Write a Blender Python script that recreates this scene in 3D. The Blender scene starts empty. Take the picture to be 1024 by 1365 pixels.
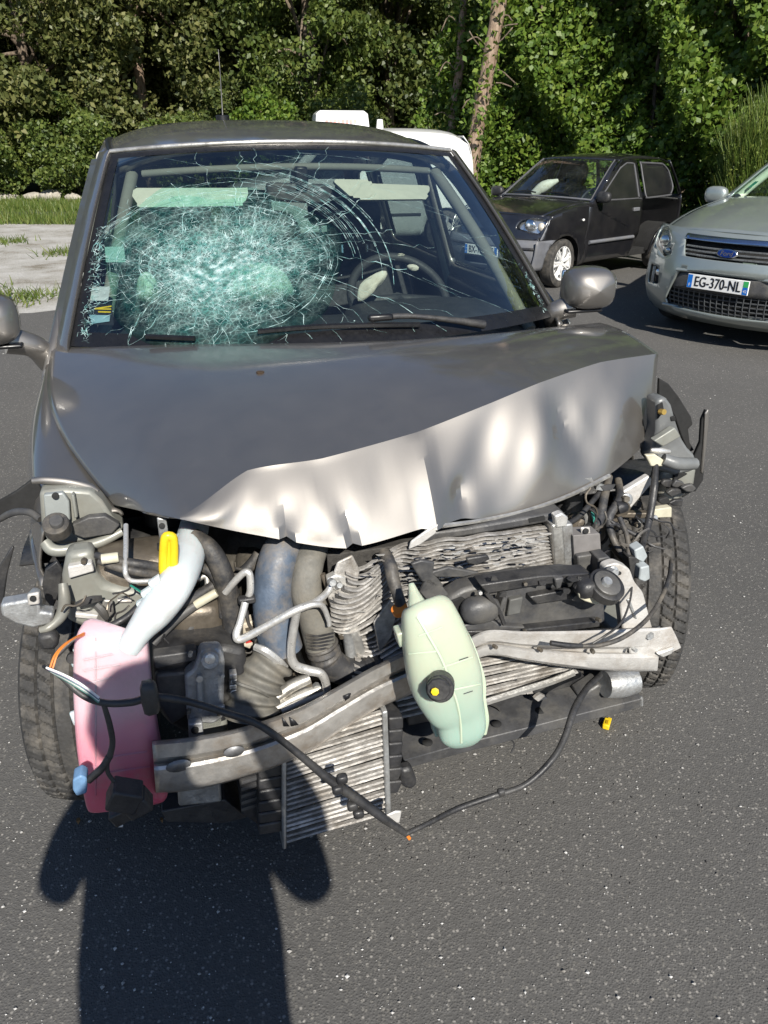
import bpy, bmesh, math, random
import numpy as np
from mathutils import Vector, Matrix
from mathutils.geometry import interpolate_bezier
R = math.radians
random.seed(7)
rng = np.random.default_rng(11)
scene = bpy.context.scene
col = scene.collection

# ------------------------------------------------------------------ camera
PITCH, CAM_H, FPX = R(26.4), 1.58, 1000.0
cam_data = bpy.data.cameras.new('camera')
cam = bpy.data.objects.new('camera', cam_data); col.objects.link(cam)
cam.location = (0, 0, CAM_H)
cam.rotation_euler = (math.pi/2 - PITCH, 0, 0)
cam_data.sensor_fit = 'VERTICAL'; cam_data.sensor_height = 24.0
cam_data.lens = 24.0*FPX/1365.0
cam_data.clip_start = 0.02; cam_data.clip_end = 500
scene.camera = cam

# ------------------------------------------------------------------ light
SUN_EL = R(37.0)
SUN_DIR = Vector((-0.30, 1.0, 0)).normalized()          # horizontal travel of the light
world = bpy.data.worlds.new('World'); scene.world = world; world.use_nodes = True
wn = world.node_tree.nodes; wl = world.node_tree.links
sky = wn.new('ShaderNodeTexSky'); sky.sky_type = 'NISHITA'; sky.sun_disc = False
sky.sun_elevation = SUN_EL
sky.sun_rotation = math.atan2(-SUN_DIR.x, -SUN_DIR.y)
sky.air_density = 1.0; sky.dust_density = 0.6; sky.ozone_density = 6.0
wl.new(sky.outputs[0], wn['Background'].inputs[0]); wn['Background'].inputs[1].default_value = 0.07
sd = bpy.data.lights.new('sun', 'SUN'); sd.energy = 5.0; sd.angle = R(0.55); sd.color = (1.0, 0.95, 0.86)
sun = bpy.data.objects.new('sun', sd); col.objects.link(sun)
ldir = Vector((SUN_DIR.x*math.cos(SUN_EL), SUN_DIR.y*math.cos(SUN_EL), -math.sin(SUN_EL)))
sun.rotation_euler = ldir.to_track_quat('-Z', 'Y').to_euler(); sun.location = (4, -12, 12)
vs = scene.view_settings
vs.view_transform = 'Standard'; vs.look = 'None'; vs.gamma = 1.0; vs.exposure = 0.55
scene.cycles.max_bounces = 10; scene.cycles.transparent_max_bounces = 24
scene.cycles.caustics_reflective = False; scene.cycles.caustics_refractive = False

# ------------------------------------------------------------------ materials
def srgb(r, g, b):
    f = lambda c: (c/255/12.92) if c/255 <= 0.04045 else ((c/255+0.055)/1.055)**2.4
    return (f(r), f(g), f(b))

class NT:
    def __init__(s, name):
        s.m = bpy.data.materials.new(name); s.m.use_nodes = True
        s.t = s.m.node_tree; s.n = s.t.nodes; s.l = s.t.links
        s.b = s.n['Principled BSDF']; s.out = s.n['Material Output']
    def node(s, t, **k):
        x = s.n.new(t)
        for a, b in k.items(): setattr(x, a, b)
        return x
    def link(s, a, b): s.l.new(a, b)
    def coord(s, which='Object', scale=1.0):
        tc = s.node('ShaderNodeTexCoord'); mp = s.node('ShaderNodeMapping')
        mp.inputs['Scale'].default_value = (scale,)*3 if not isinstance(scale, tuple) else scale
        s.link(tc.outputs[which], mp.inputs[0]); return mp.outputs[0]
    def noise(s, vec, scale, detail=4, rough=0.55):
        x = s.node('ShaderNodeTexNoise'); x.inputs['Scale'].default_value = scale
        x.inputs['Detail'].default_value = detail; x.inputs['Roughness'].default_value = rough
        s.link(vec, x.inputs['Vector']); return x.outputs['Fac']
    def voro(s, vec, scale, feature='F1', out='Distance'):
        x = s.node('ShaderNodeTexVoronoi', feature=feature); x.inputs['Scale'].default_value = scale
        s.link(vec, x.inputs['Vector']); return x.outputs[out]
    def ramp(s, fac, stops):
        x = s.node('ShaderNodeValToRGB'); e = x.color_ramp.elements
        while len(e) < len(stops): e.new(0.5)
        for i, (p, c) in enumerate(stops):
            e[i].position = p; e[i].color = (*c, 1) if len(c) == 3 else c
        s.link(fac, x.inputs[0]); return x.outputs[0]
    def mix(s, fac, a, b):
        x = s.node('ShaderNodeMix', data_type='RGBA')
        for v, i in ((fac, 0), (a, 6), (b, 7)):
            if hasattr(v, 'links'): s.link(v, x.inputs[i])
            else: x.inputs[i].default_value = v if i == 0 else (*v, 1)
        return x.outputs[2]
    def math(s, op, a, b=0.0):
        x = s.node('ShaderNodeMath', operation=op)
        for v, i in ((a, 0), (b, 1)):
            if hasattr(v, 'links'): s.link(v, x.inputs[i])
            else: x.inputs[i].default_value = v
        return x.outputs[0]
    def bump(s, h, strength, dist=0.01):
        x = s.node('ShaderNodeBump'); x.inputs['Strength'].default_value = strength
        x.inputs['Distance'].default_value = dist
        s.link(h, x.inputs['Height']); s.link(x.outputs[0], s.b.inputs['Normal']); return x

MATS = {}
def M(name, c, rough=0.5, metal=0.0, var=0.25, scale=14.0, bump=0.0, coat=0.0, dirt=None, dirt_amt=0.5, rvar=0.12, sss=0, trans=0, bscale=None, spec=None):
    """plain painted / plastic / metal surface with noise colour variation, uneven gloss and optional dirt"""
    if name in MATS: return MATS[name]
    t = NT(name); v = t.coord('Object')
    n1 = t.noise(v, scale, 5, 0.6); n2 = t.noise(v, scale*5.3, 3, 0.6)
    dark = tuple(x*(1-var) for x in c); light = tuple(min(1, x*(1+var)) for x in c)
    base = t.ramp(n1, [(0.32, dark), (0.68, light)])
    if dirt:
        f = t.ramp(t.noise(v, scale*0.55, 6, 0.7), [(0.45, (0, 0, 0)), (0.68, (dirt_amt,)*3)])
        base = t.mix(f, base, dirt)
    t.link(base, t.b.inputs['Base Color'])
    rr = t.ramp(n2, [(0.3, (max(0.02, rough-rvar),)*3), (0.7, (min(1, rough+rvar),)*3)])
    t.link(rr, t.b.inputs['Roughness'])
    t.b.inputs['Metallic'].default_value = metal
    if spec is not None: t.b.inputs['Specular IOR Level'].default_value = spec
    if coat:
        t.b.inputs['Coat Weight'].default_value = coat; t.b.inputs['Coat Roughness'].default_value = 0.06
    if sss:
        t.b.inputs['Subsurface Weight'].default_value = sss; t.b.inputs['Subsurface Radius'].default_value = (0.03, 0.02, 0.02)
    if trans: t.b.inputs['Transmission Weight'].default_value = trans
    if bump: t.bump(t.noise(v, bscale or scale*6, 4, 0.6), bump, 0.004)
    MATS[name] = t.m; return t.m

def glass_mat(name, tint, refl=1.0, dust=0.0, rough=0.0, dustcol=(0.5, 0.55, 0.55)):
    if name in MATS: return MATS[name]
    t = NT(name); t.n.remove(t.b)
    tr = t.node('ShaderNodeBsdfTransparent'); tr.inputs[0].default_value = (*tint, 1)
    gl = t.node('ShaderNodeBsdfGlossy'); gl.inputs['Roughness'].default_value = rough
    fr = t.node('ShaderNodeFresnel'); fr.inputs[0].default_value = 1.52
    geo = t.node('ShaderNodeNewGeometry')
    f = t.math('MULTIPLY', fr.outputs[0], refl)
    # the pane is one sheet: seen from inside the fresnel node would report total reflection
    f = t.math('MINIMUM', f, 0.9)
    m = t.node('ShaderNodeMixShader'); t.link(f, m.inputs[0]); t.link(tr.outputs[0], m.inputs[1]); t.link(gl.outputs[0], m.inputs[2])
    mb = t.node('ShaderNodeMixShader'); t.link(geo.outputs['Backfacing'], mb.inputs[0]); t.link(m.outputs[0], mb.inputs[1]); t.link(tr.outputs[0], mb.inputs[2])
    res = mb.outputs[0]
    if dust:
        v = t.coord('Object'); n = t.noise(v, 6, 6, 0.7)
        df = t.node('ShaderNodeBsdfDiffuse'); df.inputs[0].default_value = (*dustcol, 1)
        fac = t.ramp(n, [(0.35, (0, 0, 0)), (0.8, (dust,)*3)])
        m2 = t.node('ShaderNodeMixShader'); t.link(fac, m2.inputs[0]); t.link(res, m2.inputs[1]); t.link(df.outputs[0], m2.inputs[2])
        res = m2.outputs[0]
    t.link(res, t.out.inputs[0]); MATS[name] = t.m; return t.m

def paint_mat(name, c, metal=0.55, rough=0.36, coat=0.7, dust=0.25, dustcol=(0.30, 0.28, 0.25), flake=True):
    if name in MATS: return MATS[name]
    t = NT(name); v = t.coord('Object')
    base = t.ramp(t.noise(v, 3, 5, 0.6), [(0.3, tuple(x*0.97 for x in c)), (0.7, tuple(x*1.03 for x in c))])
    d = t.math('MULTIPLY', t.ramp(t.noise(v, 4.5, 8, 0.72), [(0.42, (0, 0, 0)), (0.75, (1, 1, 1))]), dust)
    sp = t.ramp(t.voro(v, 55), [(0.0, (1, 1, 1)), (0.055, (0, 0, 0))])
    spm = t.math('MULTIPLY', sp, t.ramp(t.noise(v, 9, 2), [(0.52, (0, 0, 0)), (0.6, (1, 1, 1))]))
    d2 = t.math('MAXIMUM', d, t.math('MULTIPLY', spm, min(1, dust*2)))
    t.link(t.mix(d2, base, dustcol), t.b.inputs['Base Color'])
    t.link(t.math('SUBTRACT', metal, t.math('MULTIPLY', d2, metal)), t.b.inputs['Metallic'])
    t.link(t.math('ADD', t.ramp(t.noise(v, 12, 5), [(0.3, (rough-0.015,)*3), (0.7, (rough+0.02,)*3)]), t.math('MULTIPLY', d2, 0.3)), t.b.inputs['Roughness'])
    t.b.inputs['Coat Weight'].default_value = coat; t.b.inputs['Coat IOR'].default_value = 1.75
    t.link(t.ramp(t.noise(v, 7, 6, 0.7), [(0.3, (0.06,)*3), (0.75, (0.12,)*3)]), t.b.inputs['Coat Roughness'])
    if flake: t.bump(t.noise(v, 900, 1), 0.05, 0.001)
    MATS[name] = t.m; return t.m

PAINT = paint_mat('taupe_metallic_paint', (0.262, 0.246, 0.226), metal=0.92, rough=0.55, coat=1.0, dust=0.035)
PAINT_BARE = M('unpolished_body_paint', (0.20, 0.20, 0.185), 0.42, 0.35, 0.15, 8, 0.15, dirt=(0.16, 0.14, 0.11), dirt_amt=0.6)
BLACK_PL = M('black_plastic', (0.022, 0.022, 0.024), 0.48, 0, 0.4, 20, 0.25, dirt=(0.10, 0.095, 0.085), dirt_amt=0.45)
GREY_PL = M('dark_grey_plastic', (0.05, 0.05, 0.052), 0.5, 0, 0.3, 16, 0.25, dirt=(0.16, 0.15, 0.13), dirt_amt=0.5)
RUBBER = M('hose_rubber', (0.030, 0.030, 0.032), 0.6, 0, 0.4, 18, 0.3, dirt=(0.19, 0.165, 0.13), dirt_amt=0.75)
HOSE_BLUE = M('blue_grey_hose', (0.075, 0.10, 0.14), 0.55, 0, 0.3, 16, 0.3, dirt=(0.26, 0.21, 0.15), dirt_amt=0.75)
HOSE_TAN = M('dusty_grey_hose', (0.13, 0.125, 0.11), 0.7, 0, 0.25, 22, 0.3, dirt=(0.24, 0.21, 0.165), dirt_amt=0.5)
ALU = M('dull_aluminium', (0.55, 0.54, 0.51), 0.42, 0.75, 0.2, 20, 0.2, dirt=(0.22, 0.19, 0.15), dirt_amt=0.55)
ALU_BRIGHT = M('bright_aluminium', (0.74, 0.73, 0.70), 0.36, 0.65, 0.12, 20, 0.2, dirt=(0.36, 0.31, 0.25), dirt_amt=0.4)
STEEL = M('galvanised_steel', (0.46, 0.47, 0.47), 0.45, 0.7, 0.22, 26, 0.25, dirt=(0.15, 0.12, 0.09), dirt_amt=0.5)
BEAM_M = M('dusty_beam_metal', (0.52, 0.50, 0.47), 0.40, 0.65, 0.25, 12, 0.3, dirt=(0.30, 0.225, 0.15), dirt_amt=0.95)
FIN = M('radiator_fin_metal', (0.52, 0.50, 0.47), 0.55, 0.55, 0.35, 30, 0.4, dirt=(0.21, 0.18, 0.145), dirt_amt=0.8)
FIN_DARK = M('radiator_core_dark', (0.045, 0.042, 0.038), 0.8, 0.1, 0.4, 60, 0.5)
CHASSIS = M('grey_green_body_steel', (0.24, 0.245, 0.22), 0.42, 0.15, 0.12, 9, 0.1, dirt=(0.17, 0.145, 0.11), dirt_amt=0.5)
WHITE_MET = M('pale_scraped_metal', (0.56, 0.545, 0.52), 0.45, 0.25, 0.14, 22, 0.3, dirt=(0.30, 0.25, 0.2), dirt_amt=0.6)
ENGINE = M('oily_engine_metal', (0.10, 0.09, 0.075), 0.55, 0.4, 0.45, 14, 0.5, dirt=(0.17, 0.14, 0.10), dirt_amt=0.6)
BRONZE = M('dusty_bronze_casing', (0.17, 0.145, 0.115), 0.42, 0.6, 0.3, 12, 0.3, dirt=(0.2, 0.17, 0.13), dirt_amt=0.5)
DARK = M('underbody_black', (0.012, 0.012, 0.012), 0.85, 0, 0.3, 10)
TYRE = M('tyre_rubber', (0.034, 0.033, 0.032), 0.78, 0, 0.25, 25, 0.3, dirt=(0.15, 0.135, 0.115), dirt_amt=0.6)
YELLOW = M('yellow_plastic', (0.72, 0.50, 0.015), 0.4, 0, 0.1, 30)
ORANGE = M('orange_wire', (0.65, 0.20, 0.03), 0.45, 0, 0.1)
WIRE_W = M('white_wire', (0.72, 0.72, 0.70), 0.45, 0, 0.1)
WIRE_G = M('green_wire', (0.03, 0.22, 0.17), 0.45, 0, 0.1)
WIRE_V = M('violet_wire', (0.22, 0.15, 0.30), 0.45, 0, 0.1)
CONN_GREY = M('grey_connector', (0.33, 0.36, 0.37), 0.5, 0, 0.15, 30)
CONN_BLUE = M('blue_grey_connector', (0.13, 0.24, 0.40), 0.5, 0, 0.2, 30)
CREAM = M('cream_airbag_cloth', (0.62, 0.58, 0.50), 0.85, 0, 0.12, 40, 0.4, dirt=(0.4, 0.3, 0.2), dirt_amt=0.4)
BEIGE = M('beige_headliner', (0.62, 0.60, 0.50), 0.85, 0, 0.06, 30, 0.15)
TRIM = M('grey_beige_trim', (0.20, 0.20, 0.175), 0.85, 0, 0.06, 30, 0.15)
DASH = M('dashboard_plastic', (0.035, 0.036, 0.04), 0.6, 0, 0.2, 30, 0.2)
SEAT = M('dark_seat_cloth', (0.045, 0.045, 0.05), 0.9, 0, 0.25, 60, 0.3)
CHROME = M('chrome_trim', (0.78, 0.78, 0.78), 0.12, 1.0, 0.05, 20)
MIRROR_G = M('mirror_glass', (0.85, 0.87, 0.88), 0.02, 1.0, 0.0, 20, rvar=0.0)
WGLASS = glass_mat('tinted_windscreen_glass', (0.70, 0.77, 0.73), 2.4, 0.012)
SGLASS = glass_mat('side_window_glass', (0.80, 0.90, 0.88), 1.7, 0.04)
DGLASS = glass_mat('dark_window_glass', (0.55, 0.64, 0.60), 1.8, 0.04)
PRIV = glass_mat('privacy_glass', (0.22, 0.27, 0.26), 1.8, 0.03)
LAMPGLASS = glass_mat('clear_lamp_lens', (0.93, 0.95, 0.95), 1.0, 0.12, dustcol=(0.6, 0.6, 0.58))
REFLECTOR = M('lamp_reflector', (0.86, 0.87, 0.88), 0.18, 0.9, 0.1, 50)
RED_PAINT = M('red_print', (0.50, 0.05, 0.04), 0.5, 0, 0.15)
INK = M('black_print', (0.012, 0.012, 0.014), 0.5, 0, 0.1)
PLATE_W = M('white_plate', (0.80, 0.80, 0.78), 0.35, 0, 0.04, 30)
PLATE_B = M('blue_plate_band', (0.01, 0.15, 0.55), 0.35, 0, 0.05)
PLATE_G = M('green_plate_mark', (0.05, 0.42, 0.12), 0.35, 0, 0.05)
LEAF_Y = M('yellow_leaf', (0.30, 0.27, 0.05), 0.7, 0, 0.2)

# ------------------------------------------------------------------ mesh helpers
def link_mesh(name, verts, faces, mat, parent=None, smooth=True, sharp=None, bevel=0, seg=2, solid=0, soff=0, kind=None, label=None, subsurf=0):
    me = bpy.data.meshes.new(name)
    me.from_pydata([tuple(v) for v in verts], [], faces); me.validate(); me.update()
    return link_me(name, me, mat, parent, smooth, sharp, bevel, seg, solid, soff, kind, label, subsurf)

def link_me(name, me, mat, parent=None, smooth=True, sharp=None, bevel=0, seg=2, solid=0, soff=0, kind=None, label=None, subsurf=0):
    o = bpy.data.objects.new(name, me); col.objects.link(o)
    if mat: me.materials.append(mat)
    if smooth:
        me.polygons.foreach_set('use_smooth', [True]*len(me.polygons))
        if sharp: me.set_sharp_from_angle(angle=R(sharp))
    if solid:
        m = o.modifiers.new('solid', 'SOLIDIFY'); m.thickness = solid; m.offset = soff
    if bevel:
        m = o.modifiers.new('bevel', 'BEVEL'); m.width = bevel; m.segments = seg; m.limit_method = 'ANGLE'; m.angle_limit = R(35)
        m.harden_normals = False
    if subsurf:
        m = o.modifiers.new('sub', 'SUBSURF'); m.levels = subsurf; m.render_levels = subsurf
    if parent: o.parent = parent
    if kind: o['kind'] = kind
    if label: o['label'] = label
    return o

def empty(name, loc, rz=0.0, label=None, cat=None, group=None):
    o = bpy.data.objects.new(name, None); col.objects.link(o)
    o.location = loc; o.rotation_euler = (0, 0, rz); o.empty_display_size = 0.2
    if label: o['label'] = label
    if cat: o['category'] = cat
    if group: o['group'] = group
    return o

def tag(o, label, cat, group=None):
    o['label'] = label; o['category'] = cat
    if group: o['group'] = group
    return o

def catmull(pts, n):
    """resample a polyline of N-vectors with Catmull-Rom; n samples per span"""
    P = [np.array(p, float) for p in pts]
    if len(P) < 3:
        return [P[0]*(1-i/n)+P[-1]*(i/n) for i in range(n+1)]
    P = [2*P[0]-P[1]] + P + [2*P[-1]-P[-2]]
    out = []
    for i in range(1, len(P)-2):
        for k in range(n):
            t = k/n
            out.append(0.5*((2*P[i])+(-P[i-1]+P[i+1])*t+(2*P[i-1]-5*P[i]+4*P[i+1]-P[i+2])*t*t+(-P[i-1]+3*P[i]-3*P[i+1]+P[i+2])*t**3))
    out.append(P[-2]); return out

def tube_data(pts, radii, seg=10, cap=True, base=0):
    """pts: list of 3-vectors, radii: scalar or list"""
    P = [Vector(p) for p in pts]; n = len(P)
    if not hasattr(radii, '__len__'): radii = [radii]*n
    T = []
    for i in range(n):
        d = P[min(i+1, n-1)]-P[max(i-1, 0)]
        T.append(d.normalized() if d.length > 1e-9 else Vector((0, 0, 1)))
    up = Vector((0, 0, 1)) if abs(T[0].z) < 0.9 else Vector((1, 0, 0))
    N = (up-T[0]*up.dot(T[0])).normalized()
    V, F = [], []
    for i in range(n):
        N = (N-T[i]*N.dot(T[i])).normalized(); B = T[i].cross(N)
        for k in range(seg):
            a = 2*math.pi*k/seg
            V.append(P[i]+(N*math.cos(a)+B*math.sin(a))*radii[i])
    for i in range(n-1):
        for k in range(seg):
            a, b = i*seg+k, i*seg+(k+1) % seg
            F.append((base+a, base+b, base+b+seg, base+a+seg))
    if cap:
        F.append(tuple(base+k for k in reversed(range(seg)))); F.append(tuple(base+(n-1)*seg+k for k in range(seg)))
    return V, F

def tube(name, pts, radii, mat, parent=None, seg=10, smooth_n=6, **k):
    if hasattr(radii, '__len__'):
        q = catmull([(*p, r) for p, r in zip(pts, radii)], smooth_n)
        V, F = tube_data([x[:3] for x in q], [max(1e-4, x[3]) for x in q], seg)
    else:
        V, F = tube_data(catmull(pts, smooth_n), radii, seg)
    return link_mesh(name, V, F, mat, parent, sharp=50, **k)

def box_data(c, s, rot=None, base=0):
    x, y, z = s[0]/2, s[1]/2, s[2]/2
    V = [Vector(p) for p in ((-x,-y,-z),(x,-y,-z),(x,y,-z),(-x,y,-z),(-x,-y,z),(x,-y,z),(x,y,z),(-x,y,z))]
    if rot is not None: V = [rot @ v for v in V]
    V = [v+Vector(c) for v in V]
    F = [(0,3,2,1),(4,5,6,7),(0,1,5,4),(1,2,6,5),(2,3,7,6),(3,0,4,7)]
    return V, [tuple(base+i for i in f) for f in F]

def box(name, c, s, mat, parent=None, rot=None, bevel=0.004, **k):
    V, F = box_data(c, s, rot); return link_mesh(name, V, F, mat, parent, sharp=35, bevel=bevel, **k)

class MB:
    def __init__(s): s.V, s.F = [], []
    def add(s, d):
        V, F = d; b = len(s.V); s.V += list(V); s.F += [tuple(i+b for i in f) for f in F]; return s
    def box(s, c, sz, rot=None): return s.add(box_data(c, sz, rot))
    def tube(s, pts, r, seg=8, n=4): return s.add(tube_data(catmull(pts, n) if n else pts, r, seg))
    def build(s, name, mat, parent=None, **k): return link_mesh(name, s.V, s.F, mat, parent, **k)

def grid_faces(nu, nv, flip=False, closed_u=False):
    F = []
    for j in range(nv-1):
        for i in range(nu if closed_u else nu-1):
            a, b = j*nu+i, j*nu+(i+1) % nu
            f = (a, b, b+nu, a+nu); F.append(f[::-1] if flip else f)
    return F

def surf(name, fn, us, vs_, mat, parent=None, flip=False, **k):
    V = [fn(u, v) for v in vs_ for u in us]
    return link_mesh(name, V, grid_faces(len(us), len(vs_), flip), mat, parent, **k)

def lin(a, b, n): return [a+(b-a)*i/(n-1) for i in range(n)]

def panel2d(outline, holes, fn, du, dv):
    """flat outline with holes, cut into a grid and bent onto a surface by fn(u, v); returns (verts, faces)"""
    bm = bmesh.new()
    for loop in [outline]+list(holes):
        vv = [bm.verts.new((p[0], p[1], 0)) for p in loop]
        for i in range(len(vv)): bm.edges.new((vv[i], vv[(i+1) % len(vv)]))
    bmesh.ops.triangle_fill(bm, use_beauty=True, edges=bm.edges[:])
    us = [p[0] for p in outline]; vv_ = [p[1] for p in outline]
    for a, b, d, ax in ((min(us), max(us), du, 0), (min(vv_), max(vv_), dv, 1)):
        n = max(1, int(round((b-a)/d)))
        for i in range(1, n):
            co = [0, 0, 0]; no = [0, 0, 0]; co[ax] = a+(b-a)*i/n+1e-5; no[ax] = 1
            bmesh.ops.bisect_plane(bm, geom=bm.verts[:]+bm.edges[:]+bm.faces[:], plane_co=co, plane_no=no, dist=1e-6)
    bmesh.ops.recalc_face_normals(bm, faces=bm.faces[:])
    bm.normal_update(); bm.verts.ensure_lookup_table()
    up = sum(f.normal.z*f.calc_area() for f in bm.faces)
    V = [Vector(fn(v.co.x, v.co.y)) for v in bm.verts]
    ix = {v: i for i, v in enumerate(bm.verts)}
    F = [tuple(ix[v] for v in (f.verts if up > 0 else reversed(f.verts))) for f in bm.faces]
    bm.free(); return V, F

def pane(name, outline, holes, fn, mat, parent, du=0.12, dv=0.1, flip=False, **k):
    V, F = panel2d(outline, holes, fn, du, dv)
    if flip: F = [f[::-1] for f in F]
    return link_mesh(name, V, F, mat, parent, **k)

def arc(cx, cy, r, a0, a1, n, ry=None):
    return [(cx+r*math.cos(R(a0+(a1-a0)*i/n)), cy+(ry or r)*math.sin(R(a0+(a1-a0)*i/n))) for i in range(n+1)]

def rounded(poly, r, n=4):
    """round the corners of a 2D polygon"""
    out = []; m = len(poly)
    for i in range(m):
        p0, p1, p2 = Vector(poly[i-1]).to_2d(), Vector(poly[i]).to_2d(), Vector(poly[(i+1) % m]).to_2d()
        a, b = (p0-p1), (p2-p1); la, lb = a.length, b.length
        rr = min(r, la*0.45, lb*0.45); s, e = p1+a.normalized()*rr, p1+b.normalized()*rr
        for k in range(n+1):
            t = k/n; q = s*(1-t)**2+p1*2*t*(1-t)+e*t*t; out.append((q.x, q.y))
    return out

def text_mesh(body, size):
    c = bpy.data.curves.new('lettering', 'FONT'); c.body = body; c.size = size; c.align_x = 'CENTER'; c.align_y = 'CENTER'
    c.extrude = 0.0; c.resolution_u = 3
    o = bpy.data.objects.new('tmp', c); col.objects.link(o)
    dg = bpy.context.evaluated_depsgraph_get(); me = bpy.data.meshes.new_from_object(o.evaluated_get(dg))
    V = [v.co.copy() for v in me.vertices]; F = [tuple(p.vertices) for p in me.polygons]
    bpy.data.objects.remove(o); bpy.data.curves.remove(c); bpy.data.meshes.remove(me)
    return V, F

def lump(name, c, s, mat, rough=0.12, parent='car', sub=3, e=0.55):
    bm = bmesh.new(); bmesh.ops.create_icosphere(bm, subdivisions=sub, radius=1)
    for v in bm.verts:
        q = v.co; v.co = Vector([math.copysign(abs(q[i])**e, q[i])*s[i]*0.5 for i in range(3)])*(1+random.uniform(-rough, rough)*0.25)+Vector(c)
    me = bpy.data.meshes.new(name); bm.to_mesh(me); bm.free()
    return link_me(name, me, mat, CAR if parent == 'car' else parent, sharp=40)
# ------------------------------------------------------------------ photo pixels -> places (1024 x 1365 photograph)
SP, CP = math.sin(PITCH), math.cos(PITCH)
YAW, CAR_O = R(15.5), (0.0, 1.75)
cY, sY = math.cos(YAW), math.sin(YAW)
CAM_L = (-CAR_O[0]*cY-CAR_O[1]*sY, CAR_O[0]*sY-CAR_O[1]*cY, CAM_H)
def ray_w(px, py):
    dx = (px-512)/FPX; v = (py-682.5)/FPX
    return (dx, CP-v*SP, -(SP+v*CP))
def W_at(px, py, ax, val):
    d = ray_w(px, py); o = (0, 0, CAM_H); t = (val-o[ax])/d[ax]
    return Vector((o[0]+t*d[0], o[1]+t*d[1], o[2]+t*d[2]))
def loc(px, py, ax, val):
    """where the sight line of a photo pixel meets the plane x, y or z = val of the wrecked car"""
    w = ray_w(px, py); d = (w[0]*cY+w[1]*sY, -w[0]*sY+w[1]*cY, w[2])
    t = (val-CAM_L[ax])/d[ax]
    return Vector([CAM_L[i]+t*d[i] for i in range(3)])
def LY(px, py, y): return loc(px, py, 1, y)
def LZ(px, py, z): return loc(px, py, 2, z)
def LX(px, py, x): return loc(px, py, 0, x)
def depth(p):
    q = [p[i]-CAM_L[i] for i in range(3)]
    return (q[0]*sY+q[1]*cY)*CP-q[2]*SP
def pr(p, rpx): return rpx*depth(p)/FPX           # metres for a radius measured in photo pixels at p
def ptube(name, pts, mat, parent, seg=10, n=6, **k):
    """hose or pipe from (px, py, car-y, radius_px) points"""
    q = [LY(a, b, y) for a, b, y, r in pts]; rr = [pr(p, x[3]) for p, x in zip(q, pts)]
    return tube(name, q, rr, mat, parent, seg, n, **k)
def pplate(name, pts, y, thick, mat, parent, bevel=0.003, **k):
    """plate with an outline measured in the photo, standing at car depth y (or per-point y), real thickness behind it"""
    f = [LY(p[0], p[1], p[2] if len(p) > 2 else y) for p in pts]; n = len(f)
    b = [v+Vector((0, thick, 0)) for v in f]
    F = [tuple(range(n)), tuple(reversed(range(n, 2*n)))]+[(i, i+n, (i+1) % n+n, (i+1) % n) for i in range(n)]
    o = link_mesh(name, f+b, F, mat, parent, sharp=35, bevel=bevel, **k)
    bm = bmesh.new(); bm.from_mesh(o.data); bmesh.ops.recalc_face_normals(bm, faces=bm.faces[:]); bm.to_mesh(o.data); bm.free()
    return o
def pdisc(name, px, py, y, rpx, thick, mat, parent, axis=(0, -1, 0.25), seg=20, **k):
    c = LY(px, py, y); a = Vector(axis).normalized(); r = pr(c, rpx)
    V, F = tube_data([c+a*thick*0.5, c+a*thick*0.42, c-a*thick*0.5], [r*0.9, r, r], seg)
    return link_mesh(name, V, F, mat, parent, sharp=40, **k)

# ================================================================== SETTING
def asphalt_mat():
    t = NT('asphalt'); v = t.coord('Object')
    big = t.noise(v, 0.55, 6, 0.6); fine = t.noise(v, 60, 4, 0.7)
    base = t.ramp(big, [(0.3, (0.080, 0.078, 0.074)), (0.7, (0.122, 0.117, 0.110))])
    base = t.mix(t.ramp(fine, [(0.35, (0, 0, 0)), (0.7, (0.6, 0.6, 0.6))]), base, (0.060, 0.058, 0.055))
    vo = t.node('ShaderNodeTexVoronoi'); vo.inputs['Scale'].default_value = 120; t.link(v, vo.inputs['Vector'])
    stone = t.ramp(vo.outputs['Distance'], [(0.25, (1, 1, 1)), (0.5, (0, 0, 0))])
    pick = t.node('ShaderNodeSeparateColor'); t.link(vo.outputs['Color'], pick.inputs[0])
    sel = t.ramp(pick.outputs[0], [(0.55, (0, 0, 0)), (0.62, (1, 1, 1))])
    tone = t.ramp(pick.outputs[1], [(0.0, (0.10, 0.095, 0.085)), (0.7, (0.20, 0.19, 0.17)), (1.0, (0.36, 0.34, 0.31))])
    f = t.math('MULTIPLY', t.math('MULTIPLY', stone, sel), 0.8)
    base = t.mix(f, base, tone)
    t.link(base, t.b.inputs['Base Color'])
    t.b.inputs['Roughness'].default_value = 0.82
    h = t.math('ADD', t.math('MULTIPLY', t.ramp(t.voro(v, 190), [(0.0, (1, 1, 1)), (0.6, (0, 0, 0))]), 0.8), t.noise(v, 75, 5, 0.75))
    t.bump(h, 0.42, 0.004)
    return t.m
def ground_mat(name, stops, s1, s2, bump, bscale):
    t = NT(name); v = t.coord('Object')
    n = t.math('ADD', t.math('MULTIPLY', t.noise(v, s1, 6, 0.65), 0.6), t.math('MULTIPLY', t.noise(v, s2, 4, 0.7), 0.4))
    t.link(t.ramp(n, stops), t.b.inputs['Base Color']); t.b.inputs['Roughness'].default_value = 0.95
    t.bump(t.noise(v, bscale, 4, 0.7), bump, 0.03); return t.m
def sheet(name, pts, z, mat, n=0):
    o = link_mesh(name, [(x, y, z) for x, y in pts], [tuple(range(len(pts)))], mat, smooth=False)
    o['kind'] = 'structure'; return o
SOIL = ground_mat('meadow_soil', [(0.35, (0.045, 0.04, 0.025)), (0.5, (0.06, 0.075, 0.025)), (0.65, (0.085, 0.10, 0.035))], 0.8, 9, 0.7, 12)
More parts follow.
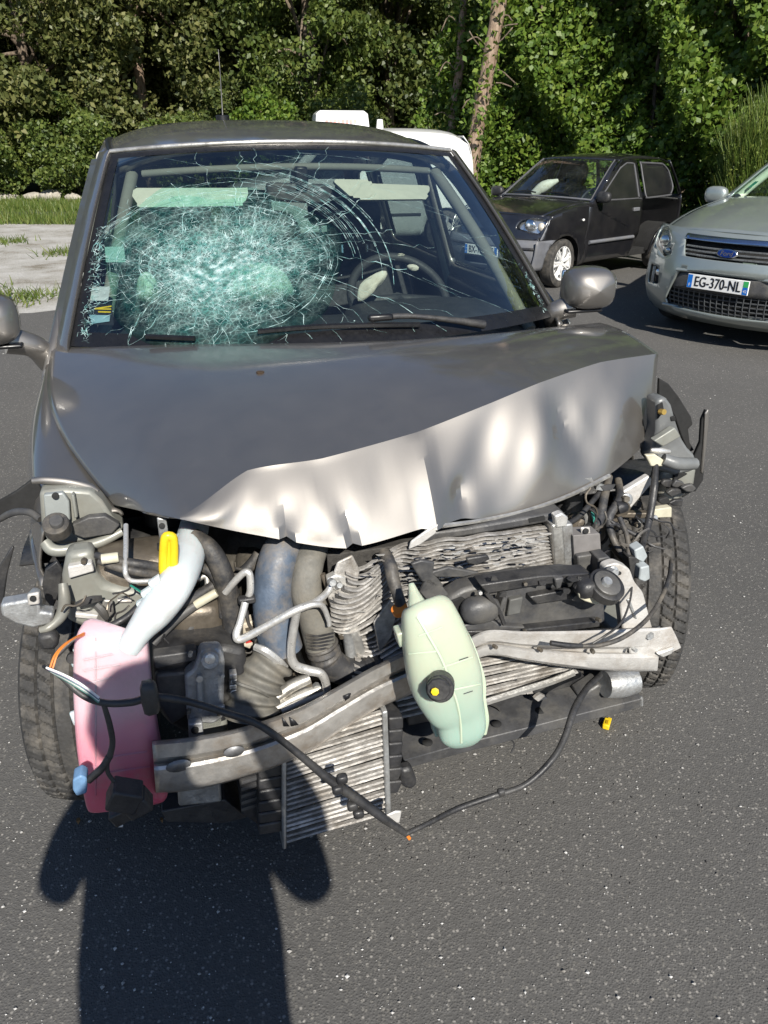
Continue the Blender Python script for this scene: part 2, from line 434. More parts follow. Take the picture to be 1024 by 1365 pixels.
GRAVEL = ground_mat('pale_gravel', [(0.38, (0.20, 0.175, 0.13)), (0.46, (0.38, 0.36, 0.32)), (0.60, (0.52, 0.505, 0.475))], 1.6, 55, 1.0, 30)
sheet('ground', [(-220, -60), (220, -60), (220, 300), (-220, 300)], -0.012, SOIL)
sheet('gravel_yard', [(-40, 6.2), (-8, 7.1), (-3.6, 7.75), (-1.6, 9.2), (-1.2, 12.5), (-2.2, 16.2), (-9, 16.9), (-14, 16.3), (-40, 16.6)], -0.004, GRAVEL)
apts = [(-40, -30), (30, -30), (30, -7), (8.2, 9.2), (2.0, 14.9), (0.2, 16.4), (-1.19, 16.4), (-1.19, 12.5), (-1.59, 9.2), (-3.59, 7.74), (-5.2, 7.55), (-8, 7.09), (-40, 6.19)]
sheet('asphalt_road', apts, 0.0, asphalt_mat())

# loose chippings lying on the asphalt, far too many to count
def chips():
    V, F = [], []
    n = 5200
    for k in range(n):
        a = random.random()
        y = 0.55+7.5*a**1.7; x = random.uniform(-0.62, 0.62)*(y+0.6)
        s = random.choice([0.8, 1, 1, 1.4, 2.4])*random.uniform(0.0009, 0.0020)
        b = len(V)
        for j in range(6):
            d = [(1,0,0),(0,1,0),(-1,0,0),(0,-1,0),(0,0,1),(0,0,-1)][j]
            V.append((x+d[0]*s*random.uniform(0.7, 1.5), y+d[1]*s*random.uniform(0.7, 1.5), 0.001+s*0.5+d[2]*s*random.uniform(0.5, 0.9)))
        F += [(b+i, b+(i+1) % 4, b+4) for i in range(4)]+[(b+(i+1) % 4, b+i, b+5) for i in range(4)]
    t = NT('pale_chippings'); v = t.coord('Object')
    t.link(t.ramp(t.noise(v, 25, 2), [(0.3, (0.16, 0.145, 0.125)), (0.5, (0.42, 0.41, 0.39)), (0.7, (0.62, 0.61, 0.59))]), t.b.inputs['Base Color'])
    o = link_mesh('chippings', V, F, t.m, smooth=False); o['kind'] = 'stuff'
    tag(o, 'pale stone chippings scattered over the dark asphalt', 'chippings')
chips()

# ------------------------------------------------------------------ foliage
def leaf_mat(name, stops, trans=0.35, scale=1.3, rough=0.5):
    t = NT(name); t.n.remove(t.b)
    g = t.node('ShaderNodeNewGeometry'); v = t.coord('Object')
    f = t.math('ADD', t.math('MULTIPLY', g.outputs['Random Per Island'], 0.62), t.math('MULTIPLY', t.noise(v, scale, 3), 0.38))
    c = t.ramp(f, stops)
    d = t.node('ShaderNodeBsdfPrincipled'); d.inputs['Roughness'].default_value = rough; t.link(c, d.inputs['Base Color'])
    tr = t.node('ShaderNodeBsdfTranslucent'); mx = t.node('ShaderNodeMixShader'); mx.inputs[0].default_value = trans
    t.link(t.mix(0.4, c, (0.12, 0.16, 0.02)), tr.inputs[0])
    t.link(d.outputs[0], mx.inputs[1]); t.link(tr.outputs[0], mx.inputs[2]); t.link(mx.outputs[0], t.out.inputs[0])
    return t.m
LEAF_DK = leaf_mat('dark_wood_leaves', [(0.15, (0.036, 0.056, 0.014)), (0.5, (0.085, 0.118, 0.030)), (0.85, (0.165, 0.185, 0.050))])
LEAF_OL = leaf_mat('olive_leaves', [(0.15, (0.056, 0.075, 0.022)), (0.5, (0.130, 0.150, 0.044)), (0.9, (0.25, 0.24, 0.085))])
LEAF_IVY = leaf_mat('bright_climber_leaves', [(0.12, (0.050, 0.100, 0.014)), (0.5, (0.120, 0.205, 0.026)), (0.86, (0.215, 0.280, 0.045)), (0.97, (0.44, 0.40, 0.07))], 0.4, 0.9)
LEAF_BR = leaf_mat('broom_twigs', [(0.15, (0.06, 0.10, 0.016)), (0.5, (0.13, 0.20, 0.030)), (0.9, (0.24, 0.26, 0.06))], 0.3, 1.0)
LEAF_BUSH = leaf_mat('bush_leaves', [(0.15, (0.045, 0.078, 0.016)), (0.5, (0.11, 0.155, 0.032)), (0.9, (0.20, 0.235, 0.055))])
GRASS_M = leaf_mat('grass_blades', [(0.15, (0.06, 0.10, 0.018)), (0.5, (0.12, 0.18, 0.03)), (0.9, (0.24, 0.24, 0.07))], 0.35, 0.5)
def bark_mat(name, a, b):
    t = NT(name); v = t.coord('Object', (6, 6, 1.3))
    n = t.noise(v, 4, 6, 0.7); t.link(t.ramp(n, [(0.35, a), (0.65, b)]), t.b.inputs['Base Color'])
    t.b.inputs['Roughness'].default_value = 0.9; t.bump(n, 0.9, 0.03); return t.m
BARK = bark_mat('brown_bark', (0.07, 0.05, 0.035), (0.23, 0.18, 0.13))
BARK_P = bark_mat('pale_pine_bark', (0.15, 0.095, 0.06), (0.36, 0.27, 0.20))

def leaf_cloud(C, size, up=0.35, aspect=0.62, facing=None):
    """four-sided pointed leaves at the points C (n,3)"""
    n = len(C)
    N = rng.normal(size=(n, 3)); N[:, 2] += up
    if facing is not None: N += np.array(facing)
    N /= np.linalg.norm(N, axis=1)[:, None]
    T = rng.normal(size=(n, 3)); T[:, 2] -= 0.6
    T -= N*(T*N).sum(1)[:, None]; T /= np.linalg.norm(T, axis=1)[:, None]
    B = np.cross(N, T); s = size*rng.uniform(0.6, 1.35, n)[:, None]
    V = np.stack([C-T*s, C+B*s*aspect-T*s*0.15+N*s*0.12, C+T*s*1.05, C-B*s*aspect-T*s*0.15+N*s*0.12], 1).reshape(-1, 3)
    return V
def quads_obj(name, V, mat, parent=None, kind=None):
    n = len(V)//4; me = bpy.data.meshes.new(name)
    me.vertices.add(n*4); me.vertices.foreach_set('co', V.astype(np.float32).ravel())
    me.loops.add(n*4); me.loops.foreach_set('vertex_index', np.arange(n*4, dtype=np.int32))
    me.polygons.add(n); me.polygons.foreach_set('loop_start', np.arange(0, n*4, 4, dtype=np.int32))
    me.polygons.foreach_set('loop_total', np.full(n, 4, dtype=np.int32))
    me.update(calc_edges=True); me.validate()
    return link_me(name, me, mat, parent, smooth=False, kind=kind)

def crown_points(n, rx, ry, z0, z1, nclump, cl=0.5, low=1.0):
    """clumps spread through an uneven crown; points gather on the clump shells"""
    H = (z1-z0)/2; zc = (z0+z1)/2; cs = []
    while len(cs) < nclump:
        p = rng.normal(size=3); p /= np.linalg.norm(p); r = rng.uniform(0.45, 1.0)**0.6
        q = p*r*np.array([rx, ry, H]); q[2] += zc
        cs.append(q)
    cs = np.array(cs); rad = rng.uniform(0.55, 1.25, nclump)*cl
    k = rng.integers(0, nclump, n)
    d = rng.normal(size=(n, 3)); d /= np.linalg.norm(d, axis=1)[:, None]; d[:, 2] *= 0.72
    rr = rng.uniform(0.25, 1.0, n)**0.5
    P = cs[k]+d*(rad[k]*rr)[:, None]
    P[:, 2] = np.maximum(P[:, 2], 0.03)
    return P, cs

def tree(x, y, h, rx, ry, z0, mat, bark, n, leaf, label, lean=(0, 0), tr=0.16, nclump=120, cl=0.75, name='tree', group=None):
    root = empty(name, (x, y, 0), random.uniform(0, 6), label, 'tree', group)
    P, cs = crown_points(n, rx, ry, z0, h, nclump, cl)
    P[:, 0] += lean[0]*P[:, 2]/h; P[:, 1] += lean[1]*P[:, 2]/h
    quads_obj('crown', leaf_cloud(P, leaf), mat, root)
    mb = MB(); top = Vector((lean[0], lean[1], h*0.86))
    tp = [(0, 0, -0.1), (top.x*0.3+random.uniform(-.1, .1), top.y*0.3, h*0.3), (top.x*0.6+random.uniform(-.2, .2), top.y*0.6, h*0.6), tuple(top)]
    q = catmull([(*p, r) for p, r in zip(tp, (tr*1.25, tr, tr*0.7, tr*0.2))], 5)
    mb.add(tube_data([a[:3] for a in q], [a[3] for a in q], 9))
    for c in cs[:: max(1, len(cs)//16)]:
        f = random.uniform(0.25, 0.75); b = Vector(tuple(np.array(tp[0])*(1-f)+np.array(tp[3])*f))
        e = Vector(c); m = b.lerp(e, 0.5)+Vector((0, 0, 0.25))
        q = catmull([(*b, tr*0.4), (*m, tr*0.25), (*e, tr*0.08)], 4)
        mb.add(tube_data([a[:3] for a in q], [max(0.006, a[3]) for a in q], 6))
    mb.build('trunk', bark, root)
    return root

WOOD = 'broadleaf trees at the edge of the wood'
tree(-14.5, 27.0, 12, 4.2, 3.2, 0.2, LEAF_DK, BARK, 46000, 0.095, 'tall dark green tree at the far end of the wood edge beside the gravel', group=WOOD, nclump=150, cl=0.9)
tree(-10.6, 25.5, 11, 3.2, 2.6, 0.4, LEAF_OL, BARK, 46000, 0.088, 'broad olive tree with pale brown trunk behind the grass strip', group=WOOD, nclump=150, cl=0.8)
tree(-7.6, 26.8, 12, 2.9, 2.6, 0.6, LEAF_OL, BARK_P, 46000, 0.080, 'tall grey-olive tree with a pale trunk showing above the wrecked car roof', group=WOOD, nclump=150, cl=0.75)
tree(-4.6, 28.5, 12, 3.1, 2.8, 0.2, LEAF_DK, BARK, 46000, 0.090, 'dark leafy tree behind the aerial of the wrecked car', group=WOOD, nclump=150, cl=0.85)
tree(-2.3, 26.4, 9.5, 2.0, 2.0, 1.0, LEAF_BUSH, BARK, 38000, 0.078, 'mid-green rounded tree standing over the white roof sign', group=WOOD, nclump=150, cl=0.7)
tree(0.2, 30.0, 13, 2.8, 3.0, 1.2, LEAF_DK, BARK, 36000, 0.095, 'very dark tree in the shade left of the pale leaning trunk', group=WOOD, nclump=150, cl=0.85)
tree(-19.5, 29.0, 12, 4.0, 3.4, 0.8, LEAF_DK, BARK, 30000, 0.11, 'outermost dark tree of the wood beyond the gravel yard', group=WOOD, nclump=150, cl=0.95)
for i, (x, y, h) in enumerate([(-22, 36, 15), (-15, 35, 16), (-9, 35, 16), (-3, 36, 17), (3, 34, 16), (8, 30, 15), (13, 25, 14), (-12, 40, 17), (-6, 41, 18), (0, 41, 18), (5, 40, 17)]):
    tree(x, y, h, 4.2, 3.0, 0.5, LEAF_DK, BARK, 20000, 0.19, 'tall shaded tree deep in the wood behind the front row', group='trees deep in the wood', nclump=60, cl=1.4, name='background_tree')

def far_wood():
    n = 60000; x = rng.uniform(-55, 40, n); z = rng.uniform(0, 1, n)**0.8*(14+3*np.sin(x*0.5)+2*np.sin(x*1.7)); y = 46+rng.uniform(0, 5, n)+1.5*np.sin(x*0.9+z*0.6)
    o = quads_obj('far_wood', leaf_cloud(np.stack([x, y, z], 1), 0.42), LEAF_DK, None, 'stuff'); tag(o, 'dark mass of far woodland closing the view behind the trees', 'woodland')
far_wood()

def bush(x, y, r, h, mat, n, leaf, label, name='bush', cat='bush'):
    root = empty(name, (x, y, 0), random.uniform(0, 6), label, cat)
    P, cs = crown_points(n, r, r*0.8, 0.05, h, 30, min(0.5, r*0.35))
    quads_obj('foliage', leaf_cloud(P, leaf), mat, root)
    mb = MB()
    for c in cs[::3]:
        mb.tube([(random.uniform(-.1, .1), random.uniform(-.1, .1), -0.05), (c[0]*0.5, c[1]*0.5, c[2]*0.55), tuple(c)], 0.014, 5, 3)
    mb.build('stems', BARK, root); return root
bush(-11.5, 23.6, 1.5, 1.9, LEAF_BUSH, 13000, 0.058, 'low green bush behind the pale stones beside the gravel')
bush(-8.9, 23.9, 1.4, 2.1, LEAF_BUSH, 13000, 0.058, 'bushy green shrub beside the pillar of the wrecked car')
bush(-14.4, 24.0, 1.6, 2.3, LEAF_DK, 13000, 0.065, 'dark green bush at the end of the row of pale stones')
bush(-6.1, 24.4, 1.3, 2.3, LEAF_BUSH, 11000, 0.058, 'green shrub rising behind the roof corner of the wrecked car')
bush(-3.2, 22.5, 1.2, 2.6, LEAF_IVY, 9000, 0.062, 'yellow-green shrub showing just above the wrecked car roof')
bush(-16.6, 24.6, 1.8, 3.0, LEAF_BUSH, 13000, 0.065, 'tall green bush where the grass strip meets the wood edge')
bush(-12.6, 25.2, 1.7, 3.4, LEAF_DK, 15000, 0.068, 'tall dark shrub between two trunks of the wood edge')
bush(-9.6, 25.0, 1.5, 3.0, LEAF_BUSH, 14000, 0.065, 'rounded shrub under the broad olive tree')
bush(-4.4, 26.0, 1.6, 3.6, LEAF_DK, 14000, 0.068, 'dark shrub under the dark leafy tree behind the aerial')
bush(-0.9, 24.0, 1.4, 2.7, LEAF_BUSH, 11000, 0.06, 'leafy shrub between the white roof sign and the van roof')

# climber-covered bank behind the parked cars: a wall of leaves that runs parallel to the parking row
HD = np.array([0.72, -0.69]); HN = np.array([-0.69, -0.72])
H0 = np.array([3.95, 13.1])
def hedge():
    root = empty('climber_hedge', (3.95, 13.1, 0), 0, 'tall wall of bright green climbing leaves behind the black car', 'hedge')
    n = 135000
    k = rng.uniform(-4.6, 9.5, n); z = rng.uniform(0.0, 1.0, n)**0.9*6.2
    bulge = 0.55*np.sin(k*1.9+np.sin(z*1.7)*1.3)+0.4*np.sin(z*2.3+k*3.1)+0.3*np.sin(k*5.3+z*4.1)+0.22*np.sin(k*9.1-z*7.7)
    d = bulge*0.55+rng.exponential(0.16, n)*-1.0+0.18-0.12*(z-2)*0.6
    keep = (np.sin(k*2.7+1.0)*np.sin(z*2.2+k*0.7)+0.35*np.sin(k*7+z*5)) > -1.02
    edge = k > -4.2+0.5*np.sin(z*2.1)+0.25*np.sin(z*5.3)
    m = keep & edge; k, z, d = k[m], z[m], d[m]
    P = np.stack([HD[0]*k+HN[0]*d, HD[1]*k+HN[1]*d, z+0.03], 1)
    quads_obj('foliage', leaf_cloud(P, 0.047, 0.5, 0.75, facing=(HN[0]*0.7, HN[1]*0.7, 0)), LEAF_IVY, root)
    # inner branches and shaded depth behind the outer leaves
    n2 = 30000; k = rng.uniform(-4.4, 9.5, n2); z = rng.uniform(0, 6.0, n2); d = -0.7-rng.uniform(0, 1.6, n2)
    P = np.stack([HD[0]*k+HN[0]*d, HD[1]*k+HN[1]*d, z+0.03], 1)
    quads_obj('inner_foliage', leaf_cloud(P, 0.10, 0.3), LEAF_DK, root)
    mb = MB()
    for i in range(26):
        kk = -4.2+i*0.52+random.uniform(-.2, .2); b = Vector((HD[0]*kk-HN[0]*0.7, HD[1]*kk-HN[1]*0.7, -0.05))
        mb.tube([b, b+Vector((random.uniform(-.2, .2), random.uniform(-.1, .1), 2.5)), b+Vector((random.uniform(-.5, .5), random.uniform(-.2, .2), 5.4))], 0.03, 6, 4)
    mb.build('stems', BARK, root)
hedge()

# pale leaning trunks in front of the climber wall
def trunk_tree(px, ybase, fwd, r, lean, label, leaves):
    b = W_at(px, ybase, 1, fwd); root = empty('pine_tree', (b.x, fwd, 0), 0, label, 'tree')
    pts = [(0, 0, -0.1), (lean*0.25-0.03, 0, 1.5), (lean*0.55+0.04, 0, 3.2), (lean, 0.1, 6.0), (lean*1.3, 0.2, 9.5)]
    q = catmull([(*p, rr) for p, rr in zip(pts, (r*1.2, r, r*0.95, r*0.75, r*0.2))], 8)
    q = [np.array([a[0]+random.uniform(-.012, .012), a[1]+random.uniform(-.012, .012), a[2], a[3]*random.uniform(0.92, 1.08)]) for a in q]
    V, F = tube_data([a[:3] for a in q], [a[3] for a in q], 12); link_mesh('trunk', V, F, BARK_P, root)
    P, cs = crown_points(leaves, 1.5, 1.4, 4.6, 10.5, 40, 0.6); P[:, 0] += lean
    quads_obj('crown', leaf_cloud(P, 0.09), LEAF_OL, root)
    mb = MB()
    for c in cs[::3]: mb.tube([(lean*0.9, 0.1, random.uniform(4.5, 8)), (lean+c[0]*0.5, c[1]*0.5, c[2]-0.1), (c[0]+lean, c[1], c[2])], 0.025, 6, 3)
    for i in range(9):
        z = random.uniform(0.8, 4.0); s = random.choice((-1, 1)); mb.tube([(lean*z/6, 0, z), (lean*z/6+s*0.2, -0.05, z+0.15), (lean*z/6+s*random.uniform(.3, .5), -0.1, z+random.uniform(-.1, .3))], 0.011, 5, 3)
    mb.build('branches', BARK, root, kind='stuff')
    # ivy climbing up the trunk
    n = 1500; z = rng.uniform(0.1, 3.9, n); a = rng.uniform(0, 6.28, n); rr = r+rng.exponential(0.07, n)
    P = np.stack([lean*z/6+np.cos(a)*rr, np.sin(a)*rr, z], 1)[rng.uniform(0, 1, n) < 0.55]
    quads_obj('ivy', leaf_cloud(P, 0.05), LEAF_IVY, root)
trunk_tree(622, 235, 13.9, 0.125, 0.55, 'leaning pale brown trunk standing against the green climber wall', 5000)
trunk_tree(597, 235, 15.6, 0.075, 0.22, 'thinner dark trunk behind the pale leaning one', 4000)

# broom: upright green twigs beside the silver car
def broom(x, y, r, h, n, label):
    root = empty('broom_shrub', (x, y, 0), 0, label, 'shrub')
    a = rng.uniform(0, 6.28, n); q = rng.uniform(0, 1, n)**0.5*r
    b = np.stack([np.cos(a)*q, np.sin(a)*q, rng.uniform(0.0, 1.0, n)**0.8*h*0.86*(1-0.3*(q/r)**2)], 1)
    L = rng.uniform(0.12, 0.5, n)*h*0.5
    d = np.stack([np.cos(a)*q*0.22+rng.normal(0, 0.22, n), np.sin(a)*q*0.22+rng.normal(0, 0.22, n), np.ones(n)], 1)
    e = b+d*L[:, None]; s = np.cross(d, rng.normal(size=(n, 3))); s /= np.linalg.norm(s, axis=1)[:, None]; w = rng.uniform(0.002, 0.0055, n)[:, None]
    V = np.stack([b-s*w, b+s*w, e+s*w*0.4, e-s*w*0.4], 1).reshape(-1, 3)
    quads_obj('twigs', V, LEAF_BR, root)
    k = rng.integers(0, n, n//2); quads_obj('leaflets', leaf_cloud(b[k]+(e[k]-b[k])*rng.uniform(0.2, 1, n//2)[:, None]+rng.normal(0, 0.02, (n//2, 3)), 0.020), LEAF_BR, root)
    mb = MB()
    for i in range(14): mb.tube([(random.uniform(-.1, .1), random.uniform(-.1, .1), -0.05), (random.uniform(-.3, .3), random.uniform(-.3, .3), h*0.3), (random.uniform(-.6, .6), random.uniform(-.6, .6), h*0.62)], 0.02, 5, 3)
    mb.build('stems', BARK, root)
broom(5.15, 10.9, 0.62, 2.2, 24000, 'bright green upright broom shrub beside the silver car')
broom(6.0, 10.5, 0.85, 2.5, 26000, 'larger broom shrub with tall green twigs behind the silver car windscreen')

# grass strip and tufts
def grass(name, n, fx, fy, hmin, hmax, label):
    x, y = fx(n), fy(n); b = np.stack([x, y, np.full(n, -0.01)], 1)
    e = b+np.stack([rng.normal(0, 0.05, n), rng.normal(0, 0.05, n), rng.uniform(hmin, hmax, n)], 1)
    a = rng.uniform(0, 3.14, n); s = np.stack([np.cos(a), np.sin(a), np.zeros(n)], 1)*rng.uniform(0.006, 0.014, n)[:, None]
    V = np.stack([b-s, b+s, e+s*0.2, e-s*0.2], 1).reshape(-1, 3)
    o = quads_obj(name, V, GRASS_M, None, 'stuff'); tag(o, label, 'grass')
def gy(n):
    y = rng.uniform(16.6, 24.4, n); t = rng.uniform(0, 1, n)
    return np.where((y > 18.6) & (y < 19.7) & (t < 0.9), y+1.6, y)
grass('grass_strip', 34000, lambda n: rng.uniform(-16, -3, n), gy, 0.05, 0.20, 'bright green grass strip between the gravel and the wood')
cx = np.array([(-4.35, 8.45), (-4.15, 8.2), (-4.6, 8.75), (-3.9, 8.6), (-4.9, 9.0), (-5.0, 12.2), (-6.4, 13.6)]); ci = rng.integers(0, 7, 1100)
grass('grass_tufts', 1100, lambda n: cx[ci, 0]+rng.normal(0, 0.16, n), lambda n: cx[ci, 1]+rng.normal(0, 0.22, n), 0.03, 0.13, 'grass tufts growing through the gravel beside the wrecked car')

def stone(x, y, s, name='stone'):
    bm = bmesh.new(); bmesh.ops.create_icosphere(bm, subdivisions=2, radius=1)
    for v in bm.verts: v.co = Vector((v.co.x*s[0], v.co.y*s[1], v.co.z*s[2]))*random.uniform(0.85, 1.12)
    me = bpy.data.meshes.new(name); bm.to_mesh(me); bm.free()
    o = link_me(name, me, STONE, None, smooth=False); o.location = (x, y, s[2]*0.55); o.rotation_euler = (0, 0, random.uniform(-.4, .4)); return o
STONE = M('pale_stone', (0.36, 0.33, 0.28), 0.9, 0, 0.3, 5, 0.6, bscale=14)
for i, x in enumerate([-13.4, -12.3, -11.75, -10.9, -10.1, -9.55, -8.9]):
    tag(stone(x, 23.3+random.uniform(-.25, .25), (random.uniform(.28, .55), 0.22, random.uniform(.12, .2))), 'pale stone lying in the row along the edge of the wood', 'stone', 'stones along the wood edge')

# ================================================================== WRECKED CAR
CAR = empty('wrecked_car', (CAR_O[0], CAR_O[1], 0), YAW, 'grey-brown car with crushed front end, buckled bonnet and shattered windscreen', 'car')

def HWc(y, z):
    w = 0.895
    if z < 0.45: w -= (0.45-z)*0.12
    if z > 0.72: w -= (min(z, 0.95)-0.72)*0.15
    if z > 0.95: w -= (z-0.95)*0.335
    if y < 0.5: w -= (0.5-y)**2*0.2
    if y > 2.6: w -= (y-2.6)**2*0.13
    return w

# --- windscreen
def ws(u, v, off=0.0):
    x = u*(0.765+(0.605-0.765)*v)
    y = 0.27+(1.10-0.27)*v+u*u*(0.36+(0.15-0.36)*v)
    z = 1.085+(1.565-1.085)*v-u*u*(0.04-0.01*v)+0.028*math.sin(math.pi*v)*(1-0.3*u*u)
    d = math.exp(-(((u+0.42)/0.30)**2+((v-0.36)/0.30)**2))
    z -= 0.040*d; y += 0.02*d
    n = Vector((u*0.25, -0.5, 0.86)).normalized()
    return Vector((x, y, z))+n*off
US, VS = lin(-1, 1, 61), lin(0, 1, 41)
surf('windscreen', ws, US, VS, WGLASS, CAR)
WS = [o for o in CAR.children if o.name.startswith('windscreen')][0]
_px = {}
def ws_px(px, py):
    """windscreen (u, v) seen at a photo pixel"""
    if not _px:
        g = []
        for u in lin(-1, 1, 121):
            for v in lin(0, 1, 81):
                p = ws(u, v); q = [p[i]-CAM_L[i] for i in range(3)]
                lat = q[0]*cY-q[1]*sY; f = q[0]*sY+q[1]*cY; dep = f*CP-q[2]*SP; upv = f*SP+q[2]*CP
                g.append((512+FPX*lat/dep, 682.5-FPX*upv/dep, u, v))
        _px['g'] = np.array(g)
    g = _px['g']; i = np.argmin((g[:, 0]-px)**2+(g[:, 1]-py)**2); return g[i, 2], g[i, 3]

# black printed border and rubber seal
def band(name, f_in, f_out, n, mat, parent=CAR, **k):
    V, F = [], []
    for i in range(n): V += [f_in(i/(n-1)), f_out(i/(n-1))]
    F = [(2*i, 2*i+1, 2*i+3, 2*i+2) for i in range(n-1)]
    return link_mesh(name, V, F, mat, parent, **k)
SEAL = M('black_window_seal', (0.010, 0.010, 0.011), 0.35, 0, 0.2)
for s in (-1, 1):
    band('window_border', lambda t: ws(s*0.955, t, 0.0015), lambda t: ws(s*1.0, t, 0.0015), 30, SEAL, WS)
band('window_border', lambda t: ws(2*t-1, 0.0, 0.0015), lambda t: ws(2*t-1, 0.06, 0.0015), 40, SEAL, WS)
band('window_border', lambda t: ws(2*t-1, 0.965, 0.0015), lambda t: ws(2*t-1, 1.0, 0.0015), 40, SEAL, WS)
tube('roof_edge_trim', [ws(u, 1.0, 0.006)+Vector((0, 0.012, 0.004)) for u in lin(-1, 1, 13)], 0.0075, ALU, CAR, 8, 4)

# --- fractured glass
def crack_mat():
    t = NT('fractured_glass_edge'); t.n.remove(t.b); v = t.coord('Object')
    d = t.node('ShaderNodeBsdfDiffuse'); t.link(t.ramp(t.noise(v, 60, 2), [(0.35, (0.20, 0.44, 0.41)), (0.65, (0.66, 0.84, 0.81))]), d.inputs[0])
    g = t.node('ShaderNodeBsdfGlossy'); g.inputs['Roughness'].default_value = 0.25
    tr = t.node('ShaderNodeBsdfTransparent'); tr.inputs[0].default_value = (0.75, 0.93, 0.9, 1)
    a = t.node('ShaderNodeMixShader'); a.inputs[0].default_value = 0.3; t.link(d.outputs[0], a.inputs[1]); t.link(g.outputs[0], a.inputs[2])
    m = t.node('ShaderNodeMixShader'); t.link(t.ramp(t.noise(v, 38, 3), [(0.38, (0.12,)*3), (0.62, (0.95,)*3)]), m.inputs[0])
    t.link(tr.outputs[0], m.inputs[1]); t.link(a.outputs[0], m.inputs[2]); t.link(m.outputs[0], t.out.inputs[0]); return t.m
CRACK = crack_mat()
def cracks():
    V, F = [], []
    U0, V0 = ws_px(245, 372); U1, V1 = ws_px(338, 345)
    def ok(u, v): return -0.985 < u < 0.985 and 0.01 < v < 0.99
    def ribbon(pts, w):
        q = []
        for (u, v) in pts:
            if not ok(u, v):
                break
            q.append(ws(u, v, 0.003))
        if len(q) < 2: return
        b = len(V); nn = Vector((0, -0.5, 0.86))
        for i, p in enumerate(q):
            d = (q[min(i+1, len(q)-1)]-q[max(0, i-1)]); sd_ = d.cross(nn)
            sd_ = sd_.normalized()*w*random.uniform(0.5, 1.3)*0.5 if sd_.length > 0 else Vector((w, 0, 0))
            V.extend([p-sd_, p+sd_])
        F.extend([(b+2*i, b+2*i+1, b+2*i+3, b+2*i+2) for i in range(len(q)-1)])
    asp = 0.74/0.96       # u-units per v-unit in metres (roughly)
    # long radial cracks
    for (cu, cv, n, lo, hi) in ((U0, V0, 50, 0.22, 0.62), (U1, V1, 60, 0.25, 0.85)):
        for i in range(n):
            a = 2*math.pi*(i+random.uniform(-.3, .3))/n; L = random.uniform(lo, hi)*(1.0 if math.cos(a) < 0.2 or cu < U1 else random.uniform(0.8, 1.25))
            r0 = random.uniform(0.03, 0.12); pts = []; aa = a
            for k in range(22):
                r = r0+(L-r0)*k/21; aa += random.uniform(-.035, .035)
                pts.append((cu+r*math.cos(aa), cv+r*math.sin(aa)*asp))
            ribbon(pts, random.choice([0.0007, 0.0011, 0.0018]))
    # concentric rings around the two blows
    uc, vc = (U0+U1)/2, (V0+V1)/2+0.01
    for i in range(66):
        r = 0.05+0.44*(i/66)**1.0
        a0 = random.uniform(0, 6.28); span = random.uniform(0.5, 2.6) if r < 0.36 else random.uniform(0.35, 1.3)
        if r > 0.36: a0 = random.uniform(-0.2, 2.2)
        n = int(10+span*9); pts = []; rr = r*random.uniform(0.93, 1.07)
        for k in range(n):
            a = a0+span*k/(n-1); rr += random.uniform(-.006, .006)
            ex = 0.10*abs(math.cos(a))
            pts.append((uc+(rr+ex)*math.cos(a), vc+rr*math.sin(a)*asp*1.08))
        ribbon(pts, random.choice([0.0008, 0.0012, 0.002]))
    for i in range(22):                      # long arcs reaching across to the driver's side
        r = random.uniform(0.45, 0.66); a0 = random.uniform(-0.3, 0.6); n = 22
        ribbon([(uc+(r+0.08)*math.cos(a0+0.9*k/n), vc+r*math.sin(a0+0.9*k/n)*asp*1.1+random.uniform(-.003, .003)) for k in range(n)], 0.0014)
    # dense crazing in the core
    for i in range(2600):
        s = random.random()
        cu, cv = (U0+(U1-U0)*s, V0+(V1-V0)*s)
        a = random.uniform(0, 6.28); r = abs(random.gauss(0, 0.145))
        u, v = cu+r*math.cos(a)*1.15, cv+r*math.sin(a)*asp*1.05
        b = a+random.choice([0, math.pi/2])+random.gauss(0, 0.5); L = random.uniform(0.012, 0.05)
        ribbon([(u, v), (u+L*0.5*math.cos(b), v+L*0.5*math.sin(b)*asp+random.uniform(-.004, .004)), (u+L*math.cos(b+0.2), v+L*math.sin(b+0.2)*asp)], random.choice([0.0006, 0.0009, 0.0014]))
    for i in range(5200):                    # crushed-glass glints
        s = random.random(); cu, cv = (U0+(U1-U0)*s, V0+(V1-V0)*s); a = random.uniform(0, 6.28); r = abs(random.gauss(0, 0.15))
        u, v = cu+r*math.cos(a)*1.15, cv+r*math.sin(a)*asp*1.05; b = random.uniform(0, 6.28); L = random.uniform(0.002, 0.006)
        ribbon([(u, v), (u+L*math.cos(b), v+L*math.sin(b)*asp)], random.uniform(0.001, 0.003))
    # a few stray lines over the rest of the pane
    for i in range(26):
        u, v = random.uniform(-.9, .9), random.uniform(0.15, 0.95); b = random.uniform(-0.9, 0.3); L = random.uniform(0.1, 0.4)
        ribbon([(u+L*k/8*math.cos(b), v+L*k/8*math.sin(b)*asp+random.uniform(-.003, .003)) for k in range(9)], 0.0007)
    # crumbled edge low by the driver's pillar
    eu, ev = ws_px(728, 385)
    for i in range(260):
        u, v = eu+random.gauss(0, 0.025), ev+random.gauss(0, 0.07); b = random.uniform(0, 6.28); L = random.uniform(0.01, 0.03)
        ribbon([(u, v), (u+L*math.cos(b), v+L*math.sin(b)*asp)], random.choice([0.001, 0.002]))
    lu = -0.95
    for i in range(240):
        v = random.uniform(0.02, 0.55); u = lu+random.gauss(0, 0.012); b = random.uniform(0, 6.28); L = random.uniform(0.008, 0.03)
        ribbon([(u, v), (u+L*math.cos(b), v+L*math.sin(b)*asp)], random.choice([0.001, 0.002]))
    link_mesh('crack_web', V, F, CRACK, WS, smooth=False, kind='stuff')
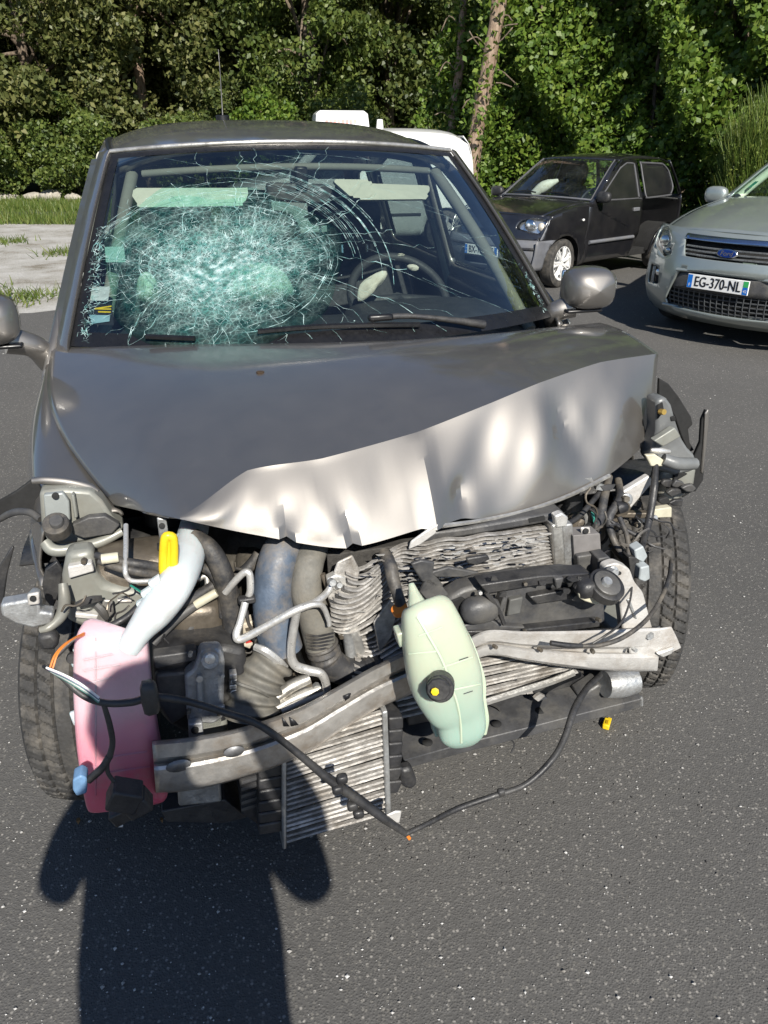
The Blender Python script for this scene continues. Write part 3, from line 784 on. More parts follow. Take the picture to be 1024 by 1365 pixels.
    # milky crazed sheet over the blow: irregular patch of the laminate
    t = NT('crazed_laminate'); t.n.remove(t.b); vv = t.coord('Object')
    dist = t.voro(vv, 62, 'DISTANCE_TO_EDGE')
    e1 = t.ramp(dist, [(0.0, (1, 1, 1)), (0.10, (0.15,)*3), (0.3, (0, 0, 0))])
    fac = t.math('MULTIPLY', t.math('ADD', t.math('MULTIPLY', e1, 0.62), 0.26), t.ramp(t.noise(vv, 8, 6, 0.75), [(0.36, (0.22,)*3), (0.60, (1.0,)*3)]))
    at = t.node('ShaderNodeAttribute'); at.attribute_name = 'craze_amount'
    fac = t.math('MULTIPLY', fac, at.outputs['Fac'])
    tr = t.node('ShaderNodeBsdfTransparent'); tr.inputs[0].default_value = (0.72, 0.95, 0.90, 1)
    df = t.node('ShaderNodeBsdfDiffuse'); t.link(t.ramp(t.noise(vv, 22, 3), [(0.35, (0.09, 0.29, 0.265)), (0.65, (0.42, 0.62, 0.58))]), df.inputs[0])
    m = t.node('ShaderNodeMixShader'); t.link(fac, m.inputs[0]); t.link(tr.outputs[0], m.inputs[1]); t.link(df.outputs[0], m.inputs[2]); t.link(m.outputs[0], t.out.inputs[0])
    Vp, den = [], []
    nr, na = 26, 72
    for i in range(nr):
        for j in range(na):
            a = 2*math.pi*j/na; f = i/(nr-1)
            rad = (0.42+0.03*math.sin(3*a+1)+0.02*math.sin(7*a))*f
            u = uc+(rad*0.80+0.10*f*abs(math.cos(a)))*math.cos(a)*1.12; v = max(0.015, vc+rad*math.sin(a)*asp*1.25)
            u = max(-0.97, u)
            Vp.append(ws(u, v, 0.0022)); den.append(min(1.0, 1.25*(1-f)**0.8))
    me = bpy.data.meshes.new('crazed_patch'); me.from_pydata([tuple(p) for p in Vp], [], grid_faces(na, nr, closed_u=True)); me.update()
    at_ = me.attributes.new('craze_amount', 'FLOAT', 'POINT'); at_.data.foreach_set('value', den)
    link_me('crazed_patch', me, t.m, WS)
cracks()
# stickers inside the passenger's lower corner of the glass
for nm, (x0, y0, x1, y1), c in (('sticker', (140, 327, 167, 347), (0.44, 0.48, 0.47)), ('sticker', (118, 381, 146, 401), (0.50, 0.53, 0.55)), ('sticker', (119, 404, 151, 431), (0.015, 0.017, 0.02)), ('sticker', (121, 419, 148, 429), (0.26, 0.42, 0.50))):
    q = [ws(*ws_px(a, b), -0.004 if c[0] > 0.02 and y0 < 410 else (-0.003 if y0 > 410 else -0.006)) for a, b in ((x0, y1), (x1, y1), (x1, y0), (x0, y0))]
    link_mesh(nm, q, [(0, 1, 2, 3)], M('sticker_%d_%d' % (x0, y0), c, 0.6, 0, 0.15, 40), WS, smooth=False)
for k in range(3):
    a = ws(*ws_px(124+3*k, 409+3*k*0.8), -0.0045); b = ws(*ws_px(146, 409+3*k*0.8), -0.0045)
    link_mesh('sticker_print', [a, b, b+Vector((0, 0.004, 0.003)), a+Vector((0, 0.004, 0.003))], [(0, 1, 2, 3)], YELLOW, WS, smooth=False)

# --- roof
RY = [1.05, 1.25, 1.5, 1.9, 2.4, 2.9, 3.15]; RZ = [1.556, 1.595, 1.628, 1.655, 1.650, 1.600, 1.545]
def roofz(y): return float(np.interp(y, RY, RZ))
_rz = catmull([(a, b) for a, b in zip(RY, RZ)], 8); _ry = [p[0] for p in _rz]; _rzz = [p[1] for p in _rz]
def roof(u, v, off=0.0):
    yc = 1.105+(3.1-1.105)*v; bow = 0.15*(1-v)**3-0.10*v**3
    y = yc+u*u*bow
    edge = float(np.interp(yc, _ry, _rzz))
    z = edge-0.030*u*u-0.055*abs(u)**5+off
    x = u*(0.605+0.055*math.sin(min(1, v*2)*math.pi/2)-0.05*v*v)
    return Vector((x, y, z))
surf('roof_panel', roof, lin(-1, 1, 41), lin(0, 1, 40), PAINT, CAR, solid=0.02, soff=-1)
surf('headliner', lambda u, v: roof(u*0.96, 0.05+0.9*v, -0.055), lin(-1, 1, 21), lin(0, 1, 12), BEIGE, CAR, flip=True)
for s in (-1, 1):   # dark gutter strip along the roof edge
    tube('roof_gutter', [roof(s*0.985, v, 0.004) for v in lin(0.0, 0.95, 12)], 0.010, SEAL, CAR, 6, 3)
tube('aerial', [LY(297, 155, 2.7), LY(295, 122, 2.75), LY(293, 90, 2.80), LY(291, 66, 2.83)], [0.004, 0.0028, 0.002, 0.0012], SEAL, CAR, 6, 3)
pdisc('aerial_base', 297, 158, 2.7, 9, 0.03, SEAL, CAR, (0, 0, 1))

# --- A pillars (outer cover strip + body return)
for s in (-1, 1):
    def pin(t): return ws(s*1.0, t, 0.004)
    def pmid(t): return ws(s*1.0, t)+Vector((s*0.040, 0.040+0.01*t, -0.004))
    def pout(t):
        p = ws(s*1.0, t); return Vector((s*(HWc(p.y+0.11, p.z-0.045)), p.y+0.11, p.z-0.045))
    ts = lin(-0.12, 1.0, 26); V = []
    for t in ts:
        t2 = max(0, t); base = Vector((0, -0.04, -0.03))*(-t/0.12 if t < 0 else 0)
        a, b, c = pin(t2)+base, pmid(t2)+base, pout(t2)+base
        V += [a, a.lerp(b, 0.15)+Vector((0, -0.006, 0.012)), b+Vector((0, -0.004, 0.010)), b.lerp(c, 0.1)+Vector((0, 0, -0.004)), b.lerp(c, 0.55)+Vector((s*0.012, -0.004, 0.01)), c]
    link_mesh('windscreen_pillar', V, grid_faces(6, 26, flip=(s < 0)), PAINT, CAR, sharp=60, solid=0.012, soff=-1)

# --- sides: doors, rear quarter, windows
def side_fn(s, inset=0.0): return lambda y, z: (s*(HWc(y, z)-inset), y, z)
A_LINE = [(0.66, 1.035), (0.80, 1.12), (0.95, 1.21), (1.10, 1.31), (1.25, 1.40), (1.36, 1.465), (1.45, 1.50)]
F_DOOR = [(0.60, 0.42), (0.66, 0.25), (1.74, 0.25), (1.80, 1.0), (1.80, 1.575), (1.62, 1.545)] + A_LINE[::-1]+[(0.61, 0.98)]
F_WIN = rounded([(0.90, 1.09), (1.72, 1.07), (1.72, 1.515), (1.55, 1.50), (1.38, 1.425), (1.16, 1.285)], 0.05)
R_DOOR = [(1.81, 0.25), (2.28, 0.25), (2.36, 0.52), (2.62, 0.70), (2.78, 1.02), (2.72, 1.50), (2.3, 1.575), (1.81, 1.577)]
R_WIN = rounded([(1.87, 1.07), (2.68, 1.08), (2.63, 1.44), (2.3, 1.52), (1.87, 1.52)], 0.05)
QUART = arc(2.685, 0.32, 0.37, 0, 118, 12)+[(2.42, 0.64), (2.63, 0.69), (2.79, 1.02), (2.73, 1.505), (2.85, 1.56), (3.05, 1.50), (3.30, 1.15), (3.45, 0.85), (3.47, 0.45), (3.40, 0.28)]
Q_WIN = rounded([(2.84, 1.10), (3.17, 1.10), (3.02, 1.40), (2.83, 1.45)], 0.04)
for s in (-1, 1):
    fl = s > 0
    d = pane('front_door', F_DOOR, [F_WIN], side_fn(s), PAINT, CAR, 0.1, 0.07, flip=not fl, solid=0.03, soff=-1)
    pane('window_glass', F_WIN, [], side_fn(s, 0.018), SGLASS, d, flip=not fl)
    tube('window_seal', [side_fn(s, 0.004)(*p) for p in F_WIN[::2]+F_WIN[:1]], 0.009, SEAL, d, 6, 2)
    box('door_handle', (s*(HWc(1.6, 0.9)+0.012), 1.62, 0.90), (0.03, 0.18, 0.035), PAINT, d, bevel=0.012)
    box('inner_panel', (s*(HWc(1.2, 0.8)-0.075), 1.24, 0.72), (0.05, 1.0, 0.60), DASH, d, bevel=0.02)
    d = pane('rear_door', R_DOOR, [R_WIN], side_fn(s), PAINT, CAR, 0.1, 0.07, flip=not fl, solid=0.03, soff=-1)
    pane('window_glass', R_WIN, [], side_fn(s, 0.018), PRIV, d, flip=not fl)
    tube('window_seal', [side_fn(s, 0.004)(*p) for p in R_WIN[::2]+R_WIN[:1]], 0.009, SEAL, d, 6, 2)
    box('door_handle', (s*(HWc(2.5, 0.92)+0.012), 2.55, 0.92), (0.03, 0.18, 0.035), PAINT, d, bevel=0.012)
    q = pane('rear_quarter_panel', QUART, [Q_WIN], side_fn(s), PAINT, CAR, 0.1, 0.07, flip=not fl, solid=0.02, soff=-1)
    pane('window_glass', Q_WIN, [], side_fn(s, 0.015), DGLASS, q, flip=not fl)
    box('sill', (s*0.85, 1.28, 0.205), (0.07, 1.9, 0.10), PAINT, CAR, bevel=0.02)
    box('inner_pillar_trim', (s*0.755, 1.80, 1.22), (0.035, 0.085, 0.66), BEIGE, CAR, rot=Matrix.Rotation(s*-0.28, 3, 'Y'), bevel=0.015)
# tail
def tail(u, v):
    prof = [(3.10, 1.56), (3.36, 1.18), (3.50, 0.86), (3.56, 0.55), (3.52, 0.25)]
    y, z = float(np.interp(v, lin(0, 1, 5), [p[0] for p in prof])), float(np.interp(v, lin(0, 1, 5), [p[1] for p in prof]))
    e = HWc(y-0.1, z)-0.01
    return Vector((u*e, y-0.10*abs(u)**2.5, z-(0.05*abs(u)**4 if v < 0.1 else 0)))
surf('tailgate', tail, lin(-1, 1, 25), lin(0.42, 1, 12), PAINT, CAR, solid=0.02, soff=-1)
surf('rear_window', tail, lin(-0.93, 0.93, 21), lin(0.03, 0.43, 8), PRIV, CAR)
for s in (-1, 1):
    surf('rear_window_pillar', tail, lin(s*0.93, s*1.0, 4), lin(0, 0.43, 8), PAINT, CAR, flip=s < 0, solid=0.02, soff=0)
    surf('tail_lamp', lambda u, v: tail(u, v)+Vector((s*0.006, 0.012, 0)), lin(s*0.80, s*0.985, 5), lin(0.42, 0.62, 5), RED_PAINT, CAR, flip=s < 0, solid=0.01)

# --- front wings: one swept skin each, shoulder to wheel arch
HL = [LZ(70, 461, 1.035), LY(78, 545, 0.30), LY(104, 610, 0.05), LY(150, 671, -0.13)]       # bonnet edge, passenger side
_hl = catmull([tuple(p) for p in sorted(HL, key=lambda p: p.y)], 10)
def hood_edge(y):
    ys = [p[1] for p in _hl]; return float(np.interp(y, ys, [p[0] for p in _hl])), float(np.interp(y, ys, [p[2] for p in _hl]))
def wing(s, y0, y1):
    def f(u, v):
        y = y0+(y1-y0)*v
        xi, zi = hood_edge(min(y, 0.66)); xi = -abs(xi)
        if y > 0.55: zi -= 0.0
        zt = zi-0.012; zs = zt-0.055
        xo = HWc(y, zs)
        zl = 0.32+math.sqrt(max(0, 0.385**2-y*y)) if abs(y) < 0.37 else 0.24
        pts = [(abs(xi)-0.018, zt-0.012), (abs(xi)-0.004, zt-0.001), (abs(xi)*0.6+xo*0.4, zt-0.004), (xo-0.022, zt-0.022), (xo-0.004, zs), (HWc(y, zs-0.06)+0.002, zs-0.06), (HWc(y, 0.8), 0.5*(zs-0.06)+0.5*max(zl, 0.6)), (HWc(y, max(zl, 0.5))+0.004, max(zl+0.03, 0.24)), (HWc(y, max(zl, 0.5))-0.012, zl)]
        q = catmull(pts, 3); i = u*(len(q)-1); a = q[int(i)]
        return Vector((s*a[0], y, a[1]))
    return f
wl_ = surf('front_wing', wing(-1, -0.145, 0.60), lin(0, 1, 25), lin(0, 1, 34), PAINT, CAR, solid=0.006, soff=0)
wr_ = surf('front_wing', wing(1, 0.22, 0.60), lin(0, 1, 25), lin(0, 1, 20), PAINT, CAR, flip=True, solid=0.006, soff=0)
# turned front lip of the passenger wing
ptube('wing_lip', [(44, 641, -0.13, 5), (62, 640, -0.135, 6), (92, 643, -0.14, 6.5), (118, 649, -0.14, 6), (130, 655, -0.14, 4)], PAINT, wl_, 8)

# --- bonnet
HR0 = [(70, 461, 1.035), (150, 460, 1.062), (250, 459, 1.082), (350, 458, 1.093), (450, 456, 1.098), (550, 452, 1.100), (650, 445, 1.098), (735, 436, 1.085), (800, 430, 1.062)]
HC = [(150, 671, -.15), (240, 689, -.355), (330, 627, -.30), (430, 611, -.30), (556, 576, -.26), (650, 539, -.225), (720, 510, -.19), (800, 483, -.13), (878, 471, -.06)]
HLO = [(151, 673, -.152), (240, 692, -.358), (330, 711, -.380), (462, 731, -.415), (580, 700, -.392), (660, 688, -.335), (740, 666, -.305), (812, 633, -.245), (866, 588, -.15)]
r0 = [LZ(a, b, z) for a, b, z in HR0]; rc = [LY(a, b, y) for a, b, y in HC]; rl = [LY(a, b, y) for a, b, y in HLO]
NU = 12
R0_, RL_ = catmull(r0, NU), None
def pl(pts, n):           # sharp polyline resample
    out = []
    for i in range(len(pts)-1): out += [np.array(pts[i])*(1-k/n)+np.array(pts[i+1])*(k/n) for k in range(n)]
    return out+[np.array(pts[-1])]
def blend(pts, w): return [a*w+b*(1-w) for a, b in zip(pl(pts, NU), catmull(pts, NU))]
RC_, RL_ = blend(rc, 0.55), blend(rl, 0.35)
ncol = len(R0_)
def smst(a, b, x): t = max(0, min(1, (x-a)/(b-a))); return t*t*(3-2*t)
V = []; rows = 0
edge_mid = [LY(78, 545, 0.30), LY(104, 610, 0.05)]
NTOP = 26
for k in range(NTOP+1):
    w = k/NTOP
    for i in range(ncol):
        f = i/(ncol-1)
        p = R0_[i]*(1-w)+RC_[i]*w
        # panel crown across and along, slight sag where the metal folded
        p = p+np.array([0, 0, 0.020*math.sin(math.pi*w)*(1-0.5*f)])
        if f < 0.30:       # curve the free edge outwards as in the photograph
            b = np.array(LY(78, 545, 0.30)) if w < 1 else p
            bl = (1-f/0.30)**2*math.sin(math.pi*w)
            p = p+np.array([-0.060*bl, 0, -0.014*bl])
        p = p+np.array([0, 0, 0.010*math.exp(-((f-0.86)/0.10)**2)*math.sin(math.pi*min(1, w*1.4))])
        V.append(p)
NF = 22
def fold_disp(c, w):
    """dents of the folded front: sharp ridges and valleys running down from the crease"""
    tri = lambda x, a, h: max(0.0, 1-abs(x-a)/h)
    g = math.sin(math.pi*min(1, w*1.05))
    d = 0.0
    cone = lambda x, a, h: max(0.0, 1-abs(x-a)/(h*(1.08-w)))
    d += 0.015*cone(c, 2.42, 0.42)*(w**0.5)
    d += 0.013*cone(c, 3.08, 0.40)*(w**0.5)
    d += -0.006*tri(c, 2.76, 0.22)*g
    d += 0.010*tri(c, 3.55, 0.40)*g
    d += -0.018*tri(c, 4.02, 0.16)*w**0.4
    d += 0.016*math.exp(-((c-4.8)/0.6)**2)*g
    d += -0.012*math.exp(-((c-5.75)/0.45)**2)*math.sin(math.pi*w)
    d += 0.014*math.exp(-((c-6.3-0.5*w)/0.45)**2)*g
    d += -0.008*math.exp(-((c-7.15)/0.35)**2)*g
    d += 0.016*max(0, 1-abs(c-6.05-0.6*w)/0.30)*g
    d += 0.020*math.exp(-((c-4.45)/0.16)**2)*math.exp(-((w-0.8)/0.2)**2)
    d += 0.0025*math.sin(c*9.0+w*5)*g
    return d
for k in range(1, NF+1):
    w = k/NF
    for i in range(ncol):
        c = i/NU; p = RC_[i]*(1-w)+RL_[i]*w
        e = smst(0.9, 1.6, c)*(1-smst(7.6, 8.0, c))
        p = p+np.array([0, 1, 0.25])*fold_disp(c, w)*e+np.array([0, -0.012*math.sin(math.pi*w)*e, 0])
        V.append(p)
rows = NTOP+1+NF
# rolled hem tucked under the free edge
for i in range(ncol): V.append(V[(rows-1)*ncol+i]+np.array([0, 0.012, -0.006]))
for i in range(ncol): V.append(V[(rows-1)*ncol+i]+np.array([0, 0.030, 0.004]))
rows += 2
hood = link_mesh('bonnet', V, grid_faces(ncol, rows, flip=True), PAINT, CAR, sharp=17, solid=0.004, soff=-1)
_me = hood.data
for e in _me.edges:
    a_, b_ = e.vertices
    if a_//ncol == NTOP and b_//ncol == NTOP and min(a_ % ncol, b_ % ncol) >= NU+1: e.use_edge_sharp = True
# bare rust spot where the badge pin was
from mathutils.bvhtree import BVHTree
_bvh = BVHTree.FromPolygons([tuple(p) for p in V], grid_faces(ncol, rows, flip=True))
def hood_hit(px, py):
    w = ray_w(px, py); d = Vector((w[0]*cY+w[1]*sY, -w[0]*sY+w[1]*cY, w[2])).normalized(); return _bvh.ray_cast(Vector(CAM_L), d)[0]
c = hood_hit(347, 497); tube('rust_spot', [c+Vector((0, 0, -0.006)), c+Vector((0, 0, 0.0)), c+Vector((0, 0, 0.003))], 0.010, M('rust', (0.05, 0.03, 0.015), 0.9, 0, 0.5, 90), hood, 9, 1)
# torn, bright hem fragments at the lowest fold
pplate('torn_hem', [(548, 722), (575, 703), (585, 699), (581, 712), (560, 727), (545, 733)], -0.405, 0.006, WHITE_MET, hood)
ptube('torn_hem', [(590, 701, -.39, 3.5), (640, 694, -.35, 3), (700, 681, -.33, 3), (760, 660, -.30, 3), (812, 634, -.25, 3)], ALU, hood, 6)

# --- scuttle, wipers
surf('scuttle', lambda u, v: Vector((u*0.76, 0.25+0.06*v+0.36*u*u, 1.045-0.05*u*u-0.02*(1-v))), lin(-1, 1, 31), lin(0, 1, 3), BLACK_PL, CAR, solid=0.01)
def wiper(pts, arm, n0):
    q = [ws(*ws_px(a, b), 0.016) for a, b in pts]
    w = tube('wiper', q, 0.0075, SEAL, CAR, 6, 3)
    if n0 == 2: return
    q2 = [ws(*ws_px(a, b), 0.028) for a, b in arm]
    tube('wiper_arm', q2, [0.010]+[0.008]*(len(q2)-2)+[0.013], BLACK_PL, w, 8, 4)
wiper([(345, 449), (420, 443), (500, 439), (560, 437)], [(492, 434), (540, 431), (590, 435), (640, 441)], 1)
wiper([(200, 456), (235, 457), (262, 458)], [(230, 457), (262, 458), (290, 459)], 2)
box('arm_pivot', ws(*ws_px(505, 436), 0.03), (0.07, 0.02, 0.018), SEAL, CAR, bevel=0.006)

# --- interior
surf('dashboard', lambda u, v: Vector((u*0.74, 0.42+0.55*v+0.2*u*u, 1.045-0.05*u*u-0.02*v+0.02*math.sin(v*3)-(0.5*(v-0.85) if v > 0.85 else 0))), lin(-1, 1, 31), lin(0, 1.5, 24), DASH, CAR)
link_mesh('cabin_floor', [(-.82, .3, .22), (.82, .3, .22), (.82, 3.4, .22), (-.82, 3.4, .22)], [(0, 1, 2, 3)], DARK, CAR)
link_mesh('bulkhead', [(-.6, .33, .22), (.6, .33, .22), (.6, .36, .93), (-.6, .36, .93)], [(0, 1, 2, 3)], DARK, CAR, solid=0.01)
surf('rear_shelf', lambda u, v: Vector((u*0.78, 2.55+0.7*v, 0.98)), lin(-1, 1, 3), lin(0, 1, 3), SEAT, CAR)
def seat(x, y, w=0.50):
    mb = [(-w/2, 0), (w/2, 0)]
    o = surf('seat', lambda u, v: Vector((x+w/2*math.copysign(abs(u)**0.8, u), y+[-.42, -.45, 0.0, 0.06, 0.22, 0.26][min(5, int(v*5.001))]+0.05*(u*u)*-1, [.42, .52, .50, .58, 1.10, 1.13][min(5, int(v*5.001))])), lin(-1, 1, 9), [0, .2, .4, .6, .8, 1.0], SEAT, CAR, solid=0.12, soff=-1, subsurf=2)
    box('headrest', (x, y+0.27, 1.24), (0.25, 0.10, 0.19), SEAT, o, bevel=0.045, seg=4)
    tube('headrest_post', [(x-0.06, y+0.25, 1.08), (x-0.06, y+0.27, 1.2)], 0.007, CHROME, o, 6, 1); tube('headrest_post', [(x+0.06, y+0.25, 1.08), (x+0.06, y+0.27, 1.2)], 0.007, CHROME, o, 6, 1)
seat(0.38, 1.62); seat(-0.38, 1.66); seat(0.45, 2.5, 0.44); seat(0, 2.5, 0.40); seat(-0.45, 2.5, 0.44)
# steering wheel with burst airbag
lump('instrument_hood', (0.37, 0.78, 1.015), (0.56, 0.40, 0.13), DASH, 0.0)
SWc = LY(533, 398, 1.04); swn = Vector((0.05, -0.62, 0.62)).normalized(); sx = Vector((1, 0, 0)); sx = (sx-swn*sx.dot(swn)).normalized(); sy = swn.cross(sx)
tube('steering_wheel', [SWc+(sx*math.cos(a)+sy*math.sin(a))*0.185 for a in lin(0, 2*math.pi, 25)], 0.016, DASH, CAR, 10, 2)
swo = CAR.children[-1]
MB().tube([SWc, SWc-swn*0.02+sx*0.18], 0.018).tube([SWc, SWc-swn*0.02-sx*0.18], 0.018).tube([SWc, SWc-sy*0.18], 0.018).build('wheel_spokes', DASH, [o for o in CAR.children if o.name.startswith('steering_wheel')][0])
tube('steering_column', [SWc-swn*0.01, SWc-swn*0.32], 0.035, DASH, CAR, 10, 2)
def cloth(name, pts, y, parent, bulge=0.03):
    c = sum((LY(p[0], p[1], y) for p in pts), Vector())/len(pts); V = [c+Vector((0, -bulge, 0.01))]; ring = [LY(p[0], p[1], y) for p in pts]
    for f in (0.45, 0.8, 1.0):
        for i, p in enumerate(ring): V.append(c.lerp(p, f)+Vector((random.uniform(-.006, .006), -bulge*(1-f*f)+random.uniform(-.012, .012), random.uniform(-.006, .006))))
    n = len(ring); F = [(0, 1+i, 1+(i+1) % n) for i in range(n)]
    for r_ in range(2): F += [(1+r_*n+i, 1+(r_+1)*n+i, 1+(r_+1)*n+(i+1) % n, 1+r_*n+(i+1) % n) for i in range(n)]
    return link_mesh(name, V, F, CREAM, parent, solid=0.004, subsurf=1)
cloth('driver_airbag', [(474, 398), (478, 380), (492, 368), (512, 358), (521, 362), (508, 378), (496, 392), (486, 402), (476, 404)], 0.92, CAR)
cloth('driver_airbag', [(540, 356), (550, 352), (561, 357), (556, 360), (544, 360)], 0.98, CAR, 0.01)
cloth('driver_airbag', [(528, 338), (538, 337), (542, 341), (532, 343)], 1.1, CAR, 0.01)
cloth('passenger_airbag', [(182, 385), (188, 362), (204, 360), (214, 375), (212, 405), (196, 410), (184, 400)], 0.92, CAR, 0.05)
cloth('passenger_airbag', [(300, 410), (296, 360), (330, 345), (372, 350), (392, 380), (396, 395), (370, 404), (340, 412)], 0.72, CAR, 0.06)
# headliner fittings seen through the glass
def visor(pts, y):
    f = [ws(*ws_px(*p), -0.05) for p in pts]; n = len(f); b = [v+Vector((0, 0.022, -0.006)) for v in f]
    return link_mesh('sun_visor', f+b, [tuple(range(n)), tuple(reversed(range(n, 2*n)))]+[(i, i+n, (i+1) % n+n, (i+1) % n) for i in range(n)], BEIGE, CAR, sharp=35)
visor(rounded([(166, 234), (330, 230), (322, 257), (176, 258)], 10), 1.22)
visor(rounded([(466, 225), (580, 229), (576, 249), (482, 248)], 8), 1.20)
visor(rounded([(444, 222), (500, 222), (500, 244), (476, 246)], 6), 1.23)
for s in (-1, 1): tube('pillar_trim', [ws(s*0.93, t, -0.075) for t in lin(0.03, 0.99, 10)], 0.021, TRIM, CAR, 8, 2)
tube('roof_header_trim', [ws(u, 0.97, -0.065) for u in lin(-0.86, 0.86, 11)], 0.012, TRIM, CAR, 8, 2)
pplate('rear_view_mirror', rounded([(356, 243), (440, 246), (446, 262), (438, 273), (362, 268), (354, 256)], 8), 1.08, 0.03, GREY_PL, CAR, bevel=0.008)
pplate('mirror_face', rounded([(385, 248), (437, 249), (441, 262), (434, 270), (388, 267)], 6), 1.12, 0.004, M('mirror_back', (0.28, 0.33, 0.36), 0.3, 0.1, 0.1), [o for o in CAR.children if o.name.startswith('rear_view_mirror')][0], bevel=0)
pplate('mirror_mount', [(394, 222), (410, 222), (412, 252), (396, 252)], 1.06, 0.05, SEAL, CAR, bevel=0.006)

# --- door mirrors
def door_mirror(c, s, mat):
    pts = []
    for k, (f, rx, rz) in enumerate([(0, .001, .001), (.006, .085, .062), (.03, .102, .078), (.07, .104, .080), (.11, .096, .072), (.135, .07, .05), (.145, .001, .001)]):
        for a in lin(0, 2*math.pi, 25)[:-1]:
            e = 0.62
            pts.append(Vector((0.82*rx*math.copysign(abs(math.cos(a))**e, math.cos(a)), 0.075-f, 0.85*rz*math.copysign(abs(math.sin(a))**e, math.sin(a))))+c)
    o = link_mesh('door_mirror', pts, grid_faces(24, 7, flip=True, closed_u=True), PAINT, CAR, sharp=60)
    box('mirror_glass', c+Vector((0, 0.073, 0)), (0.135, 0.012, 0.10), MIRROR_G, o, bevel=0.004)
    ex = Vector((s*(HWc(0.75, 0.98)-0.01), 0.72, 0.99))
    tube('mirror_arm', [c+Vector((-s*0.04, 0.03, -0.062)), c+Vector((-s*0.10, 0.05, -0.088)), ex], [0.040, 0.034, 0.042], PAINT, o, 12, 4)
    box('mirror_foot', c+Vector((-s*0.02, 0.02, -0.070)), (0.13, 0.09, 0.012), SEAL, o, bevel=0.005)
    return o
door_mirror(LY(786, 384, 0.60), 1, PAINT)
door_mirror(LY(-20, 428, 0.62), -1, PAINT)

# --- wheels
def tyre_data(Rr, w, tread=True):
    nt = 460 if tread else 64
    prof = [(-0.44*w, Rr*0.66), (-0.50*w, Rr*0.72), (-0.53*w, Rr*0.82), (-0.50*w, Rr*0.92), (-0.45*w, Rr*0.972)]
    mid = [(x*w, Rr*(1-0.028*(abs(x)/0.43)**3)) for x in lin(-0.43, 0.43, 45 if tread else 7)]
    prof = prof+mid+[(-a, b) for a, b in prof[::-1]]
    V = []
    npf = len(prof)
    for i in range(nt):
        a = 2*math.pi*i/nt; s = a*Rr
        for j, (x, r) in enumerate(prof):
            if tread and 4 <= j <= npf-5:
                g = 0; ax = abs(x)/w
                if min(abs(ax-0.10), abs(ax-0.27)) < 0.014: g = 1
                ph = ((s/(2*math.pi*Rr))*58+ax*2.6*(1 if ax > 0.27 else 1.6)+(0.5 if x > 0 else 0)) % 1.0
                if ph < 0.17 and ax > 0.10: g = max(g, 1)
                ph2 = ((s/(2*math.pi*Rr))*58*3+ax*9) % 1.0
                if ph2 < 0.22 and ax > 0.02: g = max(g, 0.28)
                r = r-0.0075*g
            V.append(Vector((x, r*math.cos(a), r*math.sin(a))))
    F = []
    for i in range(nt):
        for j in range(npf-1):
            a, b = i*npf+j, ((i+1) % nt)*npf+j; F.append((a, a+1, b+1, b))
    return V, F
def rim_data(Rr, w, spokes, style=0):
    mb = MB(); n = 40
    prof = [(-0.46*w, 0.66), (-0.48*w, 0.70), (-0.46*w, 0.70), (-0.30*w, 0.62), (0.30*w, 0.60), (0.46*w, 0.68)]
    V = [Vector((x, Rr*r*math.cos(2*math.pi*i/n), Rr*r*math.sin(2*math.pi*i/n))) for i in range(n) for x, r in prof]
    F = [(i*6+j, i*6+j+1, ((i+1) % n)*6+j+1, ((i+1) % n)*6+j) for i in range(n) for j in range(5)]
    mb.add((V, F))
    mb.add(tube_data([(-0.40*w, 0, 0), (-0.36*w, 0, 0), (-0.2*w, 0, 0)], [Rr*0.14, Rr*0.19, Rr*0.2], 20))
    for k in range(spokes):
        a = 2*math.pi*k/spokes
        for d in ((-0.09, 0.09) if style else (0,)):
            e = a+d; c0 = Vector((-0.36*w, Rr*0.12*math.cos(e), Rr*0.12*math.sin(e))); c1 = Vector((-0.40*w, Rr*0.66*math.cos(e+d*0.4), Rr*0.66*math.sin(e+d*0.4)))
            mb.add(tube_data([c0, c0.lerp(c1, 0.5)+Vector((-0.01, 0, 0)), c1], [Rr*0.085 if not style else Rr*0.05]*3, 6))
    mb.add(tube_data([(-0.05*w, 0, 0), (-0.02*w, 0, 0)], [Rr*0.5, Rr*0.5], 24))       # brake disc
    return mb.V, mb.F
def put_wheel(parent, x, y, Rr, w, side, tdata, rdata, rimmat, steer=0.0, sink=0.0):
    root = empty('wheel', (x, y, Rr-sink), 0); root.parent = parent
    root.rotation_euler = (0, 0, steer+(math.pi if side > 0 else 0))
    link_mesh('tyre', tdata[0], tdata[1], TYRE, root, sharp=40); link_mesh('rim', rdata[0], rdata[1], rimmat, root, sharp=40)
    return root
RIM = M('dusty_alloy', (0.42, 0.42, 0.42), 0.4, 0.6, 0.15, 30)
td, rd = tyre_data(0.318, 0.205), rim_data(0.318, 0.205, 5)
td2 = tyre_data(0.318, 0.205, False)
put_wheel(CAR, -0.765, 0.05, 0.318, 0.205, -1, td, rd, RIM, R(-9))
put_wheel(CAR, 0.822, 0.06, 0.318, 0.205, 1, td, rd, RIM, R(-22))
put_wheel(CAR, -0.78, 2.685, 0.318, 0.205, -1, td2, rd, RIM)
put_wheel(CAR, 0.78, 2.685, 0.318, 0.205, 1, td2, rd, RIM)
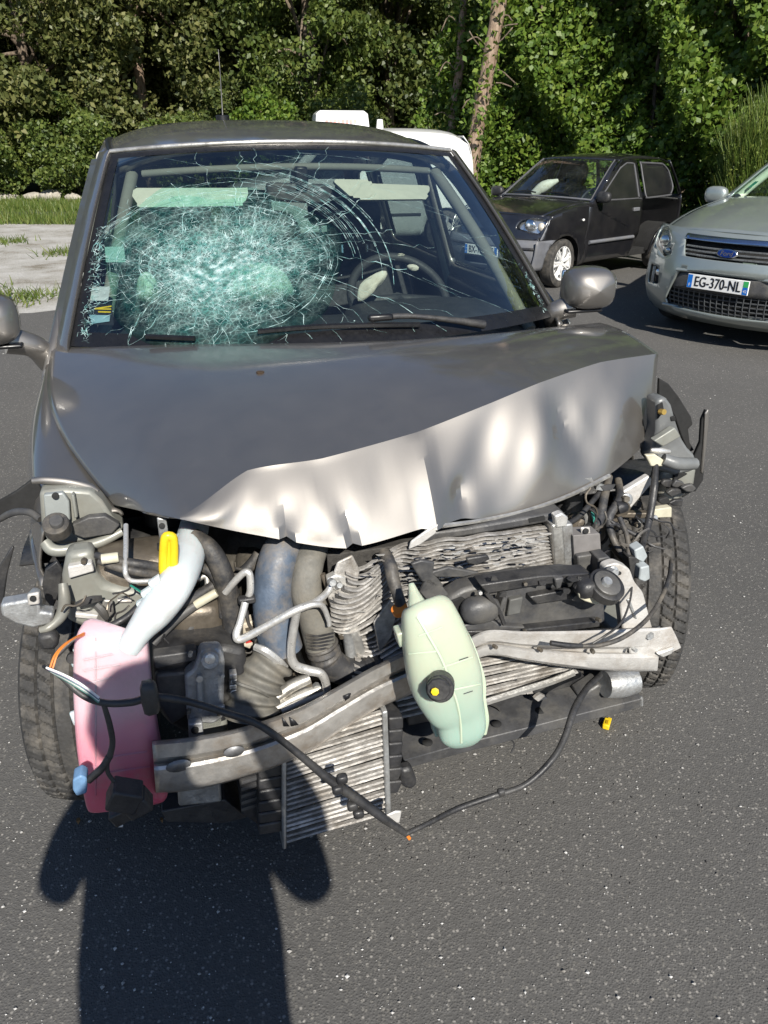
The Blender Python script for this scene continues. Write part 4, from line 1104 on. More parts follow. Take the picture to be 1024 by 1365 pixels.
for s in (-1, 1):       # wheel-arch liners
    V = []
    for i in range(17):
        a = math.pi*(0.02+0.96*i/16)
        for x in (0.50, 0.70, 0.865): V.append(Vector((s*x, 0.40*math.cos(a), 0.335+0.40*math.sin(a))))
    keep = 10
    link_mesh('arch_liner', V[:keep*3], grid_faces(3, keep, flip=s > 0), BLACK_PL, CAR, solid=0.004)
    V = [Vector((s*x, 2.685+0.37*math.cos(math.pi*i/16), 0.33+0.37*math.sin(math.pi*i/16))) for i in range(17) for x in (0.5, 0.7, 0.86)]
    link_mesh('arch_liner', V, grid_faces(3, 17, flip=s > 0), BLACK_PL, CAR, solid=0.004)
    tube('drive_shaft', [(s*0.2, 0.05, 0.30), (s*0.72, 0, 0.318)], 0.02, ENGINE, CAR, 8, 2)
box('underbody', (0, 1.75, 0.21), (1.55, 2.7, 0.05), DARK, CAR)

# --- crushed front: engine, radiators, hoses, tanks
def part(o, *kids): return o
# engine mass deep in the bay
eng = lump('engine_block', (-0.05, -0.02, 0.55), (0.85, 0.36, 0.52), ENGINE)
for k in range(4): lump('inlet_runner', (-0.36+0.14*k, -0.17, 0.66), (0.08, 0.12, 0.17), ENGINE, 0.1, eng, 2)
for k in range(6): tube('engine_bolt', [(-0.42+0.13*k, -0.195, 0.48), (-0.42+0.13*k, -0.215, 0.48)], 0.011, STEEL, eng, 6, 1)
lump('gearbox', (-0.44, -0.05, 0.42), (0.40, 0.30, 0.34), ENGINE)
lump('alternator', LY(190, 760, -0.22), (0.26, 0.14, 0.13), BRONZE, 0.02, e=0.75)
lump('oil_filter_housing', LY(262, 825, -0.30), (0.12, 0.10, 0.12), BRONZE, 0.06)
lump('oil_filter_housing', LY(228, 800, -0.22), (0.10, 0.10, 0.12), ENGINE, 0.06)
for a in ((-0.52, 0.10), (0.52, 0.14)):
    tube('suspension_strut', [(a[0]*1.1, 0.03, 0.32), (a[0]*1.05, 0.06, 0.82)], 0.05, BLACK_PL, CAR, 12, 3)
box('subframe', (0, 0.05, 0.24), (1.1, 0.45, 0.07), DARK, CAR, bevel=0.02)
for s in (-1, 1): box('chassis_rail', (s*0.50, -0.12, 0.46), (0.08, 0.60, 0.11), CHASSIS, CAR, bevel=0.012)
for i in range(6):
    a = random.uniform(150, 300); tube('fuel_line', [LY(300+i*17, 745+random.uniform(-5, 15), -0.16), LY(310+i*15, 800, -0.19), LY(330+i*14, 850+i*6, -0.2), LY(330+i*18, 900, -0.22)], 0.007+0.002*(i % 2), (RUBBER, ENGINE, STEEL)[i % 3], CAR, 7, 5)

# passenger-side lamp mounting and inner wing
pl_ = pplate('lamp_mount', [(52, 656), (88, 652), (122, 655), (136, 668), (150, 690), (166, 703), (158, 714), (120, 722), (84, 728), (62, 722), (55, 700)], -0.17, 0.05, CHASSIS, CAR, bevel=0.008)
ptube('mount_lip', [(60, 722, -0.19, 8), (72, 733, -0.20, 9), (100, 731, -0.20, 8), (135, 722, -0.19, 7), (163, 708, -0.18, 6)], CHASSIS, pl_, 10)
pplate('mount_cover', [(96, 700), (118, 690), (140, 688), (160, 700), (150, 712), (112, 718), (96, 712)], -0.20, 0.02, GREY_PL, pl_)
pplate('mount_face', [(58, 660), (84, 657), (92, 668), (94, 694), (70, 698), (60, 690)], -0.19, 0.015, M('pale_mount_face', (0.30, 0.32, 0.31), 0.38, 0.2, 0.1, 9), pl_)
pplate('mount_rib', [(95, 660), (99, 660), (104, 690), (99, 692)], -0.195, 0.02, CHASSIS, pl_)
pdisc('mount_hole', 74, 661, -0.193, 4.5, 0.006, DARK, pl_)
g = pdisc('rubber_buffer', 76, 702, -0.235, 17, 0.03, RUBBER, pl_, (0, -0.5, 0.8)); pdisc('buffer_cap', 76, 697, -0.245, 9, 0.02, GREY_PL, g, (0, -0.5, 0.8))
pplate('inner_wing', [(88, 738), (124, 734), (128, 764), (140, 780), (165, 786), (205, 786), (212, 810), (206, 832), (150, 838), (112, 838), (88, 828), (82, 770)], -0.30, 0.05, CHASSIS, CAR, bevel=0.012)
iw = CAR.children[-1] if False else [o for o in CAR.children if o.name.startswith('inner_wing')][0]
pplate('wing_flange', [(90, 756), (122, 750), (126, 762), (92, 772)], -0.315, 0.02, WHITE_MET, iw)
pplate('wing_flange', [(100, 817), (138, 821), (138, 828), (100, 824)], -0.315, 0.02, WHITE_MET, iw)
pplate('wing_flange', [(156, 800), (176, 800), (176, 804), (156, 804)], -0.312, 0.015, WHITE_MET, iw)
pplate('bracket_tab', [(124, 838), (138, 800), (150, 800), (152, 818), (138, 832)], -0.335, 0.006, ALU, CAR)
ptube('wiring_clip', [(102, 806, -.34, 4), (120, 800, -.345, 6), (136, 797, -.34, 4)], BLACK_PL, CAR, 6)
ptube('wiring_clip', [(128, 806, -.34, 5), (136, 814, -.345, 6), (142, 824, -.34, 4)], GREY_PL, CAR, 6)
# bent bracket beside the tyre
pplate('bumper_bracket', [(0, 806), (36, 800), (42, 792), (52, 795), (54, 816), (72, 818), (70, 832), (44, 838), (20, 832), (2, 822)], -0.40, 0.03, STEEL, CAR, bevel=0.005)
bb = [o for o in CAR.children if o.name.startswith('bumper_bracket')][0]
pplate('bracket_tongue', [(36, 793), (52, 790), (53, 806), (37, 808)], -0.415, 0.008, WHITE_MET, bb); pdisc('bracket_hole', 44, 798, -0.418, 4, 0.004, DARK, bb)
ptube('bent_arm', [(84, 778, -.33, 6), (86, 800, -.35, 8), (82, 820, -.38, 8), (66, 836, -.40, 6), (54, 840, -.40, 5)], CHASSIS, CAR, 10)
pplate('liner_scrap', [(60, 760), (76, 748), (84, 760), (80, 790), (70, 812), (60, 800), (56, 780)], -0.28, 0.01, BLACK_PL, CAR)
ptube('arch_edge', [(-4, 694, -.05, 4), (18, 683, -.10, 5), (40, 683, -.13, 5), (54, 692, -.15, 5)], GREY_PL, CAR, 8)
pplate('liner_scrap', [(-6, 800), (-4, 760), (16, 728), (19, 730), (10, 765), (4, 808)], -0.10, 0.008, BLACK_PL, CAR)
pplate('torn_liner_and_shade', [(-8, 672), (20, 656), (46, 637), (57, 655), (60, 690), (40, 686), (18, 686), (-8, 698)], -0.03, 0.012, DARK, CAR)  # dark sheet added to stand for the car's shadow beside the wing
pplate('sensor', [(48, 850), (70, 845), (80, 856), (74, 868), (54, 868)], -0.42, 0.03, BLACK_PL, CAR, bevel=0.008)

# coolant pipes and cables, passenger side
ptube('refrigerant_hose', [(128, 740, -.34, 4.5), (150, 746, -.36, 6), (185, 752, -.37, 6.5), (218, 757, -.36, 6)], RUBBER, CAR)
ptube('refrigerant_hose', [(132, 748, -.35, 4.5), (160, 757, -.37, 6), (190, 763, -.375, 6.5), (216, 768, -.365, 6)], RUBBER, CAR)
pdisc('hose_coupling', 147, 744, -.375, 7, 0.03, M('ivory_plastic', (0.50, 0.47, 0.36), 0.5), CAR, (1, 0, 0))
ptube('brake_pipe', [(168, 700, -.28, 3.5), (168, 730, -.34, 3.5), (167, 758, -.385, 3.5), (170, 770, -.39, 3.5), (180, 775, -.39, 3.5), (206, 774, -.385, 3.5)], ALU_BRIGHT, CAR, 8)
ptube('wiring_loom', [(70, 880, -.46, 3), (100, 852, -.44, 4), (140, 838, -.42, 5), (170, 822, -.41, 5), (192, 800, -.40, 5), (206, 780, -.39, 4)], BLACK_PL, CAR)
ptube('wiring_loom', [(110, 848, -.43, 3), (150, 842, -.425, 5), (190, 838, -.41, 5), (225, 815, -.37, 6), (270, 790, -.33, 7), (300, 770, -.31, 7)], RUBBER, CAR)
ptube('wiring_loom', [(205, 858, -.38, 5), (235, 825, -.36, 7), (265, 803, -.34, 7), (295, 782, -.32, 7)], GREY_PL, CAR)
ptube('wiring_loom', [(250, 860, -.35, 6), (255, 835, -.34, 7), (275, 815, -.33, 6)], GREY_PL, CAR)
pdisc('hose_coupling', 275, 798, -.35, 6, 0.05, M('ivory_plastic', (0.5, 0.47, 0.36)), CAR, (0.9, 0, 0.45))
ptube('heater_hose', [(258, 712, -.30, 9), (280, 732, -.33, 13), (296, 762, -.34, 14), (306, 800, -.345, 14), (311, 850, -.35, 13), (308, 905, -.36, 12)], RUBBER, CAR, 14)
ptube('heater_hose', [(262, 752, -.31, 6), (284, 765, -.33, 7), (296, 790, -.34, 7), (298, 822, -.345, 6)], RUBBER, CAR, 10)
ptube('heater_hose', [(345, 738, -.27, 7), (332, 756, -.28, 8), (312, 772, -.29, 8)], RUBBER, CAR, 10)
ptube('return_pipe', [(264, 772, -.30, 4), (275, 768, -.30, 4), (276, 784, -.31, 4), (268, 800, -.31, 4)], ALU, CAR, 8)
pplate('hanging_bracket', [(209, 690), (222, 692), (224, 708), (220, 722), (213, 722)], -0.30, 0.006, STEEL, CAR)
pdisc('bracket_hole', 216, 701, -0.302, 4, 0.004, DARK, [o for o in CAR.children if o.name.startswith('hanging_bracket')][0])
# dipstick
dq = [(225, 714), (231, 718), (232, 745), (230, 762), (224, 766), (218, 762), (218, 740), (220, 718)]
tube('dipstick_handle', [LY(a, b, -0.415) for a, b in dq+dq[:2]], [0.0085]*10, YELLOW, CAR, 8, 4)
pplate('dipstick_web', [(222, 718), (229, 720), (229, 760), (221, 762)], -0.418, 0.006, YELLOW, [o for o in CAR.children if o.name.startswith('dipstick_handle')][0], bevel=0.002)

# washer tank and filler neck
def loft(name, st, mat, parent, e=0.6, nseg=28, n=5, yr=0.6, **k):
    """stations (px, py, car-y, half-width px, depth ratio) -> rounded body"""
    P = []
    for a in st:
        c = LY(a[0], a[1], a[2]); P.append((*c, pr(c, a[3]), pr(c, a[3])*a[4]))
    Q = catmull(P, n); V = []
    for i, q in enumerate(Q):
        d = Vector(Q[min(i+1, len(Q)-1)][:3])-Vector(Q[max(i-1, 0)][:3]); d.normalize()
        sx = Vector((1, 0, 0)); sx = (sx-d*sx.dot(d)).normalized(); syv = d.cross(sx)
        for a in lin(0, 2*math.pi, nseg+1)[:-1]:
            ca, sa = math.cos(a), math.sin(a)
            V.append(Vector(q[:3])+sx*q[3]*math.copysign(abs(ca)**e, ca)+syv*q[4]*math.copysign(abs(sa)**e, sa))
    F = grid_faces(nseg, len(Q), closed_u=True)+[tuple(reversed(range(nseg))), tuple((len(Q)-1)*nseg+i for i in range(nseg))]
    o = link_mesh(name, V, F, mat, parent, sharp=55, **k)
    bm = bmesh.new(); bm.from_mesh(o.data); bmesh.ops.recalc_face_normals(bm, faces=bm.faces[:]); bm.to_mesh(o.data); bm.free(); return o
def milky(name, stops, axis_scale, sss=0.6, rough=0.32, trans=0.25, mark=0.5):
    """translucent moulded plastic coloured by height: liquid tint low down, any sunlit top painted in"""
    t = NT(name); g = t.node('ShaderNodeTexCoord'); sp_ = t.node('ShaderNodeSeparateXYZ'); t.link(g.outputs['Object'], sp_.inputs[0])
    mr = t.node('ShaderNodeMapRange'); mr.inputs[1].default_value, mr.inputs[2].default_value = axis_scale; t.link(sp_.outputs[2], mr.inputs[0])
    v = t.coord('Object'); h = t.math('ADD', mr.outputs[0], t.math('MULTIPLY', t.math('SUBTRACT', t.noise(v, 9, 3), 0.5), 0.25))
    c = t.ramp(h, stops); c = t.mix(t.ramp(t.noise(v, 16, 6, 0.7), [(0.5, (0, 0, 0)), (0.8, (mark,)*3)]), c, (0.36, 0.31, 0.27))
    t.link(c, t.b.inputs['Base Color']); t.b.inputs['Roughness'].default_value = rough
    t.b.inputs['Subsurface Weight'].default_value = sss; t.b.inputs['Subsurface Radius'].default_value = (0.05, 0.03, 0.03); t.b.inputs['Subsurface Scale'].default_value = 0.6
    t.b.inputs['Transmission Weight'].default_value = 0.0
    t.bump(t.noise(v, 30, 3), 0.08, 0.004); return t.m
PINK = milky('pink_milky_plastic', [(0.0, (0.58, 0.10, 0.16)), (0.45, (0.60, 0.12, 0.19)), (0.52, (0.62, 0.20, 0.27)), (0.8, (0.64, 0.28, 0.34)), (1.0, (0.66, 0.44, 0.48))], (0.36, 0.64))  # red liquid low down; sunlight on the upper tank painted as paler stops
NECKM = milky('white_milky_plastic', [(0.0, (0.52, 0.57, 0.60)), (1.0, (0.56, 0.60, 0.61))], (0.5, 0.8))
GREENT = milky('green_milky_plastic', [(0.0, (0.12, 0.38, 0.42)), (0.22, (0.17, 0.42, 0.42)), (0.30, (0.30, 0.45, 0.39)), (0.7, (0.36, 0.46, 0.38)), (1.0, (0.43, 0.47, 0.36))], (0.38, 0.72), mark=0.4)
tank = loft('washer_tank', [(152, 843, -.43, 30, .5), (150, 848, -.435, 44, .55), (150, 870, -.445, 47, .6), (152, 920, -.46, 49, .6), (158, 980, -.475, 51, .6), (168, 1040, -.49, 52, .55), (172, 1062, -.495, 50, .5), (172, 1070, -.50, 40, .4)], PINK, CAR, 0.42)
for a, b in ((98, 884), (100, 962), (104, 876)):
    pplate('tank_lug', [(a-8, b-10), (a+8, b-14), (a+10, b+8), (a-2, b+6)], -0.44, 0.01, NECKM, tank)
pdisc('tank_grommet', 96, 877, -0.455, 7, 0.012, BLACK_PL, tank)
neck = ptube('filler_neck', [(262, 690, -.18, 18), (256, 716, -.27, 20), (249, 748, -.36, 22), (232, 782, -.435, 24), (208, 814, -.455, 24), (190, 836, -.46, 19), (180, 850, -.462, 17), (172, 862, -.462, 18)], NECKM, CAR, 20, 6)
for a in ((254, 724, -.29, 22), (196, 829, -.457, 21)):
    c = LY(a[0], a[1], a[2]); d = (LY(a[0]-10, a[1]+14, a[2]-0.005)-c).normalized(); r = pr(c, a[3]); V, F = tube_data([c-d*0.008, c, c+d*0.008], [r*0.93, r, r*0.93], 20); link_mesh('neck_collar', V, F, NECKM, neck)
for a, b in ((200, 778), (190, 792), (184, 806)): pplate('neck_tooth', [(a-3, b), (a+12, b-10), (a+16, b+6), (a+2, b+10)], -0.452, 0.012, NECKM, neck, bevel=0.002)

# control box with cast cover
hb = pplate('control_box', rounded([(203, 878), (230, 868), (300, 862), (328, 868), (330, 900), (310, 935), (300, 972), (250, 980), (222, 965), (205, 930)], 8), -0.42, 0.12, BLACK_PL, CAR, bevel=0.012)
pplate('box_panel', rounded([(206, 900), (254, 896), (256, 950), (228, 968), (210, 940)], 6), -0.435, 0.02, GREY_PL, hb, bevel=0.006)
pplate('box_edge', [(204, 876), (262, 868), (264, 880), (206, 892)], -0.44, 0.03, GREY_PL, hb)
CAST = M('cast_aluminium', (0.42, 0.43, 0.44), 0.5, 0.5, 0.25, 30, 0.5, dirt=(0.25, 0.24, 0.22), dirt_amt=0.5)
cc = pplate('cast_cover', rounded([(268, 868), (294, 866), (300, 880), (298, 958), (284, 966), (250, 964), (246, 902), (258, 894)], 6), -0.455, 0.035, CAST, CAR, bevel=0.006)
pdisc('cover_boss', 280, 878, -0.465, 12, 0.025, CAST, cc); pdisc('boss_hole', 280, 878, -0.479, 7, 0.006, ALU_BRIGHT, cc)
pplate('cover_rib', rounded([(262, 904), (270, 902), (272, 950), (264, 952)], 3), -0.468, 0.02, CAST, cc); pdisc('cover_screw', 266, 904, -0.478, 5, 0.012, STEEL, cc)
pplate('cover_lug', [(251, 966), (270, 964), (272, 988), (262, 992), (252, 986)], -0.475, 0.02, CAST, cc); pdisc('lug_hole', 260, 973, -0.477, 5, 0.006, DARK, cc)
pplate('lamp_foot', [(236, 1040), (294, 1034), (296, 1070), (238, 1076)], -0.47, 0.06, STEEL, CAR, bevel=0.006)
pplate('foot_plate', [(215, 1082), (300, 1066), (330, 1090), (300, 1098), (222, 1096)], -0.44, 0.12, BLACK_PL, CAR)
box('relay_housing', LY(268, 850, -0.30), (0.11, 0.08, 0.10), BRONZE, CAR, bevel=0.01)
pplate('strap', [(286, 944), (300, 941), (301, 950), (288, 953)], -0.46, 0.01, WHITE_MET, CAR)
for k in range(4): pplate('connector_block', [(306+(k % 2)*3, 900+k*7), (316, 899+k*7), (316, 904+k*7), (306, 905+k*7)], -0.44, 0.02, ALU_BRIGHT, CAR, bevel=0.001)

# charge-air hose with bellows
ptube('charge_air_hose', [(384, 728, -.30, 26), (372, 745, -.33, 27), (364, 790, -.36, 27), (368, 835, -.375, 28), (376, 866, -.385, 28)], HOSE_BLUE, CAR, 22)
ca = [o for o in CAR.children if o.name.startswith('charge_air_hose')][0]
cl = ptube('hose_clamp', [(340, 862, -.42, 5), (354, 868, -.435, 6), (370, 880, -.435, 6), (380, 889, -.42, 5)], ALU_BRIGHT, ca, 6)
bp = [(366, 876), (354, 892), (346, 908), (340, 924), (336, 940), (334, 956)]
bl_ = []
for i, (a, b) in enumerate(catmull([(*p,) for p in bp], 6)):
    f = i/30; bl_.append((a, b, -.395-0.05*f, 29+6*f+3.6*math.sin(i*2*math.pi/6)))
ptube('bellows_hose', bl_, HOSE_TAN, CAR, 24, 2)
for j in range(4):
    ptube('bellows_strap', [(308+2*j, 892+16*j, -.46, 2), (322, 897+16*j, -.475, 2.5), (345, 905+16*j, -.475, 2.5), (362, 915+16*j, -.455, 2)], HOSE_TAN, CAR, 5) if j in (1,) else None
ptube('radiator_hose', [(420, 728, -.32, 19), (412, 750, -.35, 20), (408, 785, -.375, 21), (420, 825, -.385, 22), (428, 862, -.39, 21)], HOSE_TAN, CAR, 20)
lower = []
for i, (a, b, y, r) in enumerate(catmull([(428, 858, -.39, 22), (436, 878, -.395, 21), (454, 892, -.40, 20), (480, 894, -.40, 19), (508, 886, -.395, 18)], 8)):
    lower.append((a, b, y, r+(1.6*math.sin(i*2.1) if i < 8 or i > 25 else 0)))
ptube('radiator_hose', lower, RUBBER, CAR, 20, 2)
for k in range(5): ptube('hose_ring', [(408+0.8*k, 846+4.5*k, -.41, 1.6), (424, 848+4.5*k, -.43, 1.8), (444, 844+4.5*k, -.41, 1.6)], RUBBER, CAR, 6)
# bare metal pipes
def pipe(pts, m=ALU_BRIGHT): return ptube('metal_pipe', pts, m, CAR, 10, 6)
pipe([(300, 790, -.36, 5), (322, 766, -.37, 5), (332, 764, -.375, 5), (334, 785, -.38, 5), (331, 797, -.38, 5)])
box('pipe_clip', LY(329, 799, -.385), (0.035, 0.02, 0.014), BLACK_PL, CAR)
pipe([(327, 803, -.40, 5), (320, 830, -.42, 5), (315, 846, -.43, 5.5), (322, 852, -.435, 5.5), (360, 832, -.445, 5.5), (395, 813, -.45, 5.5), (420, 803, -.44, 5.5), (436, 790, -.42, 5), (443, 778, -.41, 4.5)])
pipe([(396, 815, -.445, 5.5), (392, 835, -.44, 6), (388, 868, -.435, 6), (393, 886, -.435, 6.5), (410, 893, -.435, 6.5), (428, 898, -.44, 6), (435, 912, -.44, 5.5), (436, 924, -.44, 5)])
pipe([(398, 812, -.45, 5), (416, 806, -.45, 4.5), (430, 808, -.445, 4), (438, 826, -.44, 3.5), (439, 834, -.44, 3)])
pipe([(362, 936, -.42, 8), (385, 917, -.41, 9), (412, 904, -.40, 8)], ALU); pipe([(365, 946, -.43, 7), (395, 930, -.42, 8), (432, 916, -.41, 7)], ALU); pipe([(375, 948, -.44, 4), (400, 936, -.43, 5), (432, 924, -.42, 5)], WHITE_MET)
pipe([(446, 780, -.38, 5), (450, 800, -.385, 6), (462, 840, -.385, 7), (468, 874, -.385, 8)], STEEL); pipe([(455, 780, -.375, 7), (464, 820, -.38, 8), (474, 850, -.38, 9), (480, 876, -.38, 9)], ALU)
ptube('metal_pipe', [(430, 765, -.38, 4), (438, 786, -.385, 4), (446, 820, -.385, 4), (456, 850, -.385, 4)], BRONZE, CAR, 8)
pplate('pipe_flange', [(436, 772), (448, 766), (462, 770), (464, 782), (448, 788), (438, 784)], -0.41, 0.02, ALU_BRIGHT, CAR)
pdisc('flange_bolt', 443, 776, -0.425, 5, 0.015, STEEL, CAR); pdisc('flange_bolt', 452, 779, -0.425, 4, 0.015, STEEL, CAR)
pplate('label_plate', [(324, 832), (344, 826), (348, 852), (334, 866), (324, 862)], -0.33, 0.03, M('dusty_label', (0.45, 0.40, 0.32), 0.7, 0, 0.3, 60), CAR)
for k in range(3): pplate('label_bar', [(327, 838+k*8), (343, 834+k*8), (344, 838+k*8), (328, 842+k*8)], -0.333, 0.002, RED_PAINT if k == 2 else BRONZE, CAR, bevel=0)

# crumpled condenser and radiator
def fin_core(name, corners, y_fn, rows, seg, crumple, rfin=0.0022, mat=FIN, parent=CAR, depthz=0.010):
    """corners TL, TR, BR, BL in photo pixels; each row is one flat bent tube of the core"""
    TL, TR, BR, BL = [np.array(c, float) for c in corners]; V, F = [], []
    hh = None
    for r_ in range(rows):
        v = r_/(rows-1); b = len(V); hrow = random.uniform(0.85, 1.2)
        for s_ in range(seg+1):
            u = s_/seg; p = (TL*(1-u)+TR*u)*(1-v)+(BL*(1-u)+BR*u)*v
            dx, dy, dd = crumple(u, v)
            q = LY(p[0]+dx, p[1]+dy, y_fn(u, v)+dd)
            pitch = pr(q, np.linalg.norm(BL-TL)*(1-u)/rows+np.linalg.norm(BR-TR)*u/rows); h = pitch*0.20*hrow
            for (a, c_) in ((-1, 0), (0, -1), (1, 0)): V.append(q+Vector((0, c_*0.004, a*h)))
            V.append(q+Vector((0, depthz, h))); V.append(q+Vector((0, depthz, -h)))
        for s_ in range(seg):
            i = b+s_*5; j = i+5
            for k in range(5): F.append((i+k, j+k, j+(k+1) % 5, i+(k+1) % 5))
    return link_mesh(name, V, F, mat, parent, smooth=False, kind='stuff')
rad = empty('radiator_pack', (0, 0, 0)); rad.parent = CAR
def cr1(u, v):
    a = math.exp(-(u/0.22)**2)
    dx = 16*a*math.sin(v*9+1)+5*math.sin(v*21+u*7)*math.exp(-(u/0.3)**2)
    dy = 26*a*(math.sin(u*9+0.5)+0.4*math.sin(v*6))-10*math.exp(-((u-0.28)/0.08)**2)*math.sin(v*5)+1.6*math.sin(u*34+v*11)*math.exp(-((u-0.45)/0.3)**2)
    dd = 0.05*math.exp(-((u-0.35)/0.12)**2)*math.exp(-((v-0.65)/0.3)**2)-0.04*a*math.sin(v*7)
    return dx, dy+random.uniform(-.35, .35), dd
fin_core('condenser_core', ((440, 742), (742, 702), (758, 800), (470, 905)), lambda u, v: -.40+0.04*u-0.03*v, 24, 60, cr1, parent=rad)
pplate('core_backing', [(436, 740), (742, 700), (764, 800), (780, 905), (640, 950), (540, 965), (470, 910), (440, 800)], -0.35, 0.03, FIN_DARK, rad)
fin_core('radiator_core', ((520, 880), (770, 842), (770, 895), (528, 958)), lambda u, v: -.43, 11, 40, lambda u, v: (0, 1.0*math.sin(u*9+v*31), 0.003*math.sin(u*12)), parent=rad)
ptube('core_rail', [(640, 938, -.45, 5), (690, 922, -.45, 5), (735, 908, -.45, 5), (765, 896, -.45, 5)], ALU, rad, 6)
for x0, x1, m in ((736, 750, ALU), (749, 764, STEEL)):
    pplate('header_tank', rounded([(x0, 700), (x1, 698), (x1+6, 772), (x0+5, 776)], 3), -0.385 if m == ALU else -0.375, 0.05, m, rad, bevel=0.006)
pplate('header_bracket', [(740, 688), (750, 684), (758, 690), (756, 702), (742, 704)], -0.39, 0.02, ALU_BRIGHT, rad)
# scraps of torn core skin
for i in range(34):
    u, v = random.random(), random.random(); a, b = 470+250*u, 735+40*v-30*u; s_ = random.uniform(6, 20); w_ = random.uniform(0.8, 2.0)
    pplate('fin_scrap', [(a, b), (a+s_, b-w_*random.uniform(0, 1)), (a+s_*0.9, b+w_), (a+s_*0.3, b+w_*1.3)], -0.425-random.uniform(0, .012), 0.003, FIN if i % 3 else ALU_BRIGHT, rad, bevel=0)
for pts in ([(436, 790), (450, 750), (470, 740), (480, 760), (474, 800), (462, 840), (446, 830)], [(498, 830), (520, 800), (530, 812), (522, 850), (506, 870)]):
    pplate('torn_core_skin', pts, -0.405, 0.006, FIN, rad)
# top tie bar
pplate('tie_bar', [(560, 712), (620, 704), (700, 690), (752, 682), (756, 692), (700, 702), (620, 716), (566, 724)], -0.36, 0.05, GREY_PL, CAR, bevel=0.006)
pplate('tie_bar_slot', [(705, 692), (726, 688), (727, 693), (706, 697)], -0.362, 0.004, DARK, CAR, bevel=0)
ptube('vent_hose', [(512, 735, -.40, 8), (520, 752, -.43, 9), (524, 772, -.45, 9), (530, 792, -.47, 8), (537, 815, -.485, 8)], RUBBER, CAR, 14)
pdisc('spring_clip', 533, 813, -.49, 11, 0.012, ORANGE, CAR, (0.4, 0.1, -1))
for pts, m in (([(548, 752), (562, 747), (580, 750), (578, 764), (592, 782), (580, 783), (562, 775)], GREY_PL), ([(572, 764), (598, 756), (640, 764), (618, 770), (582, 770)], GREY_PL), ([(622, 745), (650, 740), (654, 746), (636, 754), (624, 752)], BLACK_PL), ([(560, 790), (570, 768), (590, 782), (604, 800), (596, 814), (574, 806)], GREY_PL)):
    pplate('plastic_shard', pts, -0.455, 0.01, m, CAR)

# broken fan shroud
sh = pplate('fan_shroud', [(596, 800), (618, 786), (650, 778), (700, 770), (760, 765), (792, 768), (806, 790), (808, 832), (760, 840), (690, 848), (640, 853), (602, 850)], -0.47, 0.05, GREY_PL, CAR, bevel=0.008)
pplate('shroud_lip', [(640, 780), (720, 768), (786, 764), (788, 774), (722, 780), (650, 792)], -0.50, 0.04, BLACK_PL, sh)
pplate('shroud_lip', [(604, 842), (690, 840), (800, 828), (800, 836), (692, 850), (606, 852)], -0.49, 0.03, BLACK_PL, sh)
lump('motor_bulge', LY(640, 812, -0.49), (0.085, 0.05, 0.06), GREY_PL, 0.02, sh, 3, 0.8)
pplate('shroud_hollow', [(600, 802), (616, 796), (622, 800), (616, 832), (602, 834)], -0.474, 0.006, DARK, sh)
pplate('shroud_hollow', [(655, 800), (676, 794), (672, 816), (660, 822)], -0.476, 0.008, DARK, sh)
pplate('shroud_rib', [(672, 796), (678, 794), (668, 826), (660, 828)], -0.50, 0.03, GREY_PL, sh)
pplate('shroud_pad', [(680, 800), (698, 796), (694, 818), (676, 822)], -0.482, 0.015, M('worn_grey_plastic', (0.10, 0.10, 0.095), 0.6), sh)
pplate('shroud_rib', [(706, 796), (780, 782), (800, 786), (800, 794), (716, 806)], -0.49, 0.02, BLACK_PL, sh)
ptube('shroud_wire', [(648, 790, -.50, 3), (664, 812, -.505, 3), (672, 832, -.50, 3)], BLACK_PL, sh, 6)
pplate('shroud_rib', [(612, 836), (652, 824), (668, 834), (700, 836), (700, 846), (612, 848)], -0.485, 0.02, GREY_PL, sh)
pplate('shroud_rib', [(740, 772), (752, 770), (748, 784), (742, 786)], -0.51, 0.04, GREY_PL, sh); pplate('shroud_hollow', [(756, 772), (770, 768), (768, 780), (758, 784)], -0.505, 0.006, DARK, sh)

# bumper beam: folded channel, torn in two by the blow
def channel(name, top, bot, ys, mat, prof, n=8):
    """top and bottom outlines in photo pixels; prof = (height fraction, depth offset) across the face"""
    V = []; T = catmull([(*a, y) for a, y in zip(top, ys)], n); B = catmull([(*a, y) for a, y in zip(bot, ys)], n)
    for t_, b_ in zip(T, B):
        for f, d in prof:
            V.append(LY(t_[0]*(1-f)+b_[0]*f, t_[1]*(1-f)+b_[1]*f, t_[2]+d))
    return link_mesh(name, V, grid_faces(len(prof), len(T)), mat, CAR, sharp=30, solid=0.004, soff=0, bevel=0)
chan = [(-0.02, 0.07), (0.0, 0.012), (0.06, 0.0), (0.30, 0.002), (0.36, 0.018), (0.42, 0.022), (0.50, 0.004), (0.56, 0.0), (0.90, 0.002), (0.98, 0.010), (1.02, 0.06)]
b1 = channel('bumper_beam', [(203, 990), (262, 984), (330, 970), (400, 945), (450, 918), (500, 890), (552, 866)], [(208, 1056), (265, 1049), (335, 1031), (405, 1004), (455, 973), (503, 944), (556, 920)], [-.56, -.57, -.575, -.57, -.555, -.535, -.50], BEAM_M, chan)
for (a, b, rx, ry) in ((238, 1021, 17, 8), (312, 1002, 14, 7)):
    q = [LY(a+rx*math.cos(t), b+ry*math.sin(t)-rx*math.cos(t)*0.18, -0.5795 if a > 300 else -0.569) for t in lin(0, 2*math.pi, 17)[:-1]]
    link_mesh('beam_slot', q, [tuple(range(16))], M('slot_shadow', (0.20, 0.20, 0.205), 0.5, 0.5, 0.3, 40), b1, solid=0.001)
